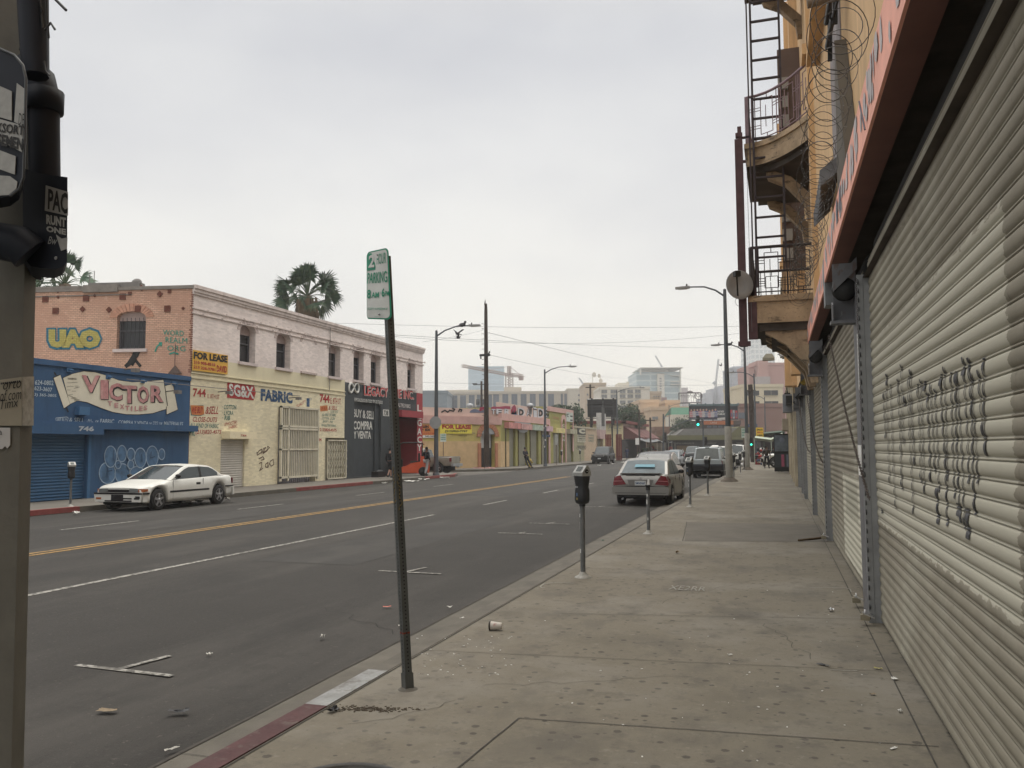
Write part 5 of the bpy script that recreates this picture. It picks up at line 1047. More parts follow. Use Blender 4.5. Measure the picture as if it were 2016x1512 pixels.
# distant blocks right part
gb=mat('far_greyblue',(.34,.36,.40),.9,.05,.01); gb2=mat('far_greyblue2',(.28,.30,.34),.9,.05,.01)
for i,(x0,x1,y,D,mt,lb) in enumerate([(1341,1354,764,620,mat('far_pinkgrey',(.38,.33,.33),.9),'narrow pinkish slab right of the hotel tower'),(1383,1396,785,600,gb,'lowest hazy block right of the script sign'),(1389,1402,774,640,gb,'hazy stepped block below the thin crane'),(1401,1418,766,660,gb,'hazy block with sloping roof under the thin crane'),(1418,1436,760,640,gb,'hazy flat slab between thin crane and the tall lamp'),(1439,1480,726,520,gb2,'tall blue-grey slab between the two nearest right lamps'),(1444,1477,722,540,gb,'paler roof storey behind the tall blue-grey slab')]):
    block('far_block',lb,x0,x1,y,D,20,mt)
p=atD(1411,755,650); q=atD(1414.5,707,650); o=thing('tower_crane','thin hazy luffing crane on the skyline left of the tall right lamp','crane',(p.x,p.y,0)); m=MB((p.x,p.y,0)); lattice(m,(p.x,p.y,0),atD(1409,757,650),1.2,20,.2); lattice(m,atD(1409,757,650),q,.9,18,.18); lattice(m,atD(1408,752,650),atD(1404,756,650),1.3,3,.3); m.build('jib_and_mast',gb2,o)
p=atD(1140,744,560); q=atD(1152,762,560); o=thing('tower_crane','faint crane jib above the cream block, leaning left','crane',(q.x,q.y,0)); m=MB((q.x,q.y,0)); lattice(m,(q.x,q.y,0),q,1,20,.15); lattice(m,q,p,.7,10,.12); m.build('jib_and_mast',gb2,o)
p=atD(1290,700,600); q=atD(1303,722,600); o=thing('tower_crane','very faint crane jib above the hotel tower','crane',(q.x,q.y,0)); m=MB((q.x,q.y,0)); lattice(m,(q.x,q.y,60),q,1,20,.15); lattice(m,q,p,.7,10,.12); m.build('jib_and_mast',gb,o)
block('white_tower','very tall pale tower with a fine window grid behind the balcony',1480,1524,664,800,40,mat('white_grid',(.60,.63,.62),.8,.02,.01,kw={'grid':(5,5,.9,(.44,.49,.50))}))
o,k,H_=block('pink_building','stepped pink building above the cream office on the right',1489,1548,716,240,20,mat('far_pink',(.42,.27,.25),.9,.05,.05)); m=MB(); m.box(-11*k,0,2,14,0,H_-8*k); m.box(0,19*k,-2,8,0,H_+5*k); m.build('wing',mat('far_pink',(.42,.20,.18),.9),o); m=MB(); m.box(-6*k,20*k,-3,-1,0,H_-27*k); m.build('grey_wing',mat('far_grey_wing',(.36,.33,.33),.9),o)  # pink muted: distance haze put into the wall colour
block('cream_office','cream office with two rows of wide dark windows on the right',1460,1541,758.5,210,18,mat('cream_office_wall',(.56,.50,.37),.9,.05,.1),[(1468,1494,769,778.5),(1503.5,1531,768.5,778.5),(1475,1494,790,797),(1504,1531,790,798)],darkgl)
block('brick_building','plain brown-red brick building behind the wooden pole on the right',1453,1545,797,175,14,mat('brown_brick',(.23,.14,.115),.9,.06,.5,kw={'grid':(4.4,3.0,.03,(.25,.15,.125))}),[(1453,1466,812,824)])
block('dark_block','low dark brown block under the orange strip sign',1352,1457,831,160,8,mat('dark_block_wall',(.07,.055,.05),.9,.1,.5),[(1392+i*11,1400+i*11,838,842) for i in range(5)])
# olive building facing down the street
olv=mat('olive_fascia',(.13,.125,.06),.85,.08,.5); olw=mat('olive_wall',(.055,.05,.045),.85,.15,.5)
a=atD(1317,860,146); b=atD(1530,860,146)
Ob=thing('end_building','low olive building with a grey sloping roof closing the end of the street','building',(a.x,a.y,0),rz=math.atan2(b.y-a.y,b.x-a.x)); W_=(b-a).xy.length; k=W_/213
zz=lambda y:atD(1400,y,146).z
m=MB(); m.box(0,W_,1.5,14,-.2,zz(857)); m.build('wall',olw,Ob)
m=MB(); m.pr([(0,0,zz(866)),(W_,0,zz(866)),(W_,0,zz(856.5)),(0,0,zz(856.5))],(0,14,0)); m.pr([(118*k,-.05,zz(858)),(165*k,-.05,zz(858)),(165*k,-.05,zz(839)),(138*k,-.05,zz(840))],(0,10,0)); m.build('fascia',olv,Ob)
m=MB(); m.pr([(0+14*k,0,zz(856.5)),(120*k,0,zz(856.5)),(140*k,0,zz(843)),(30*k,0,zz(844))],(0,10,0)); m.build('roof',mat('grey_roof',(.17,.165,.155),.9,.15,1),Ob)
m=MB(); m.box(18*k,52*k,1.3,1.5,0,zz(877)); m.build('door',mat('roller_brown',(.17,.115,.06),.8,.1,2),Ob)
for x0,x1 in ((73,85),(86,96),(97,106),(2,14),(120,140)):
    m=MB(); m.box(x0*k,x1*k,1.35,1.5,.5,zz(880)); m.build('window',mat('blue_dark_glass',(.03,.04,.05),.2),Ob)
m=MB()
for s__,x0,x1 in (('VIRTUAL PLUMBING',16,40),('SUPPLY CO',40,52),('SAN PEDRO WHOLESALE MART',70,97),('THE MARKET',136,152)): m.text(s__,lambda u,v:((x0+(x1-x0)*u)*k,1.25,zz(874.2)+v*.28),0)
m.build('shop_letters',mat('dull_letters',(.35,.34,.3),.7),Ob)
# traffic lights over the junction
sg=mat('signal_housing',(.02,.022,.022),.6); grn=mat('green_light',(.05,.95,.55),.4,0,emit=3); 
def signal(p,lb,lit=True,pole=True,s=1,arm=None):
    o=thing('traffic_light',lb,'traffic light',p,rz=YAW*.3,s=s,group='traffic lights at the far junction'); m=MB(); m.box(-.2,.2,0,.25,-.6,.6); o_=m.build('housing',sg,o,bevel=.03)
    for i in range(3):
        m=MB(); m.lathe([(.02,-.01),(.13,-.03),(.14,0)],(0,0,.4-.4*i),12,ax='y'); m.build('lens',(grn if i==2 and lit else mat('lens_off',(.03,.02,.02),.3)),o)
        m=MB(); m.grid([[(.16*math.cos(t),y,.4-.4*i+.16*math.sin(t)) for t in [k*math.pi/8 for k in range(9)]] for y in (0,-.22)],0,True); m.build('visor',sg,o)
    return o
P_=atD(1374,829,100); signal(P_,'traffic light showing bright green hanging over the road',s=1.05)
Q=atD(1385,900,100); o=thing('signal_mast','thin signal mast with a curved arm reaching left over the junction','signal mast',(Q.x,Q.y,0)); m=MB((Q.x,Q.y,0)); T_=atD(1384,824,100); m.tube([(Q.x,Q.y,0),T_],[.11,.08],8); m.build('pole',steel,o)
m=MB((Q.x,Q.y,0)); m.tube([T_,atD(1374,823,100),atD(1352,828,100),atD(1322,841,100)],[.06,.05,.05,.05],6); m.build('arm',steel,o)
signal(atD(1384.5,868,100)+Vector((.3,0,0)),'dark traffic light on the thin mast left of the grey estate car',False,s=.8)
signal(atD(1479,870,70),'green traffic light half hidden behind the leaning wooden pole',True,s=.55)
signal(atD(1309,861,118),'dark traffic light on the far left junction pole',False,s=1.15); Q=atD(1306,897,118); o=thing('signal_mast','dark signal pole on the left corner of the far junction','signal mast',(Q.x,Q.y,0)); m=MB((Q.x,Q.y,0)); m.tube([(Q.x,Q.y,0),atD(1306,815,118)],[.13,.1],8); m.build('pole',steel,o)
# small signs along the street
def psg(label,x,y,pole_h,w_,h_,mt,lay=None,ang=0,name='street_sign',cat='sign'):
    o=thing(name,label,cat,(x,y,0),rz=ang); m=MB(); m.tube([(0,.03,0),(0,.03,pole_h)],.03,6); m.build('post',mat('rusty_post',(.12,.08,.06),.8),o); m=MB(); m.box(-w_/2,w_/2,-.02,.0,pole_h-h_,pole_h); pn=m.build('plate',mt,o)
    if lay:
        m=MB(); 
        for s__,u0,u1,v0,v1 in lay: m.text(s__,lambda u,v:(-w_/2+w_*(u0+(u1-u0)*u),-.026,pole_h-h_+h_*(v0+(v1-v0)*v)),0,bold=.03)
        m.build('lettering',mat('sign_green',(.02,.22,.13),.6),pn)
    return o
pg=mat('plate_greenwhite',(.55,.62,.58),.6,.1); 
L4=[('2 HOUR',.1,.9,.72,.92),('PARKING',.1,.9,.45,.62),('8AM-6PM',.1,.9,.2,.35)]
q=G(875,922); psg('small white and green parking sign on a rusty post before the yellow wall',-24.3,59.2,2.75,.46,.62,pg,L4,.2)
psg('green and white parking sign on a post among the far right meters',-2.3,63.5,3.0,.35,.7,pg,L4,.3)
q=G(1106,912); psg('narrow white sign on a thin post before the yellow building shutters',-19.9,76.6,2.9,.3,1.0,mat('plate_grey',(.35,.36,.33),.6),None,.2)
q=G(1245,905); psg('white sign on a pale post in front of the market stall',-18.7,117,2.9,.5,.9,wht,None,.2)
o,W_,H_=board('street_name_sign','blue street name sign on the slim lamp before the pink pillar','sign',1068,1083,856,860.5,76,mat('sign_blue',(.03,.07,.16),.6),th=.03,legs=False); m=MB(); m.text('E 8TH ST',lambda u,v:(W_*(.1+.8*u),-.02,H_*(.25+.5*v)),0); m.build('lettering',tx_wht,o)
o,W_,H_=board('street_name_sign','blue street name sign on the leaning wooden pole','sign',1473,1491,835,841,90,mat('sign_blue',(.03,.07,.16),.6),th=.03,legs=False); m=MB(); m.text('San Julian St',lambda u,v:(W_*(.1+.8*u),-.02,H_*(.25+.5*v)),0); m.build('lettering',tx_wht,o)
o,W_,H_=board('hanging_sign','yellow sales sign with red lettering right of the wooden pole','sign',1489,1503,842,861,80,mat('sign_bright_yellow',(.72,.48,.04),.6),th=.05,legs=False); m=MB()
for i,s__ in enumerate(('SALES','VEN A','VER!')): m.text(s__,lambda u,v:(W_*(.08+.84*u),-.03,H_*(.7-.3*i+.2*v)),i%2,bold=.03)
m.build('lettering',[tx_blk,tx_red],o)
# ================================================================ RIGHT SIDE: shuttered shops under the balcony building
XR=.83; RW=Pl((XR,0),(0,1)); BO=(XR,10,0)
tan=mat('tan_stucco',(.66,.44,.235),.88,.14,.8,bump=.35,bsc=14,kw={'blotch':[(3,.55,.72,(.30,.20,.12),.55,(1,1,.12)),(7,.62,.7,(.38,.30,.22),.6,(1,1,.5))]},dirt=.3,dcol=(.34,.23,.14),dsc=1.1)
tand=mat('cracked_ledge_stone',(.42,.31,.20),.9,.22,3,bump=.9,bsc=9,dirt=.7,dcol=(.09,.07,.055),dsc=3,kw={'blotch':[(5,.56,.64,(.11,.085,.06),.8,(.5,.5,1.6)),(16,.6,.68,(.07,.055,.04),.7,(1,1,1))]})
under=mat('dark_underside',(.075,.062,.052),.95,.3,3,dirt=.4,dsc=3)  # very dark brown for balcony undersides and the shutter recess
shm=mat('olive_grey_shutter',(.25,.228,.18),.78,.1,1.5,dirt=.55,dcol=(.16,.145,.11),dsc=1.3,metal=.0,spec=.15,
  kw={'blotch':[(3,.55,.7,(.17,.155,.12),.5,(1,.4,1.5)),(14,.62,.72,(.12,.105,.08),.5,(1,1,.4)),(.8,.5,.64,(.36,.345,.28),.5,(1,1,1))],'patch':[(3.7,8.75,.95,2.62,(.43,.41,.335),.9),(5.9,8.75,2.62,3.2,(.36,.34,.27),.5),(3,5.0,0,.7,(.24,.22,.17),.4),(9.4,12.9,.15,1.28,(.56,.54,.44),.7),(10.6,12.4,.75,1.2,(.25,.24,.19),.6)]})
shm2=mat('grey_shutter_far',(.31,.29,.225),.55,.1,1.5,dirt=.3,dcol=(.14,.13,.1),dsc=2)
postm=mat('blue_grey_post',(.14,.142,.15),.6,.15,4,kw={'blotch':[(9,.58,.66,(.10,.055,.035),.6,(1,1,.4)),(14,.62,.7,(.3,.3,.3),.5,(1,1,.5))]},dirt=.45,dcol=(.07,.065,.065),dsc=3)
fpink=mat('faded_pink_board',(.88,.43,.33),.7,.12,3,dirt=.0); fgrey=mat('grey_smear',(.50,.46,.46),.8,.15,5); fdark=mat('board_return_brown',(.20,.095,.08),.8,.1)
B=thing('balcony_building','tall tan stucco building with balconies, fire ladder and rolled-down metal shutters at street level','building',BO)
edges=[(-3,8.58),(9.22,15.72),(16.05,21.45),(21.9,27.9),(28.6,31.1),(31.7,35.7)]
m=MB(BO); ops=[(a,b,.05,3.27) for a,b in edges]
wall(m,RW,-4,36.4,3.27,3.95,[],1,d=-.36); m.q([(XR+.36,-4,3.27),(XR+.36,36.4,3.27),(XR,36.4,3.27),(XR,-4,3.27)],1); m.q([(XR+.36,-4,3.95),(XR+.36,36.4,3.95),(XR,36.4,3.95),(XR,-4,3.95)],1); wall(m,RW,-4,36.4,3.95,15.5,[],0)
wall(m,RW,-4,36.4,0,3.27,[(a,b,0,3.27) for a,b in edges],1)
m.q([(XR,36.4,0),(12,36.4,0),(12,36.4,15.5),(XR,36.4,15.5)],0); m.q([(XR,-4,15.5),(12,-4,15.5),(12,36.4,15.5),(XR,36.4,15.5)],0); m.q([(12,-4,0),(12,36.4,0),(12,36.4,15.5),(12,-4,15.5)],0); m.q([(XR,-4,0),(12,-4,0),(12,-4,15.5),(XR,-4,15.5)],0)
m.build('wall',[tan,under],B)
for i,(a,b) in enumerate(edges):
    m=MB(BO); shutter(m,RW,a-.05,b+.05,.02,3.46,.088,.013,-.06,0,12 if i<2 else 7 if i<4 else 5,seg=48 if i<2 else 1); o=m.build('roller_shutter',shm if i<3 else shm2,B)
    if i==0: SH0=o
    m=MB(BO); m.lathe([(.1,a+.1),(.13,a+.12),(.13,b-.12),(.1,b-.1)],(XR+.22,0,3.55),14,ax='y'); m.build('roller_drum',mat('dark_drum',(.012,.012,.012),.95),B)  # near-black drum colour carries the shading of the recess
# posts with saw-edge guide
for i,(a,b) in enumerate([(8.6,9.2),(15.74,16.03),(21.47,21.88),(27.92,28.58),(31.12,31.68),(35.72,36.4)]):
    m=MB(BO); m.pbox(RW,a+.10,b,0,3.27,-.12,.045); m.pbox(RW,a+.04,a+.1,0,3.27,-.12,.005); m.pbox(RW,a-.012,a+.005,0,3.3,-.1,.055,1)
    po=m.build('guide_post',[postm,chrm],B)
    m=MB(BO)
    for k in range(37): m.lathe([(.001,-.0),(.026,0),(.026,.006)],(XR-.048,a-.03,.06+k*.088),8,ax='x')
    m.build('slat_ends',blk,po)
m=MB(BO); m.pbox(RW,8.78,9.1,1.36,1.66,.047,.055); m.build('paper_patch',wht,B)
m=MB(BO); m.pbox(RW,8.68,8.8,2.2,2.75,.047,.052); m.build('worn_paint_patch',mat('worn_white',(.5,.5,.48),.8,.3,30),B)
# marker strokes following the corrugation
def stroke(m,y,z0,z1,wv,w0,seed,mi=0):
    rg=random.Random(seed); z=z0; rows=[]
    ph=rg.random()*6
    while z<z1:
        t=((z-.02)%.088)/.088; dd=.015*slat(t)
        yy=y+.018*math.sin((z-z0)*7+ph)+wv*(z-z0)-1.1*dd
        ww=w0*(1.4 if z-z0<.06 or z1-z<.06 else .8+.2*math.sin(z*31+ph))
        rows.append([RW.w(yy-ww,z,-.06+dd+.0062),RW.w(yy+ww,z,-.06+dd+.0062)]); z+=.0055
    m.grid(rows,mi,True)
m=MB(BO); rg=random.Random(2)
for i in range(22):
    px=1737+i*9.4+rg.uniform(-3,3); yt=735+rg.uniform(-20,40)-(i>12)*14; yb=rg.choice([880,930,960,990,1020])+rg.uniform(-20,20)
    y_,zt=RW.px(px,yt,-.05); _,zb=RW.px(px,yb,-.05); stroke(m,y_,zb,zt,rg.uniform(-.02,.02),.018-.0004*i if i%3 else .024-.0005*i,i)
for px,yt,yb in ((1735,1010,1000),(1845,1030,960),(1885,1015,990),(1905,1060,1000),(1780,800,780),(1820,770,750),(1895,740,725),(1850,760,745),(1745,760,735)):
    y_,z1=RW.px(px,min(yt,yb),-.05); _,z0=RW.px(px,max(yt,yb),-.05); stroke(m,y_,z0,z1,0,.03,px)
m.build('marker_graffiti',mat('marker_black',(.05,.05,.055),.6,.4,12),SH0)
# bottom padlocks and hasps
for y,lb in ((8.45,'steel padlock at the foot of the nearest shutter beside the post'),(9.35,'steel padlock on the ground bar of the second shutter'),(15.6,'small padlock at the foot of the third shutter')):
    m=MB((XR-.1,y,0)); m.pr([(XR-.14,y-.035,.05),(XR-.06,y-.035,.05),(XR-.06,y+.035,.05),(XR-.14,y+.035,.05)],(0,0,.05)); m.tube([(XR-.1,y-.022,.1)]+[(XR-.1,y-.022*math.cos(t),.12+.022*math.sin(t)) for t in [k*math.pi/6 for k in range(7)]]+[(XR-.1,y+.022,.1)],.007,6,1); m.pr([(XR-.02,y-.05,.07),(XR-.12,y-.03,.11),(XR-.12,y+.03,.11),(XR-.02,y+.05,.07)],(0,0,.012),1)
    tag(m.build('padlock',[mat('brass_dull',(.30,.27,.2),.4,.2,30,metal=.6),mat('bright_steel',(.5,.5,.5),.3,metal=.9)],bevel=.004),lb,'padlock',group='padlocks along the shutters')
# pink fascia boards
for (y0,y1,x,z0,z1,lb,sd) in ((-3,11.25,.635,3.74,4.13,'long faded pink sign board above the nearest shutters',1),(11.6,20.5,.655,3.74,4.10,'second pink and grey sign board, beyond the first one towards the balcony',2)):
    o=thing('sign_board',lb,'sign board',(x,y0,z0)); m=MB((x,y0,z0)); m.box(x,x+.02,y0,y1,z0,z1,0); m.box(x+.02,XR+.0,y0,y1,z0,z0+.015,1); m.box(x+.02,XR,y0,y1,z1-.02,z1-.003,1); m.box(x+.02,XR,y1-.02,y1-.001,z0+.015,z1-.02,2); m.build('board',[fpink,fdark,mat('end_grey',(.17,.18,.19),.7,.2,4)],o)
    m=MB((x,y0,z0)); rg=random.Random(sd)
    for i in range(int((y1-max(y0,2.5))*9)):
        y=rg.uniform(max(y0,2.5),y1-.4); z=rg.uniform(z0+.02,z1-.16); l=rg.uniform(.07,.26); hgt=rg.uniform(.12,.30); n=7
        P=[(x-.003-i*.00005,y+l*.5+l*.5*math.cos(t)*rg.uniform(.6,1),min(z1-.01,z+hgt*.5+hgt*.5*math.sin(t)*rg.uniform(.6,1))) for t in [k*6.283/n for k in range(n)]]
        m.q(P,0)
    m.build('painted_over_lettering',fgrey,o)
    if sd==1:
        m=MB((x,y0,z0))
        for dy in (0,.42): m.pr([(x-.006,8.2+dy,3.86),(x-.006,8.35+dy,3.86),(x-.006,8.42+dy,3.98),(x-.006,8.35+dy,4.08),(x-.006,8.2+dy,4.08)],(-.002,0,0))
        m.tube([(x-.005,6.0,3.8),(x-.005,6.3,4.12)],.006,5); m.build('dark_marks',mat('mark_slate',(.12,.12,.15),.7),o)
m=MB(BO); m.box(.64,XR,11.27,11.58,3.45,4.08); m.build('junction_plate',mat('junction_grey',(.20,.21,.22),.6,.2,6),B)
# chain hoists by the posts
def hoist(y,lb,s=1.,chain=True,yel_=False):
    o=thing('chain_hoist',lb,'hoist',(XR-.12,y,3.2),group='shutter hoists at the tops of the posts'); m=MB()
    m.box(-.12,.1,.06,.075,-.28,.32); m.pr([(-.16,-.1,-.32),(.1,-.1,-.32),(.1,.06,-.32),(-.16,.06,-.32)],(0,0,.03)); m.pr([(-.13,-.12,.0),(.1,-.12,.22),(.1,-.12,.34),(-.13,-.12,.1)],(0,.02,0)); m.pr([(-.14,-.05,-.3),(-.14,.05,-.3),(-.14,.05,-.08),(-.14,-.05,-.12)],(.012,0,0)); m.build('bracket_plate',postm,o)
    m=MB(); m.lathe([(.02,-.1),(.11,-.1),(.12,-.08),(.095,-.06),(.12,-.04),(.11,-.02),(.02,-.02)],(-.02,0,.03),18,ax='y'); m.lathe([(.02,0),(.08,0),(.08,.05)],(-.02,0,.03),12,ax='y'); m.build('gear_wheel',mat('greasy_iron',(.03,.03,.03),.5,.3,20,metal=.5) if not yel_ else mat('yellow_box',(.35,.25,.04),.6),o)
    return o
hoist(9.0,'chain hoist with black gear wheel at the top of the nearest shutter post'); hoist(15.6,'chain hoist at the top of the second shutter post'); hoist(21.3,'chain hoist with yellow cover above the third shutter post',yel_=True); hoist(27.8,'chain hoist above the fourth shutter post'); hoist(31.0,'farthest chain hoist, at the fifth shutter post')
def chain(P,lb,r=.0045,step=.034,k_=1):
    m=MB(P[0]); P=[Vector(p) for p in P]; pts=[]; 
    for a,b in zip(P,P[1:]):
        n=max(1,int((b-a).length/step)); pts+= [a.lerp(b,i/n) for i in range(n)]
    for i,c in enumerate(pts):
        t=(pts[min(i+1,len(pts)-1)]-pts[max(i-1,0)]).normalized(); s_=(Vector((0,1,0)) if i%2 else Vector((1,0,0))); s_=(s_-t*s_.dot(t)).normalized()
        m.tube([c+t*.022*k_*math.cos(k*math.pi/4)+s_*.011*k_*math.sin(k*math.pi/4) for k in range(9)],r,5,0,False)
    tag(m.build('pull_chain',mat('rusty_chain',(.06,.045,.035),.6,.3,30,metal=.4)),lb,'chain',group='pull chains of the shutters')
def sagp(a,b,s_,n=12): a=Vector(a); b=Vector(b); return [a.lerp(b,i/n)-Vector((0,0,s_*4*(i/n)*(1-i/n))) for i in range(n+1)]
y1_,z1_=Pl((.70,0),(0,1)).px(1632,662); y2_,z2_=Pl((.76,0),(0,1)).px(1712,985)
chain(sagp((.70,y1_,z1_),(.76,y2_,z2_),.10),'rusty chain slanting across the second shutter to the nearest post')
chain([(XR-.06,8.55,3.25),(XR-.06,8.55,1.3)],'thin straight chain hanging down the nearest shutter post',.002,.02,.55)
chain(sagp((.68,20.8,3.1),(.78,16.0,1.35),.35),'slack chain hanging between the third shutter and the second post',.006,.05); chain(sagp((.68,27.2,3.1),(.78,22.,1.5),.4),'slack chain beyond the third shutter post',.007,.06)
# razor wire coil above the first board
m=MB((.5,6,4.3)); P=[]; n=1500
for i in range(n):
    t=i/(n-1); y=5.4+11.5*t; a=t*2*math.pi*58; r=.20+.045*math.sin(a*.37)+.02*math.sin(a*.11); P.append((.48+r*.8*math.cos(a),y+.10*math.sin(a*.5),4.42+.25*math.sin(t*9)*.4+r*math.sin(a)+.12*t))
m.tube(P,.0032,4,0,False)
for i in range(0,n,3):
    c=Vector(P[i]); m.q([c+Vector((0,.026,.014)),c+Vector((.007,0,0)),c-Vector((0,.026,.014)),c-Vector((.007,0,0))],0)
tag(m.build('razor_wire',mat('razor_steel',(.07,.065,.06),.5,.2,10,metal=.4)),'coiled razor wire running along the top of the pink sign board','razor wire')
# balconies ------------------------------------------------------
m_rail=mat('dark_iron_rail',(.045,.035,.035),.6,.2,8); m_railp=mat('mauve_iron_rail',(.27,.19,.21),.65,.15,8)
YB=17.8; X0=atY(1475,590,YB).x; 
def balcony(ztop,zbot,curved,rail,name='balcony',hi=True):
    n=9
    near=[(XR-(XR-X0)*(1-i/(n-1)) , YB-(1.5*(i/(n-1))**2 if curved else 0)) for i in range(n)]   # outer corner -> wall
    far=[(XR,YB+2.7),(X0+.0,YB+2.7)]
    pts=near+far
    m=MB(BO); rg=random.Random(int(ztop*10))
    def ring(z,e): 
        cx,cy=XR,YB+1.35; return [(min(XR,cx+(x-cx)*(1+e/1.3)),cy+(y-cy)*(1+e/2.2),z) for x,y in pts]
    H=ztop-zbot
    rows=[ring(ztop,0.02),ring(ztop-H*.22,.02),ring(ztop-H*.22,-.04),ring(ztop-H*.7,-.045),ring(ztop-H*.7,.0),ring(zbot,-.01)]
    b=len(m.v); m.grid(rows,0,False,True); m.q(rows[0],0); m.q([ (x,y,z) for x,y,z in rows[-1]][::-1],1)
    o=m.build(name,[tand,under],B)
    m=MB(BO) # stepped soffit and corbels
    for k,(dz,e) in enumerate(((.12,-.2),) if hi else ((.16,-.18),(.34,-.42),(.5,-.75))):
        r_=[(min(XR,XR+(x-XR)*(1+e/1.3)),YB+1.35+(y-YB-1.35)*(1+e/3)) for x,y in pts]; m.pr([(x,y,zbot-dz) for x,y in r_],(0,0,.19))
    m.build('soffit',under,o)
    for yy in ((YB+.25,YB+2.45) if hi else (YB+.25,YB+1.4,YB+2.45)):
        m=MB(BO); P=[(XR,zbot-1.15),(XR-.1,zbot-1.15),(XR-.14,zbot-.85),(XR-.5,zbot-.42),(XR-.85,zbot-.24),(XR-.9,zbot-.1),(XR-.75,zbot-.1),(XR-.4,zbot-.26),(XR,zbot-.7)] if hi else [(XR,zbot-1.25),(XR-.12,zbot-1.25),(XR-.2,zbot-.9),(XR-.6,zbot-.45),(XR-1.0,zbot-.2),(XR-1.0,zbot),(XR,zbot)]
        m.pr([(x,yy-.13,z) for x,z in P],(0,.26,0)); m.build('corbel',tand,o)
    # railing
    hr=1.02; m=MB(BO); 
    def side(A):   # A: list of xy along the side
        L_=[0]; 
        for a,b_ in zip(A,A[1:]): L_.append(L_[-1]+math.dist(a,b_))
        tot=L_[-1]
        def at(s_,z): 
            s_=max(0,min(tot,s_)); i=max(k for k in range(len(A)-1) if L_[k]<=s_+1e-9); t=(s_-L_[i])/(L_[i+1]-L_[i]+1e-9); return (A[i][0]+(A[i+1][0]-A[i][0])*t,A[i][1]+(A[i+1][1]-A[i][1])*t,ztop+z)
        m.tube([at(tot*i/10,hr) for i in range(11)],.032,6); m.tube([at(tot*i/10,.08) for i in range(11)],.014,6)
        nb=max(2,int(tot/.62)); u=tot/nb
        for k in range(nb):
            s0=k*u
            for f in (.0,.1,.2): m.tube([at(s0+f*u+.02,.02),at(s0+f*u+.02,hr)],.010,5)
            for f in (.42,.86):
                m.tube([at(s0+f*u,.16),at(s0+f*u,hr-.12)],.009,5)
            m.tube([at(s0+.42*u,hr-.12),at(s0+.86*u,hr-.12)],.009,5); m.tube([at(s0+.42*u,.16),at(s0+.86*u,.16)],.009,5); m.tube([at(s0+.64*u,hr),at(s0+.64*u,hr-.12)],.009,5); m.tube([at(s0+.64*u,.02),at(s0+.64*u,.16)],.009,5)
            m.tube([at(s0+.6*u,.3),at(s0+.6*u,hr-.26)],.008,5)
            for z in (.3,.36,hr-.28,hr-.34): m.tube([at(s0+(.86-1 if k else 0)*u,z),at(s0+.42*u,z)],.008,5)
    off=.06; nr=[(x+off*(1-i/(n-1)),y+.05) for i,(x,y) in enumerate(near)]; side(nr); side([(X0+off,YB+.05),(X0+off,YB+2.6)]); side([(X0+off,YB+2.6),(XR,YB+2.6)])
    m.box(X0+off-.05,X0+off+.05,YB,YB+.1,ztop,ztop+hr); m.box(X0+off-.05,X0+off+.05,YB+2.55,YB+2.65,ztop,ztop+hr)
    m.build('railing',rail,o)
    return o
zt1=atY(1475,583,YB).z; zb1=atY(1475,637,YB).z; zt2=atY(1475,283,YB).z; zb2=atY(1475,328,YB).z
balcony(zt1,zb1,False,m_rail,hi=False); balcony(zt2,zb2,True,m_railp); zb3=atY(1475,-120,YB).z; balcony(zb3+.5,zb3,False,m_rail)
# fire ladder through the balconies
m=MB(BO); xa,xb=atY(1485,300,YB+.5).x,atY(1540,300,YB+.5).x; yl=YB-.12
for x in (xa,xb): m.box(x-.022,x+.022,yl-.03,yl+.03,zt1+.15+.5*(x>0),15)
m.box(xa-.09,xa-.06,yl-.02,yl+.02,zt1+.9,15)
z=zt1+.75
while z<15: m.box(xa,xb,yl-.03,yl+.03,z,z+.035); z+=.42
m.build('fire_ladder',mat('ladder_iron',(.04,.03,.035),.6,.2,6),B)
# dark red counterbalance beam beside the balcony
xm=atY(1461,400,YB).x; z0_=atY(1465,682,YB).z; z1_=atY(1455,275,YB).z; ir=mat('rust_red_iron',(.085,.045,.05),.7,.25,5)
m=MB(BO); m.box(xm-.12,xm+.04,YB-.05,YB+.12,z0_,z1_); m.box(xm-.06,xm+.02,YB-.02,YB+.06,z1_,z1_+.28); m.box(xm-.1,xm+.04,YB-.04,YB+.08,z1_+.05,z1_+.14); m.box(xm,X0+.1,YB,YB+.05,z1_+.02,z1_+.06); m.box(xm,X0+.1,YB,YB+.05,z1_-.5,z1_-.45); m.box(xm,X0+.12,YB,YB+.1,z0_+1.1,z0_+1.3); m.box(xm+.06,xm+.24,YB,YB+.14,z0_+.15,z0_+1.15); m.box(xm-.15,xm+.1,YB-.06,YB,z0_+.0,z0_+.1)
m.build('counterweight_beam',ir,B)
m=MB(BO); m.tube([(xm+.13,YB,z0_+.3),(xm+.11,YB,z1_)],.006,4); m.build('cable',wm,B)
# satellite dish on the lower balcony
q=atY(1453,562,YB-.15); o=thing('satellite_dish','grey satellite dish behind the rust-red beam at the lower balcony','satellite dish',q,rz=.5); m=MB(); m.lathe([(.02,0),(.17,-.02),(.30,-.08),(.305,-.075),(.17,0),(.02,.015)],(0,0,0),24,ax='y'); m.build('dish',mat('dish_grey',(.30,.31,.32),.5,.08,6),o)
m=MB(); m.tube([(-.02,-.02,-.24),(-.22,-.4,.12)],.018,6); m.box(-.29,-.17,-.48,-.38,.09,.2); m.tube([(0,.02,0),(.1,.25,-.1),(.35,.3,-.12)],.02,6); m.tube([(.02+.1*math.cos(t),-.02,-.34+.1*math.sin(t)) for t in [k*.4 for k in range(17)]],.004,4); m.build('feed_arm',blk,o)
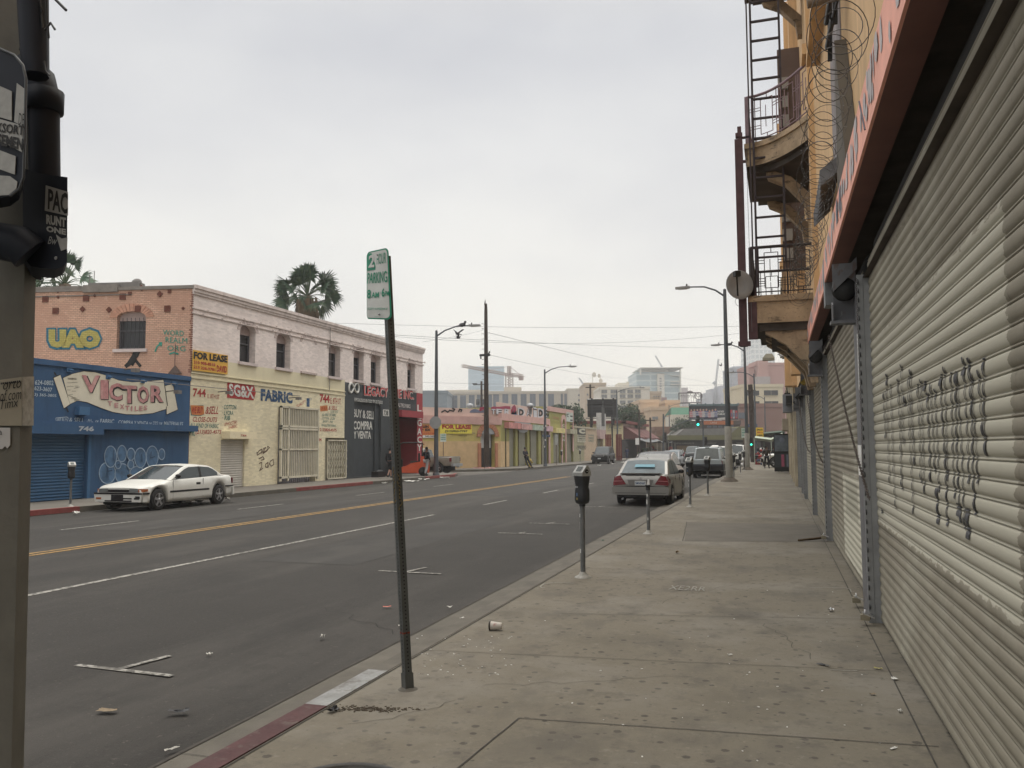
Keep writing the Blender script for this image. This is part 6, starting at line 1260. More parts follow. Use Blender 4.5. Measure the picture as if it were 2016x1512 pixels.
# wall features: pilasters, window surrounds, awning frame, louvre box
for y0,y1,d,z0,z1 in ((16.15,16.55,.10,4.2,15),(23.2,23.9,.22,4.1,15),(25.5,26.1,.3,4.1,15),(29.8,30.6,.3,4.1,15),(35.4,36.4,.45,4.1,15)):
    m=MB(BO); m.pbox(RW,y0,y1,z0,z1,0,d); m.pbox(RW,y0-.06,y1+.06,z1-6,z1-5.8,0,d+.08); m.build('pilaster',tan,B)
for y0,y1,z0,z1 in ((12.3,13.9,8.0,12.5),(24.2,25.2,5.6,8),(27,28.6,5.6,8),(27,28.6,9.6,12),(31.5,33,9.6,12)):
    m=MB(BO); m.pbox(RW,y0,y1,z0,z1,.0,.02,1); 
    for a,b in ((y0-.12,y0),(y1,y1+.12)): m.pbox(RW,a,b,z0,z1,0,.12,0); m.pbox(RW,a+(.16 if a>y0 else -.16),b+(.16 if a>y0 else -.16),z0,z1,0,.07,2)
    m.pbox(RW,y0-.2,y1+.2,z0-.14,z0,0,.2,2); m.build('window',[mat('window_brown',(.12,.08,.055),.7),darkgl,tan],B)
m=MB(BO); m.pbox(RW,22.2,22.5,6.2,12,.0,.55,0); 
for z in np.arange(6.4,11,.5): m.pbox(RW,22.1,22.2,z,z+.3,.3,.55,1)
m.build('side_shutter_panel',[mat('shutter_brown',(.13,.09,.075),.7),mat('slat_pale',(.3,.29,.27),.7)],B)
o=thing('awning_frame','dark iron awning frame on a pipe bracket high on the tan wall','awning frame',(XR,9.4,6)); m=MB((XR,9.4,6))
xs=XR-.14
for y in (9.2,10.1): m.pr([(xs,y,6.15),(xs,y+.05,6.15),(xs+.05,y+.05,8),(xs+.05,y,8)],(.05,0,0))
for z in (6.2,6.5,6.8,7.1,7.4): m.tube([(xs,9.2,z),(xs,10.15,z+.12)],.03,5); m.tube([(xs,9.2,z),(XR,9.2,z+.5)],.018,5)
m.tube([(XR,9.0,6.35),(XR-.4,9.0,6.3)],.05,8,1); m.build('frame',[blk,mat('pipe_tan',(.2,.16,.12),.7)],o)
o=thing('louvre_box','dark crumpled louvre box on the tan wall behind the razor wire','louvre',(XR,11,5)); m=MB((XR,11,5))
for i in range(9): m.pr([(XR-.25+i*.02,10.4+i*.22,4.75+i*.02),(XR-.02,10.5+i*.22,4.95+i*.03),(XR-.02,10.56+i*.22,4.95),(XR-.25,10.5+i*.22,4.72)],(0,.1,.22))
m.build('louvre_slats',mat('louvre_grey',(.09,.09,.095),.6,.3,5),o)
for y,z0,z1 in ((8.3,4.2,6.6),(9.4,4.2,5.8)):
    pass
m=MB(BO); m.pr([(XR-.005,8.3,4.15),(XR-.005,9.6,4.15),(XR-.005,9.3,6.0)],(-.12,0,0)); m.build('wall_wedge',mat('wedge_drab',(.10,.085,.065),.8),B)
m=MB(BO); m.pbox(RW,9.9,11.6,5.2,9.5,.0,.012); m.build('bare_plaster_patch',mat('bare_plaster',(.27,.24,.24),.9,.3,2.5,dirt=.3),B)
# the row beyond
B2=thing('plaster_building','lower cream plaster building beyond the balconies, with cornice and more shutters','building',(XR,36.5,0)); BO2=(XR,36.5,0)
crp=mat('flaking_cream_plaster',(.46,.40,.29),.9,.2,1.5,bump=.5,bsc=10,dirt=.5,dcol=(.2,.16,.12),dsc=2)
m=MB(BO2); ed2=[(37.2,40.2),(42,46),(47,51),(56,60)]; wall(m,RW,36.5,64,0,8.7,[(a,b,0,3.2) for a,b in ed2]); m.q([(XR,64,0),(12,64,0),(12,64,8.7),(XR,64,8.7)]); m.q([(XR,36.5,8.7),(12,36.5,8.7),(12,64,8.7),(XR,64,8.7)]); m.build('wall',crp,B2)
for a,b in ed2: m=MB(BO2); shutter(m,RW,a,b,0,3.2,.1,.02,-.06,0,3); m.build('roller_shutter',shm2,B2)
m=MB(BO2); m.pbox(RW,36.5,64.2,8.3,8.75,0,.5); m.pbox(RW,36.5,64.1,8.05,8.3,0,.3); m.pbox(RW,52,56,2.6,3.3,0,.5); m.build('cornice',mat('cornice_drab',(.30,.26,.2),.9,.2,2),B2)
for y in (36.6,41,46.2,51.3,54.5,60.5): m=MB(BO2); m.pbox(RW,y,y+.7,0,8.0,0,.16); m.build('pilaster',crp,B2)
m=MB(BO2); rg=random.Random(6)
for i in range(9): y=40+i*1.8; m.tube([RW.w(y+.5*math.cos(t)*rg.uniform(.7,1),3.9+i%3*.3+.3*math.sin(t),.3) for t in [k*.5 for k in range(13)]],.015,4)
m.pbox(RW,39,40,3.5,3.9,.1,.4); m.pbox(RW,45,45.8,3.9,4.4,.1,.4); m.build('wall_ironwork',blk,B2)
o=thing('flood_light','large flood light on a pipe arm from the cream wall below the balcony','lamp',(XR,30,0)); q=atY(1513,704,30); m=MB((XR,30,0)); m.tube([(XR,30,q.z+.12),(q.x+.3,30,q.z+.1)],.02,6); m.lathe([(.07,0),(.07,.14)],(q.x+.38,30,q.z+.03),10,ax='x'); m.build('arm',chrm,o)
m=MB((XR,30,0)); m.pr([(q.x-.2,29.85,q.z-.1),(q.x+.2,29.85,q.z-.1),(q.x+.2,30.15,q.z-.1),(q.x-.2,30.15,q.z-.1)],(0,0,.08)); m.pr([(q.x-.2,29.85,q.z-.02),(q.x+.2,29.85,q.z-.02),(q.x+.12,29.92,q.z+.13),(q.x-.08,29.92,q.z+.13)],(0,.2,0)); m.build('lamp_head',mat('lamp_beige',(.32,.31,.25),.6),o)
m=MB((XR,41,4)); m.box(.3,XR,39.5,41,3.2,4.0); tag(m.build('projecting_sign',mat('grey_box_sign',(.2,.21,.23),.6,.1)),'grey box sign projecting from the wall beyond the farthest hoist','sign')
# ================================================================ display case and stalls at the far right
o=thing('display_case','black display case with posters standing against the right wall','display case',(.35,55,0)); m=MB(); m.box(-.55,.45,-.3,.35,.1,2.45,0); m.box(-.5,.4,-.32,-.28,1.35,2.35,1); m.box(-.5,.4,-.32,-.28,.35,1.2,2); m.build('cabinet',[blk,mat('case_glass',(.10,.12,.14),.15,.3,3),mat('case_panel',(.03,.035,.04),.5)],o,bevel=.02)
m=MB(); m.box(-.12,.05,-.34,-.32,.4,1.15,0); m.box(.18,.3,-.34,-.32,.4,1.15,1); m.lathe([(.02,0),(.17,.01)],(-.05,-.34,2.05),12,1,ax='y'); m.build('poster_panels',[mat('poster_magenta',(.30,.07,.12),.6,.2,6),mat('poster_bluegrey',(.12,.14,.18),.6)],o)
for P_,lb,c_,yy in (([(-1.95,2.45),(-.5,2.25),(.5,2.75),(-.3,2.1)],'pale green canvas awning sagging over the right-hand stalls',(.30,.34,.27),78),([(-1.2,2.9),(.7,3.05),(.7,2.75),(-1.2,2.6)],'dark green awning of the far right stall',(.05,.08,.06),84)):
    m=MB((-.5,yy,2.5)); m.grid([[(x+.0,yy+j*1.2,z-.2*math.sin(j*1.5)) for x,z in P_[:3]] for j in range(4)],0,True); m.tube([(P_[0][0],yy,0),(P_[0][0],yy,P_[0][1])],.03,6); m.tube([(P_[1][0],yy,0),(P_[1][0],yy,P_[1][1])],.03,6); tag(m.build('stall_awning',mat('awn'+str(yy),c_,.8,.2,3)),lb,'awning')
p=Vector((-1.0,84.5,0)); m=MB((-.4,90,0)); m.box(-1.6,.8,90,90.2,0,2.9); tag(m.build('stall_shade_board',mat('stall_shadow',(.03,.025,.025),.9)),'dark stall backdrop under the green awning at the far right','board')  # stall shade painted as a near-black board
m=MB((-1.72,80,0)); m.box(-1.95,-1.5,80,80.5,0,1.05); tag(m.build('bin',mat('bin_red',(.20,.03,.03),.7,.15,3),bevel=.03),'dark red bin beside the leaning wooden pole','bin')
rg=random.Random(9)
for i in range(8):
    x,y=-1.7+rg.random()*.9,75+i*1.1; m=MB((x,y,0)); 
    for j in range(6): m.ell((x+rg.uniform(-.2,.2),y+rg.uniform(-.2,.2),.15+rg.random()*1.35),(rg.uniform(.08,.2),.1,rg.uniform(.06,.16)),j%3,8,5)
    tag(m.build('goods_pile',[cl[i%6],blk,wht if i%3==0 else cl[(i+2)%6]]),'heap of goods and bags stacked on the far right pavement beyond the display case','goods',group='stall goods on the far right pavement')
for x,y,lb in ((-2.62,69.5,'white rubbish bag on the kerb behind the far right meters'),(-2.5,67.2,'crumpled white bag at the foot of the second right lamp')):
    m=MB((x,y,0)); 
    for j in range(5): m.ell((x+rg.uniform(-.15,.15),y,.2+.1*j),(.22,.2,.17),0,9,6)
    tag(m.build('rubbish_bag',mat('bag_white',(.50,.49,.47),.5,.15,6)),lb,'bag')
# ================================================================ FOREGROUND LEFT: signal pole and housings
gp=mat('grey_steel_pole',(.15,.145,.125),.6,.14,5,dirt=.35,dcol=(.06,.058,.052),dsc=5,bump=.15,bsc=60)
hs=mat('dark_navy_housing',(.013,.016,.024),.55,.15,6,spec=.2)
PY=2.12
o=thing('signal_pole','thick grey steel traffic signal pole filling the left edge, with dark housings and stickers','signal pole',(-2.5,PY,0)); PO=(-2.5,PY,0)
def V0z(z):
    a=atY(22,1512,PY); b=atY(65,-100,PY); t=(z-a.z)/(b.z-a.z); return a.lerp(b,t)
N1=Vector((.643,-.766,0)); LD=Vector((-.766,-.643,0)); D2=Vector((-.337,.94,0)).normalized()
m=MB(PO)
def sect(z): v=V0z(z); k=1-z*.02; return [v,v+D2*.075*k,v+D2*.075*k+Vector((-.75,.66,0))*.14*k,v+D2*.05+Vector((-.75,.66,0))*.14+LD*.16*k,v+LD*.27*k+Vector((-.3,.9,0))*.10*k,v+LD*.27*k]
m.grid([sect(z) for z in (0,1,2,3,5,8)],0,False,True); m.q(sect(8),0)
c_=V0z(0)+LD*.13+Vector((-.05,.09,0)); m.lathe([(.30,0),(.30,.03),(.22,.06)],c_,16); m.build('pole',gp,o)
v8=V0z(atY(43,790,PY).z); FP=Pl((v8.x,v8.y),(LD.x,LD.y)); SP=Pl((v8.x,v8.y),(D2.x,D2.y))
def pp(px,py,y=PY-.2): return atY(px,py,y)
# conduit elbow and pipe
yq=PY+.02
m=MB(PO); c_=[atY(30,112,yq),atY(55,135,yq),atY(78,158,yq),atY(86,190,yq),atY(87,250,yq),atY(88,352,yq)]; m.tube(c_,[.05,.05,.052,.05,.048,.048],14); k_=atY(86,200,yq); m.lathe([(.052,-.04),(.062,-.036),(.062,.036),(.052,.04)],k_,16); m.build('conduit_elbow',hs,o)
# right housing: front face towards the camera, deep box with rounded foot
def hbox(name,pts,y0,dep,mt,bev=.012):
    m=MB(PO); m.pr([atY(px,py,y0) for px,py in pts],(-.74*dep,.67*dep,0)); return m.build(name,mt,o,bevel=bev)
hb=[(83,342),(133,349),(132,515),(126,524),(110,530),(80,528)]
h1=hbox('signal_housing',hb,PY-.08,.16,hs)
hl=[(44,331),(84,343),(81,528),(60,524),(46,505)]
m=MB(PO); m.pr([atY(px,py,PY-.075) for px,py in hl],(-.16,.15,0)); m.build('housing_side',hs,o,bevel=.01)
m=MB(PO); m.tube([atY(-30,470,PY-.14),atY(40,482,PY-.12),atY(60,500,PY-.1)],.06,12); m.build('mounting_bracket',hs,o,bevel=.0)
def sticker(nm,pts,y,mt,th=.002,par=o): m=MB(PO); m.pr([atY(px,py,y) for px,py in pts],(0,-th,0)); return m.build(nm,mt,par)
def stext(nm,s_,bl,br,tl,y,mt,**k):
    if y is None: a,b,c=[FP.w(*FP.px(*q,.012),.012) for q in (bl,br,tl)]
    else: a=atY(*bl,y); b=atY(*br,y); c=atY(*tl,y)
    m=MB(PO); m.text(s_,lambda u,v:a+(b-a)*u+(c-a)*v,0,**k); return m.build(nm,mt,o)
yf=PY-.083; sw=mat('sticker_paper',(.30,.30,.285),.7,.12,30); 
sticker('sticker',[(91,365),(134,378),(134,425),(89,415)],yf,sw); stext('sticker_lettering','PAC',(94,412),(133,422),(95,371),yf-.004,tx_blk,bold=.03)
stext('sticker_lettering','RUNT',(91,441),(130,448),(91,422),yf-.003,sw,bold=.05); stext('sticker_lettering','ONE',(91,456),(130,463),(91,444),yf-.003,sw,bold=.05); stext('sticker_lettering','Bw',(94,480),(112,482),(95,465),yf-.003,sw,shear=.3)
sticker('sticker',[(111,462),(122,470),(133,468),(132,490),(121,494)],yf,sw)
m=MB(PO); m.lathe([(.004,-.003),(.006,0)],atY(110,508,yf),8,ax='y'); m.build('screw',chrm,o)
# left rounded housing edge-on
yl=PY-.25
hp=[(-60,60),(0,96),(28,108),(45,128),(51,155),(49,260),(46,350),(38,372),(20,386),(-60,400)]
m=MB(PO); m.pr([atY(px,py,yl) for px,py in hp],(-.09,.08,0)); m.build('signal_housing',hs,o,bevel=.012)
m=MB(PO); m.tube([atY(px,py,yl-.003) for px,py in hp[1:-1]],.004,6); m.build('housing_rim',mat('rim_grey',(.06,.065,.07),.4),o)
sticker('sticker',[(-10,165),(24,180),(24,238),(-10,228)],yl-.003,sw); sticker('sticker',[(34,164),(50,176),(47,250),(29,240)],yl-.003,sw); sticker('sticker',[(-10,232),(20,240),(47,248),(44,300),(-10,272)],yl-.0045,sw)
stext('sticker_lettering','JOKSORT',(-28,262),(46,272),(-26,238),yl-.009,tx_blk,bold=.03); stext('sticker_lettering','SEMEN',(-6,285),(44,296),(-4,262),yl-.009,tx_blk,bold=.04)
sticker('sticker',[(-10,292),(32,308),(30,344),(-10,330)],yl-.003,sw); sticker('sticker',[(-10,345),(20,347),(35,358),(33,372),(18,384),(-10,386)],yl-.003,sw)
stext('sticker_lettering','DE',(36,246),(48,248),(36,222),yl-.009,tx_blk,shear=.3)
# taped notes round the pole
yt=PY-.172
tape=mat('taped_card',(.30,.275,.215),.5,.08,20); tapew=mat('clear_tape',(.36,.35,.32),.25,.35,25,spec=.6)
def wrap(nm,pts,mt,e=.003,mb_=None):
    # stands just proud of the pole's facets: front face then the right-hand facet
    m=MB(PO); m.pr([FP.w(*FP.px(px,py,.008),.008) for px,py in pts],N1*-.003); return m.build(nm,mt,o)
wrap('taped_note',[(-30,752),(43,742),(43,838),(-30,838)],tape); m=MB(PO); P=[FP.w(*FP.px(px,py,.008),.009) for px,py in ((44,742),(44,838))]+[SP.w(*SP.px(px,py,.008),.010) for px,py in ((65,838),(66,741))]; m.pr(P,(-.002,.002,0)); m.build('clear_tape',tapew,o)
stext('handwriting','of com',(0,790),(42,786),(0,768),None,tx_blk,shear=.3); stext('handwriting','orto',(6,768),(42,763),(6,752),None,tx_blk,shear=.3); stext('handwriting','Timx',(0,806),(36,800),(0,788),None,tx_blk,shear=.2)
m=MB(PO)
for i in range(10): q=FP.w(*FP.px(2+i*4,757-i*.5,.012),.012); m.pr([q,q+Vector((.004,0,0)),q+Vector((.004,0,.006)),q+Vector((0,0,.006))],(0,-.002,0))
m.build('torn_holes',blk,o)
wrap('taped_note',[(-30,842),(20,842),(20,876),(14,883),(10,878),(4,884),(-30,882)],mat('note_white',(.50,.50,.50),.7,.05)); stext('handwriting','a',(-2,856),(4,856),(-2,848),None,tx_blk)
# wires and tape at the top
m=MB(PO); rg=random.Random(12)
for i in range(13):
    a=atY(rg.uniform(55,92),rg.uniform(-40,20),PY-.1); b_=a+Vector((rg.uniform(-.02,.05),0,-rg.uniform(.03,.12))); c2=b_+Vector((rg.uniform(-.03,.03),0,-rg.uniform(.02,.09))); m.tube([a,b_,c2],.004,5)
m.tube([atY(75,-40,PY-.1),atY(110,0,PY-.1),atY(130,20,PY-.1)],.005,5); m.tube([atY(88,60,PY-.1),atY(100,45,PY-.1),atY(108,58,PY-.1)],.004,5); m.tube([atY(87,120,PY-.1),atY(90,140,PY-.1),atY(97,148,PY-.1)],.003,5); m.build('loose_wires',blk,o)
m=MB(PO); m.tube([atY(62,-60,PY-.09),atY(66,60,PY-.09),atY(70,150,PY-.09)],[.05,.045,.04],9); m.build('conduit',hs,o)
# ================================================================ leaning perforated post with the parking sign
b0=G(803,1357); tp=atY(760,505,b0.y+.02)
o=thing('parking_sign','leaning perforated steel post carrying a bent two hour parking sign','parking sign',b0); O_=b0
per=mat('perforated_post',(.10,.105,.10),.55,.12,8,metal=.4,dirt=.3,dcol=(.05,.05,.045),dsc=8)
ax=(tp-b0).normalized(); ang=math.radians(38); e1=Vector((math.cos(ang),-math.sin(ang),0)); e1=(e1-ax*e1.dot(ax)).normalized(); e2=ax.cross(e1).normalized()
if e2.dot(-b0)<0: e2=-e2
# e1,e2: outward normals of the two faces turned to us
if e1.dot(CP-b0)<0: e1=-e1
h=.0255; L_=(tp-b0).length
m=MB(O_); c=[e1*h+e2*h,e1*h-e2*h,-e1*h-e2*h,-e1*h+e2*h]; m.grid([[b0+x for x in c],[tp+x for x in c]],0,False,True); m.q([tp+x for x in c],0)
k=.05
while k<L_-.02:
    for n_,s_ in ((e1,e2),(e2,e1)):
        for sg_ in (1,-1):
            q=b0+ax*k+n_*(h+.0006)*sg_; m.q([q+s_*.0062*math.cos(t)+ax*.0062*math.sin(t) for t in [j*math.pi/4 for j in range(8)]],1)
    k+=.0254
m.build('post',[per,blk],o)
m=MB(O_); h2=h+.006; c2=[e1*h2+e2*h2,e1*h2-e2*h2,-e1*h2-e2*h2,-e1*h2+e2*h2]; m.grid([[b0+x for x in c2],[b0+ax*.11+x for x in c2]],0,False,True); m.lathe([(.07,0),(.05,.012),(.03,.016)],b0,12,1); m.build('base_sleeve',[per,gutterm],o)
m=MB(O_); q=b0+ax*.375
m.grid([[q+x*1.02 for x in c],[q+ax*.012+x*1.02 for x in c]],0,False,True); m.build('red_tape',mat('red_tape',(.18,.03,.02),.6),o)
m=MB(O_); ys=mat('yellow_scrawl',(.25,.17,.04),.6)
for i in range(10):
    z=1.27+i*.026; q=b0+ax*z+e2*(h+.002); a=q+e1*rnd()*.02-e1*.02; b_=q+e1*rnd()*.02+ax*.022; m.tube([a,b_],.0022,4)
    q=b0+ax*(z-.05)+e1*(h+.002); m.tube([q+e2*(rnd()-.5)*.04,q+e2*(rnd()-.5)*.04+ax*.02],.002,4)
m.build('yellow_scrawl',ys,o)
# the sign plate, its right edge bent back
def sgn(u,v,d=0):   # u 0..1 left to right, v 0..1 up
    # corner points measured on their own depths: left edge farther than right
    yl_,yr_=b0.y+.19,b0.y-.07
    bend=.03*max(0,(u-.55))**2*6*(1.2-v)
    L0=atY(722.5,628,yl_); L1=atY(722.5,496,yl_); R0_=atY(757.5,629,yr_); R1_=atY(764.5,487.5,yr_)
    p=(L0*(1-u)+R0_*u)*(1-v)+(L1*(1-u)+R1_*u)*v
    nrm=(R0_-L0).cross(L1-L0).normalized(); 
    if nrm.dot(CP-L0)<0: nrm=-nrm
    return p+nrm*(d-bend+.008*math.sin(u*5+v*3))
m=MB(O_)
def rrect(u0,u1,v0,v1,ru,rv,n=5):
    P=[]
    for cu,cv,a0 in ((u1-ru,v1-rv,0),(u0+ru,v1-rv,90),(u0+ru,v0+rv,180),(u1-ru,v0+rv,270)):
        for i in range(n+1): a=math.radians(a0+90*i/n); P.append((cu+ru*math.cos(a),cv+rv*math.sin(a)))
    return P
def plate(m,P,d,mi):
    # subdivided fan so that the bent surface is followed
    cu=sum(p[0] for p in P)/len(P); cv=sum(p[1] for p in P)/len(P); n=7
    rows=[[sgn(cu+(u-cu)*k/n,cv+(v-cv)*k/n,d) for u,v in P] for k in range(1,n+1)]; m.grid(rows,mi,True,True); m.q(rows[0],mi)
plate(m,rrect(0,1,0,1,.13,.075),0,0); plate(m,rrect(0,1,0,1,.13,.075),-.003,2); plate(m,rrect(.035,.965,.02,.98,.11,.06),.0016,1)
m.grid([[sgn(u,v,-.003) for u,v in rrect(0,1,0,1,.13,.075)],[sgn(u,v,0) for u,v in rrect(0,1,0,1,.13,.075)]],0,False,True)
m.grid([[sgn(.05+.36*i/4,.715+.255*j/4,.004) for i in range(5)] for j in range(5)],0,True)
pl_=m.build('sign_plate',[mat('sign_green',(.02,.22,.13),.5),mat('sign_face_white',(.52,.53,.50),.45,.06,6),mat('bare_aluminium',(.36,.37,.38),.45)],o)
m=MB(O_)
def sg2(s_,u0,u1,v0,v1,mi,bold=.0,dd=.006,**k): m.text(s_,lambda u,v:sgn(u0+(u1-u0)*u,v0+(v1-v0)*v,dd),mi,bold=bold,font_res=5,**k)
sg2('2',.13,.37,.755,.94,1,.03,.008); sg2('HOUR',.47,.93,.79,.94,0,.0); sg2('PARKING',.1,.95,.52,.68,0,.015); sg2('8',.11,.28,.30,.43,0,.03); sg2('AM',.32,.62,.31,.39,0,.02); sg2('TO',.65,.70,.36,.39,0); sg2('6',.73,.84,.32,.44,0,.03); sg2('PM',.86,.98,.33,.40,0,.02); sg2('EXCEPT SUNDAY',.08,.93,.135,.165,0,.01); sg2('LADOT',.5,.7,.03,.042,0)
m.build('lettering',[mat('sign_green',(.02,.22,.13),.5),mat('sign_face_white',(.52,.53,.50),.45)],pl_)
for u,v in ((.52,.93),(.68,.07)): m=MB(O_); m.ell(sgn(u,v,.006),.009); m.build('bolt',chrm,pl_)
# ================================================================ parking meters
mth=mat('meter_black',(.022,.023,.025),.45,.12,8); mcap=mat('meter_cap_silver',(.36,.36,.34),.4,.1,20,metal=.4); mpole=mat('meter_pole_grey',(.115,.12,.12),.6,.2,10,dirt=.35,dcol=(.2,.2,.19),dsc=14)
def meter(label,loc,H=1.41,rz=0,head=True,group='parking meters on the near kerb',cap=False,detail=True):
    o=thing('parking_meter',label,'parking meter',loc,rz=rz,group=group); hp=H-.49 if head else H-.12
    m=MB(); m.tube([(0,0,.03),(0,0,hp)],.032,12); 
    m.build('pole',mpole,o)
    m=MB(); m.lathe([(.11,0),(.105,.012),(.06,.03),(.045,.06),(.036,.075)],(0,0,0),18); m.build('base_flange',mat('flange_worn',(.30,.29,.26),.6,.2,20,metal=.3),o)
    if detail:
        m=MB()
        for z,w_,h_,a in ((hp-.17,.028,.045,-1.9),(hp-.32,.03,.09,-2.2),(hp-.62,.02,.05,-1.7)):
            t=Vector((math.cos(a),math.sin(a),0)); s_=Vector((-t.y,t.x,0)); c=t*.0335; m.q([c-s_*w_/2+Vector((0,0,z)),c+s_*w_/2+Vector((0,0,z)),c+s_*w_/2+Vector((0,0,z+h_)),c-s_*w_/2+Vector((0,0,z+h_))],0)
        m.build('stickers',mat('sticker_white',(.55,.55,.52),.6),o)
    if not head:
        m=MB(); m.lathe([(.04,0),(.042,.05),(.036,.06),(.05,.065),(.05,.10)],(0,0,hp-.05),14); m.pr([(-.02,-.01,hp+.05),(.035,-.01,hp+.05),(.03,-.01,hp+.15),(.0,-.01,hp+.16),(-.01,-.01,hp+.1)],(0,.02,0),1); m.build('broken_collar',[mth,wht],o); return o
    # head: hourglass black body (front = -Y), peaked silver cap with a sloping window
    m=MB(); rows=[]
    for z,wx,wy in ((0,.05,.045),(.015,.075,.06),(.05,.088,.066),(.17,.088,.066),(.215,.075,.058),(.25,.082,.062),(.32,.092,.07),(.355,.093,.071)):
        rows.append([(sx*wx*(1-.25*(a==1)),sy*wy*(1-.25*(a==0)),hp+z) for sx,sy,a in ((1,-1,1),(1,-1,0),(1,1,0),(1,1,1),(-1,1,1),(-1,1,0),(-1,-1,0),(-1,-1,1))])
    m.grid(rows,0,True,True); m.q(rows[0],0); m.q(rows[-1],0); m.lathe([(.045,-.03),(.04,.0)],(0,0,hp),10); m.build('body',mth,o,bevel=.0)
    m=MB(); zb=hp+.355; w_,d_=.096,.073
    prof=[(-d_,zb),(d_,zb),(d_,zb+.05),(.03,zb+.128),(-.0,zb+.135),(-d_,zb+.045)]
    m.pr([(-w_,y,z) for y,z in prof],(2*w_,0,0),0)
    m.build('cap',mcap,o,bevel=.008)
    m=MB(); t=Vector((0,-.012,0)); P=[(-.05,-.062,zb+.058),(.05,-.062,zb+.058),(.05,-.016,zb+.118),(-.05,-.016,zb+.118)]; m.q([Vector(p)+Vector((0,-.0035,.003)) for p in P]); m.build('display',mat('meter_display',(.09,.10,.095),.2),o)
    m=MB(); m.lathe([(.012,.0),(.028,.0),(.028,.003)],(w_,0,zb+.06),14,0,ax='x'); m.pr([(w_+.004,-.006,zb+.055),(w_+.004,.018,zb+.055),(w_+.004,.018,zb+.065),(w_+.004,-.006,zb+.065)],(.001,0,0),1); m.build('dial_emblem',[blk,mcap],o)
    if detail:
        m=MB(); y=-.069
        m.q([(-.055,y,hp+.205),(.0,y,hp+.205),(.0,y,hp+.225),(-.055,y,hp+.225)],0); m.q([(-.03,y,hp+.1),(-.012,y,hp+.1),(-.012,y,hp+.14),(-.03,y,hp+.14)],1); m.q([(-.03,y,hp+.05),(-.012,y,hp+.05),(-.012,y,hp+.078),(-.03,y,hp+.078)],2); m.build('decals',[mat('decal_grey',(.3,.3,.3),.6),mat('decal_blue',(.12,.2,.35),.6),mat('decal_yellow',(.35,.28,.08),.6)],o)
    return o
meter('nearest parking meter with silver cap and stickers on its pole',G(1148,1137),1.42,rz=math.radians(-38))
meter('headless grey meter post with a broken collar before the silver saloon',G(1277,1051),1.0,head=False)
meter('parking meter with silver cap just right of the silver saloon',G(1359,998),1.36,rz=math.radians(-30))
meter('parking meter standing in front of the grey estate car, left of the tall lamp',G(1394,976),1.34,rz=math.radians(-30),detail=False)
for px,py,H,lb in ((1445,942,1.33,'parking meter just right of the tall lamp, nearest of the far three'),(1458,932,1.33,'middle one of the three far parking meters beyond the tall lamp'),(1465,927,1.42,'farthest parking meter, touching the second lamp in view')):
    q=G(px,py); q.x=min(q.x,-2.1); meter(lb,q,H,rz=-.6,detail=False)
meter('parking meter in front of the blue shutter on the far pavement',(-19.75,19.5,0),1.30,rz=1.2,group='parking meters on the far kerb',detail=False)
meter('headless thin meter post in front of the orange forklift',(-19.85,41.3,0),1.15,head=False,group='parking meters on the far kerb')
q=G(1101,911); meter('far meter with a pale cap before the yellow building shutter',(-19.9,78.5,0),1.42,rz=1.,group='parking meters on the far kerb',detail=False); meter('far meter left of the black off-roader',(-19.9,86.5,0),1.45,rz=1.,group='parking meters on the far kerb',detail=False)
# hydrant
q=Vector((-19.9,67.8,0)); o=thing('fire_hydrant','yellow fire hydrant beside the man in black','hydrant',q); hy=mat('hydrant_yellow',(.33,.24,.05),.6,.2,8,dirt=.3); m=MB(); m.lathe([(.17,0),(.17,.04),(.12,.06),(.12,.5),(.15,.52),(.15,.57),(.11,.64),(.05,.72),(.03,.76)],(0,0,0),14); m.build('barrel',hy,o)
m=MB(); 
for a in ((.0,-.2),(.2,0),(-.2,0)): m.tube([(0,0,.42),(a[0],a[1],.42)],.06,10); m.tube([(a[0]*.9,a[1]*.9,.42),(a[0]*1.1,a[1]*1.1,.42)],.075,10)
m.build('outlets',hy,o)
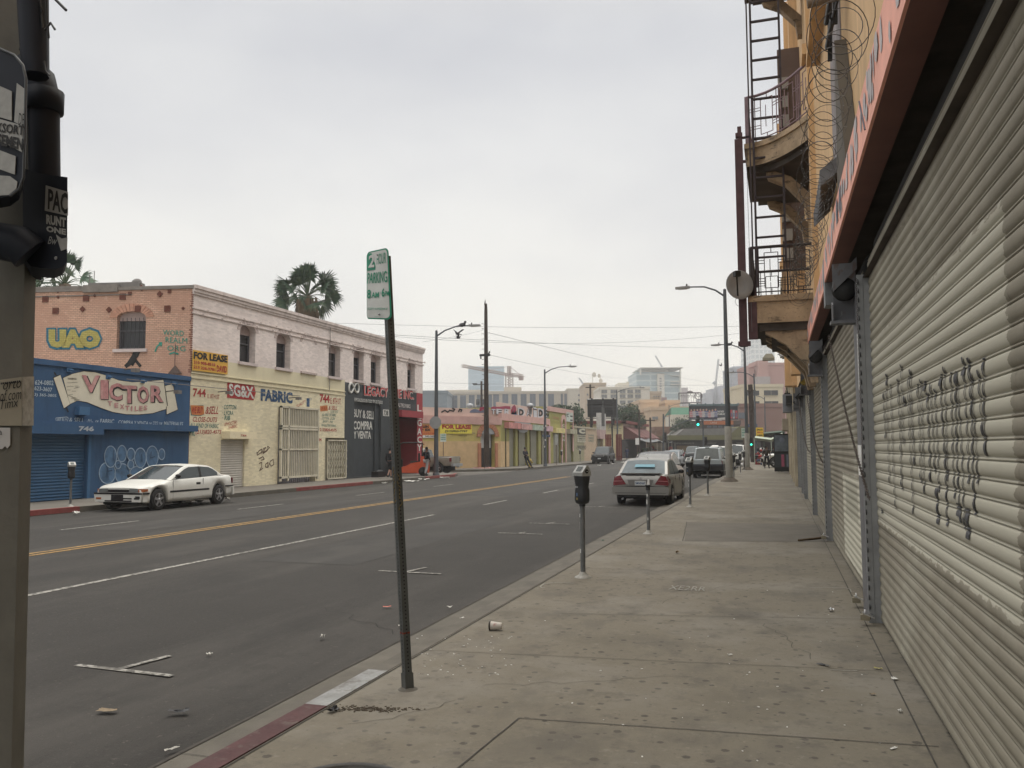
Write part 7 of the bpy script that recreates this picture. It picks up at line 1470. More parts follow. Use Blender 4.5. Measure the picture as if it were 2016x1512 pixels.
# ================================================================ vehicles
tyre=mat('tyre_rubber',(.018,.018,.018),.85,.1); rimm=mat('alloy_rim',(.36,.36,.37),.35,.1,metal=.7); carglass=mat('car_glass',(.03,.04,.042),.08,.1,1,spec=.6); red_l=mat('tail_lamp_red',(.14,.012,.018),.25,.1); amb=mat('indicator_amber',(.35,.10,.03),.3); headl=mat('headlamp_glass',(.20,.21,.20),.12,.1,metal=.3); platem=mat('plate_white',(.50,.52,.52),.5)
def ip(tab,x): return float(np.interp(x,[t[0] for t in tab],[t[1] for t in tab]))
def car(label,cat,loc,rz,P,group=None,s=1.,name='parked_car'):
    L_,W_=P['L'],P['W']; hw=W_/2; o=thing(name,label,cat,loc,rz,group,s); paint=P['paint']; trim=P.get('trim',blk)
    wy=P['wheels']; wr=P['wr']; zs=P.get('sill',.22)
    ys=sorted(set([-L_/2,-L_/2+.03,-L_/2+.09,-L_/2+.18,L_/2-.18,L_/2-.09,L_/2-.03,L_/2]+[ -L_/2+.25+i*(L_-.5)/44 for i in range(45)]+[w_+wr*1.22*math.cos(a) for w_ in wy for a in [math.pi*i/10 for i in range(11)]]))
    def half(y): t=abs(y)/(L_/2); return hw*(1-.05*t**3-P.get('taper',.12)*max(0,t-.86)**1.3*8)
    rows=[]
    for y in ys:
        zt=ip(P['deck'],y); zb=ip(P['bottom'],y)
        zl=zb
        for w_ in wy:
            d=abs(y-w_)
            if d<wr*1.22: zl=max(zl,wr+math.sqrt(max(0,(wr*1.22)**2-d*d))*.98)
        h=half(y); zl=min(zl,zt-.1); zm=zl+(zt-zl)*.45
        rows.append([(0,y,max(zb,.2)),(h*.80,y,max(zb,.2)),(h*.82,y,zl),(h*.985,y,zl),(h,y,min(zm,zl+.12)),(h*1.0,y,zl+(zt-zl)*.62),(h*.975,y,zt-.06),(h*.90,y,zt-.005),(h*.6,y,zt+P.get('crown',.02)*.8),(0,y,zt+P.get('crown',.02))])
    full=[[*[(-x,y,z) for x,y,z in r[::-1]],*r[1:]] for r in rows]
    m=MB(); m.grid(full,lambda i,j:(1 if j in (8,9,7,10) else 0),True); m.q(full[0],0); m.q(full[-1],0)
    # greenhouse
    gh=P['roof']; g0,g1=gh[0][0],gh[-1][0]; gy=sorted(set([g0+(g1-g0)*i/26 for i in range(27)]+[t[0] for t in gh]+list(P['pillars'])+list(P['top'])))
    gl={'side1':MB(),'side-1':MB(),'front':MB(),'rear':MB()}; R_=[]
    for y in gy:
        zb=ip(P['deck'],y)-.015; zr=max(ip(gh,y),zb+.004); h=zr-zb; wb=half(y)*.93; tp_=P.get('tumble',.22)
        wr_=wb-tp_*h*.9; r=[(wb,y,zb),(wb-tp_*max(0,h-.06)*.95,y,zb+max(0,h-.055)),(wr_-.02,y,zr-.012),(wr_-.10,y,zr+.0),(wr_*.5,y,zr+.02*min(1,h*3)),(0,y,zr+.028*min(1,h*3))]
        R_.append(r)
    rt,ft=P['top']
    for i in range(len(gy)-1):
        ym=(gy[i]+gy[i+1])/2; hh=max(ip(gh,ym)-ip(P['deck'],ym),0)
        for sgx in (1,-1):
            for j in range(5):
                q_=[R_[i][j],R_[i+1][j],R_[i+1][j+1],R_[i][j+1]]; q_=[(x*sgx,y,z) for x,y,z in q_]
                isg=None
                if j==0:
                    if hh>.13 and P['sidewin'][0]<ym<P['sidewin'][1]:
                        isg='side%d'%sgx if not any(a<ym<b for a,b in P['pil']) else 'B'
                elif j>=3:
                    if ym<rt and hh>.0: isg='rear'
                    elif ym>ft: isg='front'
                if isg in gl: gl[isg].q(q_,0,True)
                elif isg=='B': m.q(q_,2,True)
                else: m.q(q_,3 if P.get('rooftop') and j>=2 else 0,True)
    body=m.build('body',[paint,P.get('under',blk),trim,P.get('rooftop',paint)],o)
    for k_,nm in (('side1','side_window'),('side-1','side_window'),('front','windscreen'),('rear','rear_window')):
        if gl[k_].f: gl[k_].build(nm,P.get('glass',carglass),o)
    # dark underside
    m=MB(); m.box(-hw*.8,hw*.8,-L_/2+.3,L_/2-.3,.2,.5); m.build('underbody',mat('underbody_black',(.01,.01,.01),.9),o)
    for w_ in wy:
        for sg_ in (1,-1):
            m=MB(); x=sg_*(hw-.11); m.lathe([(wr*.62,-.1),(wr*.9,-.105),(wr,-.08),(wr,.08),(wr*.9,.105),(wr*.62,.1)],(x,w_,wr),24,ax='x'); wo=m.build('wheel',tyre,o)
            m=MB(); fx=x+sg_*.095; m.lathe([(wr*.64,0),(wr*.60,sg_*.012),(wr*.55,-sg_*.01)],(fx,w_,wr),24,ax='x'); m.lathe([(.001,0),(wr*.16,0),(wr*.16,sg_*.012),(.01,sg_*.014)],(fx,w_,wr),12,ax='x')
            for a in range(5):
                t=a*2*math.pi/5+.3; c_,s_=math.cos(t),math.sin(t); n=Vector((0,-s_,c_)); d=Vector((0,c_,s_)); b_=Vector((fx,w_,wr)); ww=wr*.12
                m.pr([b_+d*wr*.1-n*ww,b_+d*wr*.6-n*ww*.8,b_+d*wr*.6+n*ww*.8,b_+d*wr*.1+n*ww],(sg_*.012,0,0))
            m.build('rim',P.get('rim',rimm),wo)
            m=MB(); m.lathe([(.001,0),(wr*.6,0)],(fx-sg_*.03,w_,wr),20,ax='x'); m.build('hub_shadow',blk,wo)
    for nm,geo,mt in P['bits'](half):
        mm_=MB(); geo(mm_); mm_.build(nm,mt,o,bevel=.008 if nm in ('bumper','headlight','mirror') else 0)
    return o
def bx(*a,mi=0): return lambda m:m.box(*a)
def mirror_(y,z,hw,r=1): return [('mirror',(lambda m,s_=s_:(m.ell((s_*(hw+.09),y,z),(.10,.06,.07),0),m.tube([(s_*(hw-.08),y+.03,z-.05),(s_*(hw+.05),y,z-.03)],.02,6))),blk) for s_ in (1,-1)]
wp=mat('car_white_paint',(.60,.60,.56),.35,.04,2,spec=.5,dirt=.12,dcol=(.3,.28,.25),dsc=3,kind='obj'); silver=mat('car_silver_paint',(.23,.225,.21),.36,.05,metal=.4,spec=.5,kind='obj')
def coupe_bits(half):
    b=[]
    b+=[('front_bumper',lambda m:(m.pr([(-.80,2.34,.28),(.80,2.34,.28),(.84,2.34,.50),(-.84,2.34,.50)],(0,.10,0)),m.pr([(-.84,1.95,.28),(-.84,2.31,.28),(-.84,2.31,.52),(-.84,1.95,.52)],(.03,0,0)),m.pr([(.84,1.95,.28),(.84,2.31,.28),(.84,2.31,.52),(.84,1.95,.52)],(-.03,0,0))),wp),
        ('bumper_strip',lambda m:(m.box(-.84,.84,2.40,2.455,.50,.545),m.box(-.872,-.85,1.9,2.39,.50,.545),m.box(.85,.872,1.9,2.39,.50,.545)),blk),
        ('bumper_vent',lambda m:(m.box(-.5,.2,2.42,2.448,.36,.40),m.box(-.2,.22,2.43,2.46,.33,.49),m.box(-.5,.45,2.42,2.448,.29,.33),m.box(-.78,-.62,2.40,2.446,.38,.45)),blk),
        ('grille',lambda m:m.box(-.38,.38,2.33,2.385,.56,.64),blk)]
    for s_ in (1,-1):
        b+=[('headlight',lambda m,s_=s_:m.pr([(s_*.38,2.32,.555),(s_*.70,2.29,.555),(s_*.70,2.27,.66),(s_*.38,2.30,.66)],(0,.085,0)),headl),('indicator',lambda m,s_=s_:m.pr([(s_*.69,2.38,.565),(s_*.80,2.26,.57),(s_*.85,2.02,.58),(s_*.85,2.02,.65),(s_*.80,2.26,.655),(s_*.69,2.37,.66)],(s_*.014,0,0)),amb),
            ('side_strip',lambda m,s_=s_:(m.box(s_*.862-.012,s_*.862+.012,-.86,1.0,.50,.555),m.box(s_*.862-.01,s_*.862+.01,-2.25,-1.72,.56,.60)),blk),('door_handle',lambda m,s_=s_:m.box(s_*.855-.012,s_*.855+.014,-.42,-.22,.69,.76),blk),
            ('door_gap',lambda m,s_=s_:(m.box(s_*.86-.008,s_*.86+.004,.86,.868,.3,.86),m.box(s_*.86-.008,s_*.86+.004,-.56,-.552,.3,.88)),blk),
            ('tail_light',lambda m,s_=s_:m.pr([(s_*.45,-2.30,.66),(s_*.82,-2.24,.66),(s_*.82,-2.24,.84),(s_*.45,-2.30,.84)],(0,-.06,0)),red_l),
            ('front_foglamp',lambda m,s_=s_:m.box(min(s_*.58,s_*.76),max(s_*.58,s_*.76),2.40,2.45,.355,.41),amb if s_>0 else blk)]
    b+=[('rear_bumper',lambda m:(m.pr([(-.84,-2.28,.28),(.84,-2.28,.28),(.84,-2.28,.54),(-.84,-2.28,.54)],(0,-.10,0))),wp),('windscreen_card',lambda m:m.pr([(.1,.74,.94),(.42,.66,.95),(.40,.56,1.02),(.12,.60,1.01)],(0,0,.006)),wht)]
    return b+mirror_(.68,.98,.80)
COUPE=dict(L=4.72,W=1.74,paint=wp,wheels=(-1.40,1.46),wr=.315,deck=[(-2.36,.78),(-2.30,.90),(-2.1,.93),(-1.3,.955),(-.5,.93),(.6,.90),(.9,.885),(1.5,.80),(2.05,.73),(2.28,.695),(2.36,.67)],bottom=[(-2.36,.34),(-2.1,.26),(0,.22),(2.0,.24),(2.36,.30)],
 roof=[(-1.68,.93),(-1.18,1.21),(-.98,1.275),(-.5,1.31),(-.0,1.295),(.2,1.24),(.98,.89)],top=(-1.08,.07),pillars=(-1.45,.72,-.55,-.44),sidewin=(-1.50,.85),pil=[(-.55,-.44)],bits=coupe_bits,tumble=.30)
COUPE_O=car('white two-door coupe with a scraped front bumper parked before the blue shop','car',(-18.35,21.95,-.145),math.radians(181),COUPE,s=1.0)
for _k in COUPE_O.children:
    if _k.type=='MESH':
        for _v in _k.data.vertices:
            if _v.co.y>1.85: _v.co.y=1.85+(_v.co.y-1.85)*.55
            elif _v.co.y<-1.8: _v.co.y=-1.8+(_v.co.y+1.8)*.75
def saloon_bits(half):
    b=[]
    for s_ in (1,-1):
        b+=[('tail_light',lambda m,s_=s_:m.pr([(s_*.44,-2.235,.66),(s_*.83,-2.20,.62),(s_*.845,-2.18,.72),(s_*.76,-2.16,.90),(s_*.62,-2.20,.93)],(0,-.055,0)),red_l),
            ('tail_light_corner',lambda m,s_=s_:m.pr([(s_*.845,-2.21,.63),(s_*.862,-1.93,.70),(s_*.855,-1.93,.80),(s_*.80,-2.1,.91),(s_*.80,-2.20,.90)],(s_*.012,0,0)),red_l),
            ('reflector_strip',lambda m,s_=s_:m.pr([(s_*.52,-2.295,.755),(s_*.82,-2.262,.74),(s_*.82,-2.262,.765),(s_*.56,-2.295,.775)],(0,-.004,0)),mat('reflector_pink',(.40,.15,.16),.3)),
            ('door_handle',lambda m,s_=s_:(m.box(s_*.865-.01,s_*.865+.02,-.75,-.58,.78,.81),m.box(s_*.865-.01,s_*.865+.02,.3,.47,.78,.81)),silver),('side_strip',lambda m,s_=s_:m.box(s_*.868-.01,s_*.868+.008,-.9,1.0,.50,.54),silver),
            ('door_gap',lambda m,s_=s_:(m.box(s_*.868-.008,s_*.868+.002,-.62,-.612,.3,.88),m.box(s_*.868-.008,s_*.868+.002,.42,.428,.3,.88)),blk),('headlight',lambda m,s_=s_:m.ell((s_*.6,2.12,.64),(.2,.12,.1)),headl)]
    b+=[('rear_bumper',lambda m:(m.pr([(-.84,-2.16,.34),(.84,-2.16,.34),(.875,-2.16,.46),(.87,-2.16,.585),(-.87,-2.16,.585),(-.875,-2.16,.46)],(0,-.17,0)),m.pr([(-.80,-2.3,.46),(.80,-2.3,.46),(.80,-2.3,.50),(-.80,-2.3,.50)],(0,-.035,0))),silver),
        ('lower_valance',lambda m:m.box(-.70,.70,-2.27,-2.05,.26,.345),blk),('bumper_gap',lambda m:(m.box(-.85,.85,-2.262,-2.2,.587,.6),m.box(-.78,.78,-2.338,-2.32,.395,.405)),blk),('plate_recess',lambda m:m.pr([(-.34,-2.262,.62),(.34,-2.262,.62),(.40,-2.262,.80),(-.40,-2.262,.80)],(0,-.006,0)),mat('recess_grey',(.16,.155,.145),.5)),
        ('licence_plate',lambda m:m.box(-.17,.17,-2.29,-2.27,.63,.765),platem),('plate_lettering',lambda m:m.text('5MND567',lambda u,v:(-.15+.3*u,-2.292,.66+.07*v),0,bold=.02),tx_blu),
        ('boot_line',lambda m:(m.pr([(-.40,-2.262,.60),(.40,-2.262,.60),(.46,-2.262,.612),(-.46,-2.262,.612)],(0,-.003,0)),m.box(-.45,.45,-2.238,-2.2,.925,.94)),blk),
        ('boot_spoiler',lambda m:m.pr([(-.66,-2.13,.955),(.66,-2.13,.955),(.60,-2.24,.985),(-.60,-2.24,.985)],(0,0,.02)),silver),
        ('star_emblem',lambda m:(m.tube([(.035*math.cos(t),-2.268,.855+.035*math.sin(t)) for t in [k*math.pi/8 for k in range(17)]],.004,5,0,False),[m.tube([(0,-2.268,.855),(.033*math.cos(a),-2.268,.855+.033*math.sin(a))],.004,4) for a in (1.57,3.67,5.76)]),mcap),
        ('aerial',lambda m:m.tube([(.05,-.98,1.40),(.05,-1.1,1.47)],.006,5),blk),
        ('exhaust',lambda m:m.tube([(-.55,-2.2,.22),(-.55,-2.35,.215)],.03,8),chrm),
        ('window_sunshade',lambda m:m.pr([(-.28,-1.405,1.245),(.32,-1.405,1.245),(.34,-1.53,1.165),(-.30,-1.53,1.165)],(0,0,.008)),mat('sunshade_blue',(.09,.25,.32),.5))]
    return b+mirror_(.72,.98,.80)
SALOON=dict(L=4.52,W=1.74,paint=silver,wheels=(-1.33,1.38),wr=.315,deck=[(-2.26,.66),(-2.24,.90),(-2.15,.945),(-1.7,.965),(-1.2,.955),(.8,.92),(1.2,.88),(1.8,.80),(2.1,.72),(2.26,.60)],bottom=[(-2.26,.40),(-1.9,.32),(0,.2),(2,.22),(2.26,.3)],
 roof=[(-1.80,.965),(-1.12,1.34),(-.7,1.405),(-.2,1.425),(.2,1.39),(.42,1.34),(1.15,.89)],top=(-1.0,.28),pillars=(-1.35,.8),sidewin=(-1.32,.92),pil=[(-.40,-.33)],bits=saloon_bits,tumble=.30,glass=mat('car_glass_bluish',(.07,.095,.11),.3,.25,2,spec=.12),crown=.03)
car('silver saloon parked at the near kerb, with a blue shade in its rear window','car',(-4.0,27.9,-.145),math.radians(-.5),SALOON)
def conv_bits(half):
    b=[]
    for s_ in (1,-1): b+=[('tail_light',lambda m,s_=s_:m.ell((s_*.74,-2.24,.98),(.10,.06,.17)),red_l),('pillar_trim',lambda m,s_=s_:m.pr([(s_*.72,-1.9,1.12),(s_*.66,-1.3,1.48),(s_*.62,-1.1,1.52),(s_*.68,-1.7,1.15)],(s_*.04,0,0)),wht)]
    b+=[('licence_plate',lambda m:m.box(-.17,.17,-2.29,-2.27,.5,.63),platem)]
    return b+mirror_(.6,1.05,.82)
CONV=dict(SALOON); CONV.update(paint=mat('car_pinkish_white',(.52,.47,.45),.35,.04,kind='obj'),rooftop=mat('patched_black_roof',(.09,.09,.095),.7,.6,5,kind='obj'),deck=[(-2.26,.9),(-2.2,1.08),(-1.9,1.13),(-1.2,1.10),(.8,1.02),(1.2,.95),(1.8,.88),(2.1,.78),(2.26,.62)],roof=[(-2.1,1.12),(-1.35,1.50),(-.8,1.58),(-.2,1.6),(.2,1.55),(.42,1.48),(1.15,.98)],bits=conv_bits,glass=mat('car_glass_black',(.03,.033,.036),.2))
car('pale hatchback with a patched black roof and round red lamps, ahead of the silver saloon','car',(-4.75,35.4,-.145),math.radians(0),CONV)
# estate / off-road types
def suv_bits(half,front=False,lp=True):
    def f(half):
        b=[]
        hw=.9
        for s_ in (1,-1):
            b+=[('tail_light',lambda m,s_=s_:m.box(min(s_*.72,s_*.87),max(s_*.72,s_*.87),-2.33,-2.25,.82,1.02),red_l),('headlight',lambda m,s_=s_:m.box(min(s_*.52,s_*.84),max(s_*.52,s_*.84),2.24,2.34,.80,.97),headl),('roof_rail',lambda m,s_=s_:m.tube([(s_*.6,-1.7,1.80),(s_*.6,.2,1.80)],.02,6),blk)]
        b+=[('rear_bumper',lambda m:m.box(-.88,.88,-2.42,-2.25,.45,.72),blk),('front_bumper',lambda m:m.box(-.88,.88,2.25,2.42,.42,.68),blk),('licence_plate',lambda m:m.box(-.2,.14,-2.35,-2.33,.86,1.0),mat('plate_dull',(.28,.28,.25),.6)),('front_plate',lambda m:m.box(-.16,.16,2.42,2.43,.5,.62),platem),
            ('grille',lambda m:(m.box(-.5,.5,2.28,2.35,.76,.98),),mat('chrome_grille',(.42,.42,.43),.3,.1,metal=.7)),('grille_slots',lambda m:[m.box(-.44,.44,2.345,2.356,.79+.06*i,.82+.06*i) for i in range(3)],blk),('tow_hitch',lambda m:m.box(-.06,.06,-2.46,-2.2,.33,.45),blk),
            ('tailgate_line',lambda m:m.box(-.84,.84,-2.325,-2.3,1.03,1.06),mat('tail_trim_grey',(.25,.26,.27),.5)),('rear_wiper',lambda m:m.tube([(.1,-2.22,1.15),(-.0,-2.1,1.4)],.012,5),blk),('brake_lamp',lambda m:m.box(-.12,.12,-1.98,-1.9,1.745,1.80),blk)]
        return b+mirror_(.75,1.15,.86)
    return f
def suv(label,loc,rz,paint,under=None,s=1.,rim=None,group=None,glass=None,cat='car'):
    P=dict(L=4.7,W=1.82,paint=paint,wheels=(-1.38,1.42),wr=.37,deck=[(-2.32,1.05),(-2.3,1.12),(-1.5,1.13),(.85,1.08),(1.1,1.04),(2.0,.99),(2.25,.93),(2.35,.8)],bottom=[(-2.32,.48),(-2,.42),(0,.36),(2,.4),(2.35,.48)],
     roof=[(-2.28,1.12),(-1.98,1.72),(-1.7,1.77),(-.5,1.80),(.15,1.77),(.35,1.70),(.98,1.08)],top=(-1.88,.28),pillars=(-2.1,.75),sidewin=(-2.0,.8),pil=[(-1.15,-1.05),(-.25,-.15)],bits=suv_bits(None),tumble=.2,taper=.05,crown=.02,under=blk)
    if rim: P['rim']=rim
    if glass: P['glass']=glass
    return car(label,cat,loc,rz,P,s=s,group=group)
o=suv('grey and white estate car parked at the right kerb behind the tall lamp',(-3.85,51.4,-.145),0,mat('car_two_tone',(.30,.33,.34),.4,.05,kind='obj'),s=.98,glass=mat('estate_glass',(.085,.095,.09),.2,.15,3))
m=MB(); m.box(-.93,.93,-2.36,-2.2,.46,.82); m.box(-.925,.925,-2.2,2.1,.45,.80); m.build('dark_lower_body',mat('car_dark_blue',(.03,.035,.045),.5),o); m=MB(); m.pr([(.15,-1.6,1.8),(.6,-1.6,1.8),(.55,-.6,1.87),(.2,-.6,1.87)],(0,0,.05)); m.build('roof_load',wht,o)
suv('black off-road car facing us at the left kerb before the C-sign shop',(-18.2,90.5,-.12),math.radians(181),mat('car_black_paint',(.012,.013,.015),.35,.05,spec=.25),s=1.03)
suv('white off-road car parked beyond the grey estate car',(-3.85,62.5,-.145),0,wp,s=1.)
o=suv('white van-like car nose-out between the stalls behind the display case',(1.3,69.5,.0),math.radians(90),wp,s=1.05)
suv('white car behind the white off-road car, roof just showing',(-3.4,74,-.145),0,wp,s=1.08)
# moving traffic ahead
SAL2=dict(SALOON); SAL2['bits']=conv_bits
for i,(x,y,rz,pt,lb,kind_) in enumerate([(-11.0,96,180,mat('car_grey_green',(.16,.18,.18),.35),'grey-green car coming towards us in the far lane, leftmost of the queue',0),(-8.6,72,180,mat('car_slate',(.14,.15,.16),.35),'dark slate car just ahead of the patched-roof hatchback',0),(-10.2,108,180,mat('car_teal_dark',(.05,.07,.075),.35),'dark teal car with its bonnet towards us in the middle of the road',1),(-9.2,122,180,wp,'small white car at the right end of the oncoming queue',0),(-5.2,128,0,mat('car_red_dark',(.2,.03,.03),.4),'dark red car far ahead at the junction',0)]):
    if kind_: suv(lb,(x,y,-.1),math.radians(rz),pt,cat='car',group='cars queueing in the road ahead')
    else: car(lb,'car',(x,y,-.1),math.radians(rz),dict(SAL2,paint=pt),group='cars queueing in the road ahead')
# pickup tail in the side street
def pk_bits(half):
    b=[]
    for s_ in (1,-1): b+=[('tail_light',lambda m,s_=s_:m.box(min(s_*.78,s_*.92),max(s_*.78,s_*.92),-2.62,-2.5,.85,1.12),red_l)]
    return b+[('rear_bumper',lambda m:(m.box(-.9,.9,-2.8,-2.62,.52,.70),m.box(-.1,.1,-2.9,-2.7,.42,.55)),chrm),('bed_rim',lambda m:(m.box(-.92,-.84,-2.6,-.6,1.16,1.20),m.box(.84,.92,-2.6,-.6,1.16,1.20)),chrm),('tailgate',lambda m:m.box(-.78,.78,-2.63,-2.59,.74,1.16),mat('pickup_tan',(.24,.225,.185),.4,metal=.3))]+mirror_(.7,1.2,.88)
PK=dict(L=5.2,W=1.88,paint=mat('pickup_tan',(.24,.225,.185),.4,metal=.3),wheels=(-1.6,1.7),wr=.38,deck=[(-2.6,1.16),(-.55,1.16),(-.5,1.14),(1.0,1.10),(1.3,1.07),(2.3,1.02),(2.6,.85)],bottom=[(-2.6,.55),(0,.45),(2.6,.5)],roof=[(-.62,1.14),(-.45,1.68),(-.2,1.76),(.4,1.76),(.55,1.7),(1.15,1.08)],top=(-.4,.5),pillars=(.9,),sidewin=(-.4,.9),pil=[(.2,.26)],bits=pk_bits,taper=.04)
car('tan pickup truck in the side street, seen at its tail beside the forklift','pickup truck',(-24.4,55.4,-.146),math.radians(90),PK,name='pickup_truck')
# forklift
q=G(822,934); FX,FY=-22.6,50.2
o=thing('forklift','orange forklift with black overhead guard at the red corner entrance','forklift',(-21.3,46.2,0),math.radians(-66),s=.9); fo=mat('forklift_orange',(.55,.085,.03),.45,.06)
m=MB(); m.pr([(-.55,.5,.2),(-.55,1.45,.2),(-.55,1.5,.6),(-.55,1.4,1.28),(-.55,.9,1.3),(-.55,.9,.95),(-.55,.3,.85),(-.55,-.15,.62),(-.55,-.9,.52),(-.55,-.95,.22)],(1.1,0,0)); m.build('body',fo,o,bevel=.04)
m=MB(); m.box(-.45,.45,.2,.8,.86,.98); m.box(-.4,.4,.72,.86,.9,1.5); m.box(-.3,.3,-.6,-.3,.5,1.1); m.build('seat',blk,o,bevel=.03)
m=MB()
for s_ in (-.5,.5): m.tube([(s_,.98,1.2),(s_,1.0,2.12),(s_,.7,2.2),(s_,-.3,2.2),(s_,-.6,2.02),(s_,-.95,.7)],.045,8)
for y in (.8,.5,.2,-.1): m.tube([(-.5,y,2.2),(.5,y,2.2)],.025,6)
m.box(-.45,.45,.95,1.05,2.1,2.2); m.build('overhead_guard',blk,o)
m=MB()
for s_ in (-.32,.32): m.box(s_-.05,s_+.05,-1.15,-1.02,.08,2.1); m.box(s_-.06,s_+.06,-2.2,-1.15,.06,.11)
for z in (.4,.9,1.5,2.05): m.box(-.35,.35,-1.12,-1.05,z,z+.08)
m.build('mast_and_forks',mat('mast_dark',(.04,.04,.045),.5),o)
for s_ in (-.52,.52):
    for y,r_ in ((-.75,.34),(1.05,.30)): m=MB(); m.lathe([(.05,-.12),(r_*.9,-.12),(r_,-.09),(r_,.09),(r_*.9,.12),(.05,.12)],(s_,y,r_),18,ax='x'); m.build('wheel',tyre,o)
m=MB(); m.tube([(.3,1.25,1.28),(.3,1.3,1.75)],.13,10); m.build('gas_bottle',mat('gas_grey',(.2,.21,.22),.5),o); m=MB(); m.ell((.4,1.1,2.1),(.07,.05,.05)); m.build('beacon',amb,o)
# ================================================================ people
skin_b=mat('skin_brown',(.16,.085,.055),.6,.08,8); 
def skinned(name,V,E,mt,par):
    me=bpy.data.meshes.new(name); me.from_pydata([v[0] for v in V],E,[]); me.materials.append(mt); ob=bpy.data.objects.new(name,me); COL.objects.link(ob); ob.parent=par
    md=ob.modifiers.new('skin','SKIN'); 
    for i,v in enumerate(V): r=v[1]; d=me.skin_vertices[0].data[i]; d.radius=(r,r) if not isinstance(r,tuple) else r; d.use_root=(i==0)
    sb=ob.modifiers.new('sub','SUBSURF'); sb.levels=1; sb.render_levels=1; md.use_smooth_shade=True
    return ob
def person(label,loc,rz,J=None,top=(.02,.02,.025),legs=(.3,.3,.3),sk=skin_b,hair=(.01,.01,.01),s=1.,shoes=(.02,.02,.02),shorts=False,cap=None,long=True):
    D=dict(hip=(0,0,.93),chest=(0,.0,1.28),neck=(0,0,1.47),head=(0,-.02,1.60),lsh=(.19,0,1.41),rsh=(-.19,0,1.41),lel=(.25,.02,1.13),rel=(-.25,.02,1.13),lha=(.26,-.08,.88),rha=(-.26,-.08,.88),lhp=(.09,0,.9),rhp=(-.09,0,.9),lkn=(.10,-.02,.50),rkn=(-.10,-.02,.50),lft=(.10,.03,.08),rft=(-.10,.03,.08))
    D.update(J or {}); V3={k:Vector(v) for k,v in D.items()}
    o=thing('person',label,'person',loc,rz,s=s); 
    def md(a,b,t=.5): return tuple(V3[a].lerp(V3[b],t))
    t=lambda k:tuple(V3[k])
    hd=V3['head']
    V=[(t('hip'),(.13,.10)),(t('chest'),(.14,.10)),(t('neck'),.055),(tuple(hd-Vector((0,0,.05))),.075),(tuple(hd+Vector((0,0,.06))),.085),
       (t('lsh'),.055),(t('lel'),.042),(md('lel','lha',.85),.028),(t('lha'),.034),(t('rsh'),.055),(t('rel'),.042),(md('rel','rha',.85),.028),(t('rha'),.034),
       (t('lhp'),.08),(t('lkn'),.055),(t('lft'),.038),(t('rhp'),.08),(t('rkn'),.055),(t('rft'),.038)]
    E=[(0,1),(1,2),(2,3),(3,4),(1,5),(5,6),(6,7),(7,8),(1,9),(9,10),(10,11),(11,12),(0,13),(13,14),(14,15),(0,16),(16,17),(17,18)]
    for hi,s_ in ((8,1),(12,-1)):     # four fingers and a thumb on each hand
        h=Vector(V[hi][0]); el_=Vector(V[hi-2][0]); d=(h-el_).normalized(); sd_=Vector((0,1,0))-d*d.y; sd_=sd_.normalized() if sd_.length>.1 else Vector((1,0,0))
        for k,(f,l) in enumerate(((-.028,.06),(-.01,.072),(.009,.068),(.027,.052))):
            b=len(V); V.append((tuple(h+sd_*f+d*.03),.010)); V.append((tuple(h+sd_*f*1.1+d*(.03+l)+Vector((-s_*.012,0,0))),.008)); E+=[(hi,b),(b,b+1)]
        b=len(V); V.append((tuple(h-sd_*.045+d*.0),.011)); V.append((tuple(h-sd_*.06+d*.035),.009)); E+=[(hi,b),(b,b+1)]
    b=skinned('body',V,E,sk,o)
    tm_=mat('cloth_%s'%str(top),top,.9,.1,6); lm_=mat('cloth_%s'%str(legs),legs,.9,.12,8)
    V=[(t('hip'),(.155,.125)),(t('chest'),(.17,.13)),(md('chest','neck',.8),.085),(t('lsh'),.075),(t('lel'),.06),(md('lel','lha',.75 if long else .15),.05),(t('rsh'),.075),(t('rel'),.06),(md('rel','rha',.75 if long else .15),.05)]
    skinned('jacket',V,[(0,1),(1,2),(1,3),(3,4),(4,5),(1,6),(6,7),(7,8)],tm_,o)
    e_=.15 if shorts else .93
    V=[(tuple(V3['hip']+Vector((0,0,.02))),(.145,.12)),(t('lhp'),.105),(t('lkn'),.08),(md('lkn','lft',e_),.065),(t('rhp'),.105),(t('rkn'),.08),(md('rkn','rft',e_),.065)]
    skinned('trousers',V,[(0,1),(1,2),(2,3),(0,4),(4,5),(5,6)],lm_,o)
    sm=mat('shoe_%s'%str(shoes),shoes,.7); 
    for k in ('lft','rft'): m=MB(); f=V3[k]; m.ell((f.x,f.y-.06,f.z-.03),(.05,.14,.05)); m.build('shoe',sm,o)
    m=MB(); m.ell(hd+Vector((0,.018,.045)),(.088,.098,.095)); m.build('hair' if not cap else 'cap',mat('hair_%s'%str(cap or hair),cap or hair,.9),o)
    m=MB(); m.ell(hd+Vector((0,-.098,-.005)),(.014,.02,.022),0,6,5); m.ell(hd+Vector((.085,0,-.005)),(.012,.02,.03),0,6,5); m.ell(hd+Vector((-.085,0,-.005)),(.012,.02,.03),0,6,5); m.build('nose_and_ears',sk,b)
    m=MB(); 
    for x in (-.032,.032): m.ell(hd+Vector((x,-.088,.022)),(.012,.008,.008),0,6,4)
    m.box(hd.x-.025,hd.x+.025,hd.y-.1,hd.y-.09,hd.z-.055,hd.z-.047); m.build('eyes_and_mouth',blk,b)
    return o
person('man in a black sweater and light grey trousers walking past the left lamp pole',(-20.05,46.2,0),math.radians(155),dict(lkn=(.08,-.15,.52),lft=(.05,-.02,.09),rkn=(-.08,.03,.5),rft=(-.12,.22,.1),hip=(0,0,.92),lel=(.27,.08,1.13),lha=(.22,-.08,.95),head=(0,-.03,1.6)),top=(.012,.013,.018),legs=(.36,.36,.36),s=1.0)
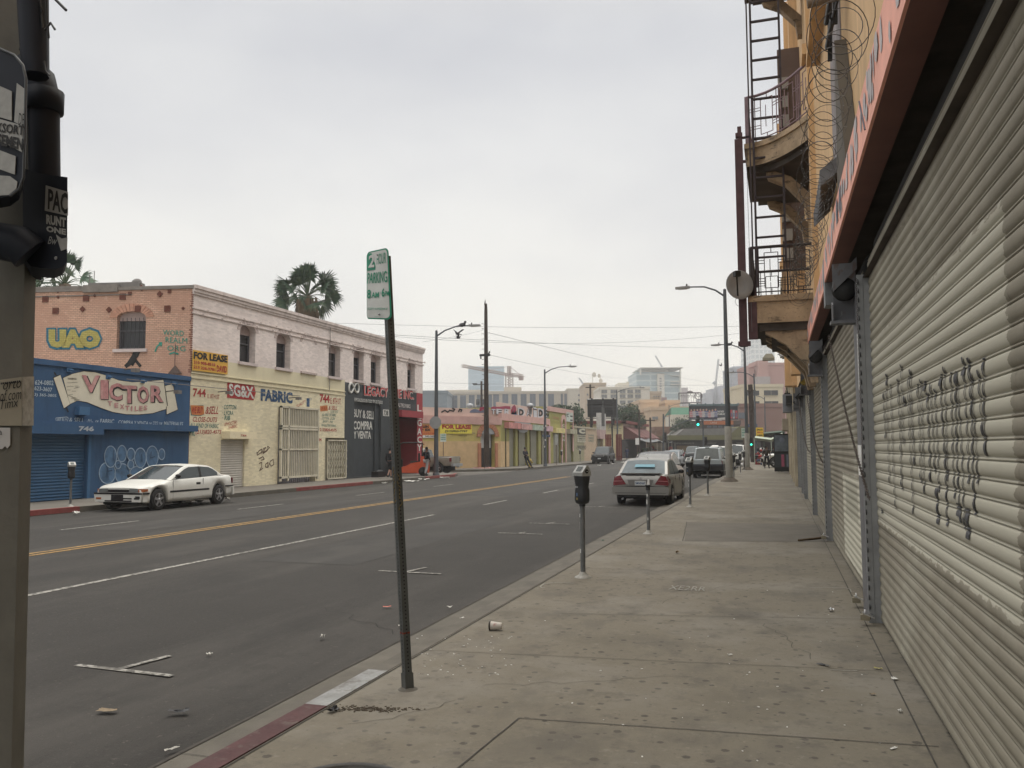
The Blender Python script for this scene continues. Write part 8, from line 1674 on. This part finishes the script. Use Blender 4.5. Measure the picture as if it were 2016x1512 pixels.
person('man in black leaning back beside the yellow hydrant',(-19.8,66.6,0),math.radians(60),dict(hip=(0,.12,.88),chest=(0,.26,1.22),neck=(0,.30,1.42),head=(0,.28,1.56),lsh=(.19,.28,1.36),rsh=(-.19,.28,1.36),lel=(.24,.2,1.1),rel=(-.24,.2,1.1),lha=(.08,.02,1.05),rha=(-.08,.02,1.1),lhp=(.09,.12,.86),rhp=(-.09,.12,.86),lkn=(.1,-.12,.48),rkn=(-.1,0,.46),lft=(.1,-.4,.08),rft=(-.1,-.25,.08)),top=(.012,.013,.02),legs=(.012,.013,.02))
person('person mostly hidden behind the leaning sign post, bare calf stepping out',(-20.7,42.6,0),math.radians(170),dict(lkn=(.1,-.2,.5),lft=(.1,-.25,.08),rkn=(-.06,.1,.5),rft=(-.1,.35,.14)),top=(.015,.015,.018),legs=(.012,.012,.014),sk=mat('skin_light',(.40,.24,.18),.6),shorts=True,s=.97)
person('man in a dark jacket with grey socks standing mid-pavement at the far right',(-.78,66.3,0),math.radians(10),dict(lft=(.16,.03,.08),rft=(-.16,.03,.08),lkn=(.13,-.02,.5),rkn=(-.13,-.02,.5)),top=(.03,.024,.02),legs=(.015,.015,.02),s=.98)
person('man in a black cap and brown jacket behind the display case',(.15,57.5,0),math.radians(-20),top=(.05,.028,.022),legs=(.02,.02,.02),cap=(.01,.01,.012),s=1.0)
person('person in black standing among the goods behind the man in the dark jacket',(-.25,74,0),math.radians(40),top=(.02,.02,.022),legs=(.03,.03,.035),s=.97)
person('person in a purplish top deeper among the right-hand stalls',(-.1,79,0),math.radians(-60),top=(.06,.035,.045),legs=(.02,.02,.03),s=.95)
person('person in dark clothes bending over goods left of the white van',(-1.1,73,0),math.radians(90),dict(chest=(0,-.3,1.12),neck=(0,-.45,1.2),head=(0,-.55,1.25),lsh=(.18,-.4,1.15),rsh=(-.18,-.4,1.15),lel=(.2,-.45,.9),rel=(-.2,-.45,.9),lha=(.15,-.55,.7),rha=(-.15,-.55,.7)),top=(.07,.04,.03),legs=(.03,.03,.03))
person('person in blue sitting at the red fence beside the market stall',(-19.3,112,0),math.radians(0),top=(.03,.04,.09),legs=(.03,.04,.08),s=.95)
# ================================================================ small litter
cupm=mat('paper_cup',(.50,.46,.41),.7,.06,20); lid=mat('cup_lid',(.03,.022,.018),.5)
q=G(977,1241); o=thing('paper_cup','white paper coffee cup with a dark lid lying on the pavement','cup',(q.x,q.y,.04),rz=math.radians(8)); m=MB(); m.lathe([(.038,-.055),(.040,-.05),(.029,.05),(.028,.052)],(0,0,0),20,ax='x'); m.build('cup',cupm,o,); m=MB(); m.lathe([(.036,-.066),(.043,-.062),(.043,-.050),(.038,-.05)],(0,0,0),20,ax='x'); m.build('lid',lid,o)
m=MB(); 
for a in (-.3,0,.3): m.tube([(-.01+.012*math.cos(t)+a*.02,-.034*math.cos(a)-.001,.012+.034*math.sin(a)+.008*math.sin(t)) for t in [k*.9 for k in range(6)]],.0012,4)
m.build('printed_mark',tx_red,o)
whp=mat('white_litter_paper',(.55,.54,.50),.8,.15,30); bkp=mat('black_plastic_scrap',(.012,.012,.014),.4); lfm=mat('dry_leaf',(.22,.17,.11),.8,.2,20)
def scrap(px,py,w_,h_,lb,mt=whp,z=0,curl=.02,seed=0,nm='paper_scrap',cat='litter'):
    q=G(px,py,z); rg=random.Random(px*7+py); o_=MB((q.x,q.y,z)); n=5; a=rg.uniform(0,3.1); u=Vector((math.cos(a),math.sin(a),0)); v=Vector((-u.y,u.x,0))
    o_.grid([[Vector((q.x,q.y,z+.006))+u*w_*(i/n-.5)*rg.uniform(.8,1.1)+v*h_*(j/n-.5)*rg.uniform(.7,1.1)+Vector((0,0,curl*(rg.random()*.8+.3*abs(i/n-.5)*2))) for i in range(n+1)] for j in range(n+1)],0,False)
    tag(o_.build(nm,mt),lb,cat)
scrap(352,1404,.13,.06,'black crumpled plastic scrap on the asphalt near the parking mark',bkp,-.13,.022); scrap(655,1402,.08,.05,'small black scrap beside the red kerb',bkp,0,.025); scrap(212,1401,.13,.07,'dry brownish leaf scrap on the asphalt at the lower left',lfm,-.13,.012); scrap(635,1257,.06,.04,'pale folded paper scrap on the asphalt left of the sign post',whp,-.13,.03)
scrap(338,1477,.09,.025,'thin white strip lying on the asphalt by the gutter',whp,-.13,.01); scrap(412,1290,.05,.04,'small white crumpled scrap on the asphalt above the black plastic',whp,-.13,.02); scrap(762,1196,.09,.05,'tiny pinkish scrap on the asphalt left of the post',mat('pink_scrap',(.5,.16,.12),.7),-.13,.01)
scrap(885,1197,.06,.04,'small pale scrap in the roadway right of the post',whp,-.13,.02); scrap(910,1218,.06,.03,'flat white scrap in the gutter beyond the cup',whp,-.12,.01); scrap(788,1233,.04,.03,'white fleck in the road just left of the sign post',whp,-.13,.01)
scrap(1636,1204,.07,.05,'crumpled foil scrap on the pavement near the nearest shutter post',mat('foil',(.4,.4,.4),.3,metal=.7),0,.03); scrap(1437,1291,.04,.025,'white fleck in the middle of the pavement',whp,0,.01); scrap(1761,1339,.045,.035,'white bottle cap-like scrap close to the shutter foot',whp,0,.015); scrap(1718,1369,.04,.03,'small grey scrap below the shutter, left of the white cap-like scrap',lfm,0,.01); scrap(1772,1403,.035,.025,'small white chip nearest the bottom right shutter',whp,0,.015); scrap(1759,1475,.05,.018,'narrow white strip on the pavement at the bottom right',whp,0,.004)
scrap(1728,1318,.06,.03,'yellowish crumpled wrapper by the wall joint',mat('yellow_wrap',(.38,.34,.12),.6),0,.01); scrap(1622,1311,.11,.035,'dark twig-like scrap left of the yellowish wrapper',bkp,0,.01); scrap(1334,1090,.10,.06,'grey lump of cardboard by the kerb behind the nearest meter',lfm,0,.04); scrap(1187,1065,.06,.04,'greenish scrap on the road edge beyond the nearest meter',mat('green_scrap',(.05,.2,.15),.6),-.13,.02)
for px,py,w_,lb in ((368,992,.3,'white paper litter under the tail of the coupe'),(392,990,.25,'white litter lump beneath the coupe rear bumper'),(448,985,.3,'white litter behind the coupe rear wheel'),(757,953,.35,'white litter on the far kerb left of the sign post'),(810,949,.8,'strip of white litter in the far gutter right of the post'),(835,945,.6,'white plastic litter in the far gutter before the walking man'),(873,942,.5,'white bag in the far gutter right of the lamp'),(882,942,.4,'flat paper beside the white bag in the far gutter'),(150,1013,.3,'white litter in the far gutter by the red kerb'),(1180,917,.4,'pale litter under the black off-road car'),(1208,914,.4,'litter in the far gutter right of the black off-road car'),(1226,911,.5,'grey lump of litter near the market stall kerb')):
    scrap(px,py,w_,w_*.5,lb,whp,-.13,.10)
rg=random.Random(77); m=MB((-2.3,6,0))
for i in range(95):
    a=G(rg.uniform(820,1010),rg.uniform(1250,1330)) if i<50 else G(rg.uniform(1000,1800),rg.uniform(1150,1500)); 
    if a.x>.75: continue
    s_=rg.uniform(.003,.009); t=rg.uniform(0,3); u=Vector((math.cos(t),math.sin(t),0))*s_; v=Vector((-u.y,u.x,0))*.6; m.pr([a-u-v,a+u-v,a+u+v,a-u+v],(0,0,.003))
tag(m.build('paper_flecks',whp),'scatter of tiny pale flecks on the pavement around the sign post and cup','litter',kind='stuff')
m=MB((-2.4,5.2,0))
for i in range(220):
    a=G(rg.gauss(725,40),1396+rg.gauss(0,3)); s_=rg.uniform(.003,.01); m.pr([a+Vector((-s_,-s_,0)),a+Vector((s_,-s_*.5,0)),a+Vector((s_*.3,s_,0))],(0,0,.004))
tag(m.build('dirt_crumbs',mat('dirt_brown',(.06,.045,.03),.9)),'line of brown dirt crumbs on the pavement beside the red kerb end','dirt',kind='stuff')
# wooden stick by the shutter, black bag by the dark grey wall
a=G(1572,1066); b_=G(1625,1060); m=MB(a); m.tube([a+Vector((0,0,.02)),b_+Vector((0,0,.02))],.018,8); m.tube([b_+Vector((0,0,.02)),b_+Vector((.2,.3,.02))],.008,6,1); tag(m.build('wooden_stick',[mat('stick_brown',(.10,.065,.035),.8),blk]),'brown wooden stick lying by the foot of the second shutter','stick')
a=G(716,939); m=MB((-22.0,a.y,0)); m.box(-22.25,-21.8,a.y-.45,a.y+.45,0,.32); m.ell((-22.0,a.y,.33),(.2,.4,.1)); tag(m.build('black_bag',blk,bevel=.05),'black bag lying at the foot of the dark grey recessed panel','bag')
# ================================================================ haze
m=MB(); m.box(-700,500,-150,1150,-2,135); hzm=bpy.data.materials.new('haze_air'); hzm.use_nodes=True; n_=hzm.node_tree; n_.nodes.clear(); oo=n_.nodes.new('ShaderNodeOutputMaterial'); pv=n_.nodes.new('ShaderNodeVolumePrincipled'); pv.inputs['Color'].default_value=(.93,.93,.94,1); pv.inputs['Density'].default_value=.0006; pv.inputs['Anisotropy'].default_value=.2; n_.links.new(pv.outputs[0],oo.inputs['Volume'])
hz_=m.build('haze',hzm); hz_['kind']='stuff'
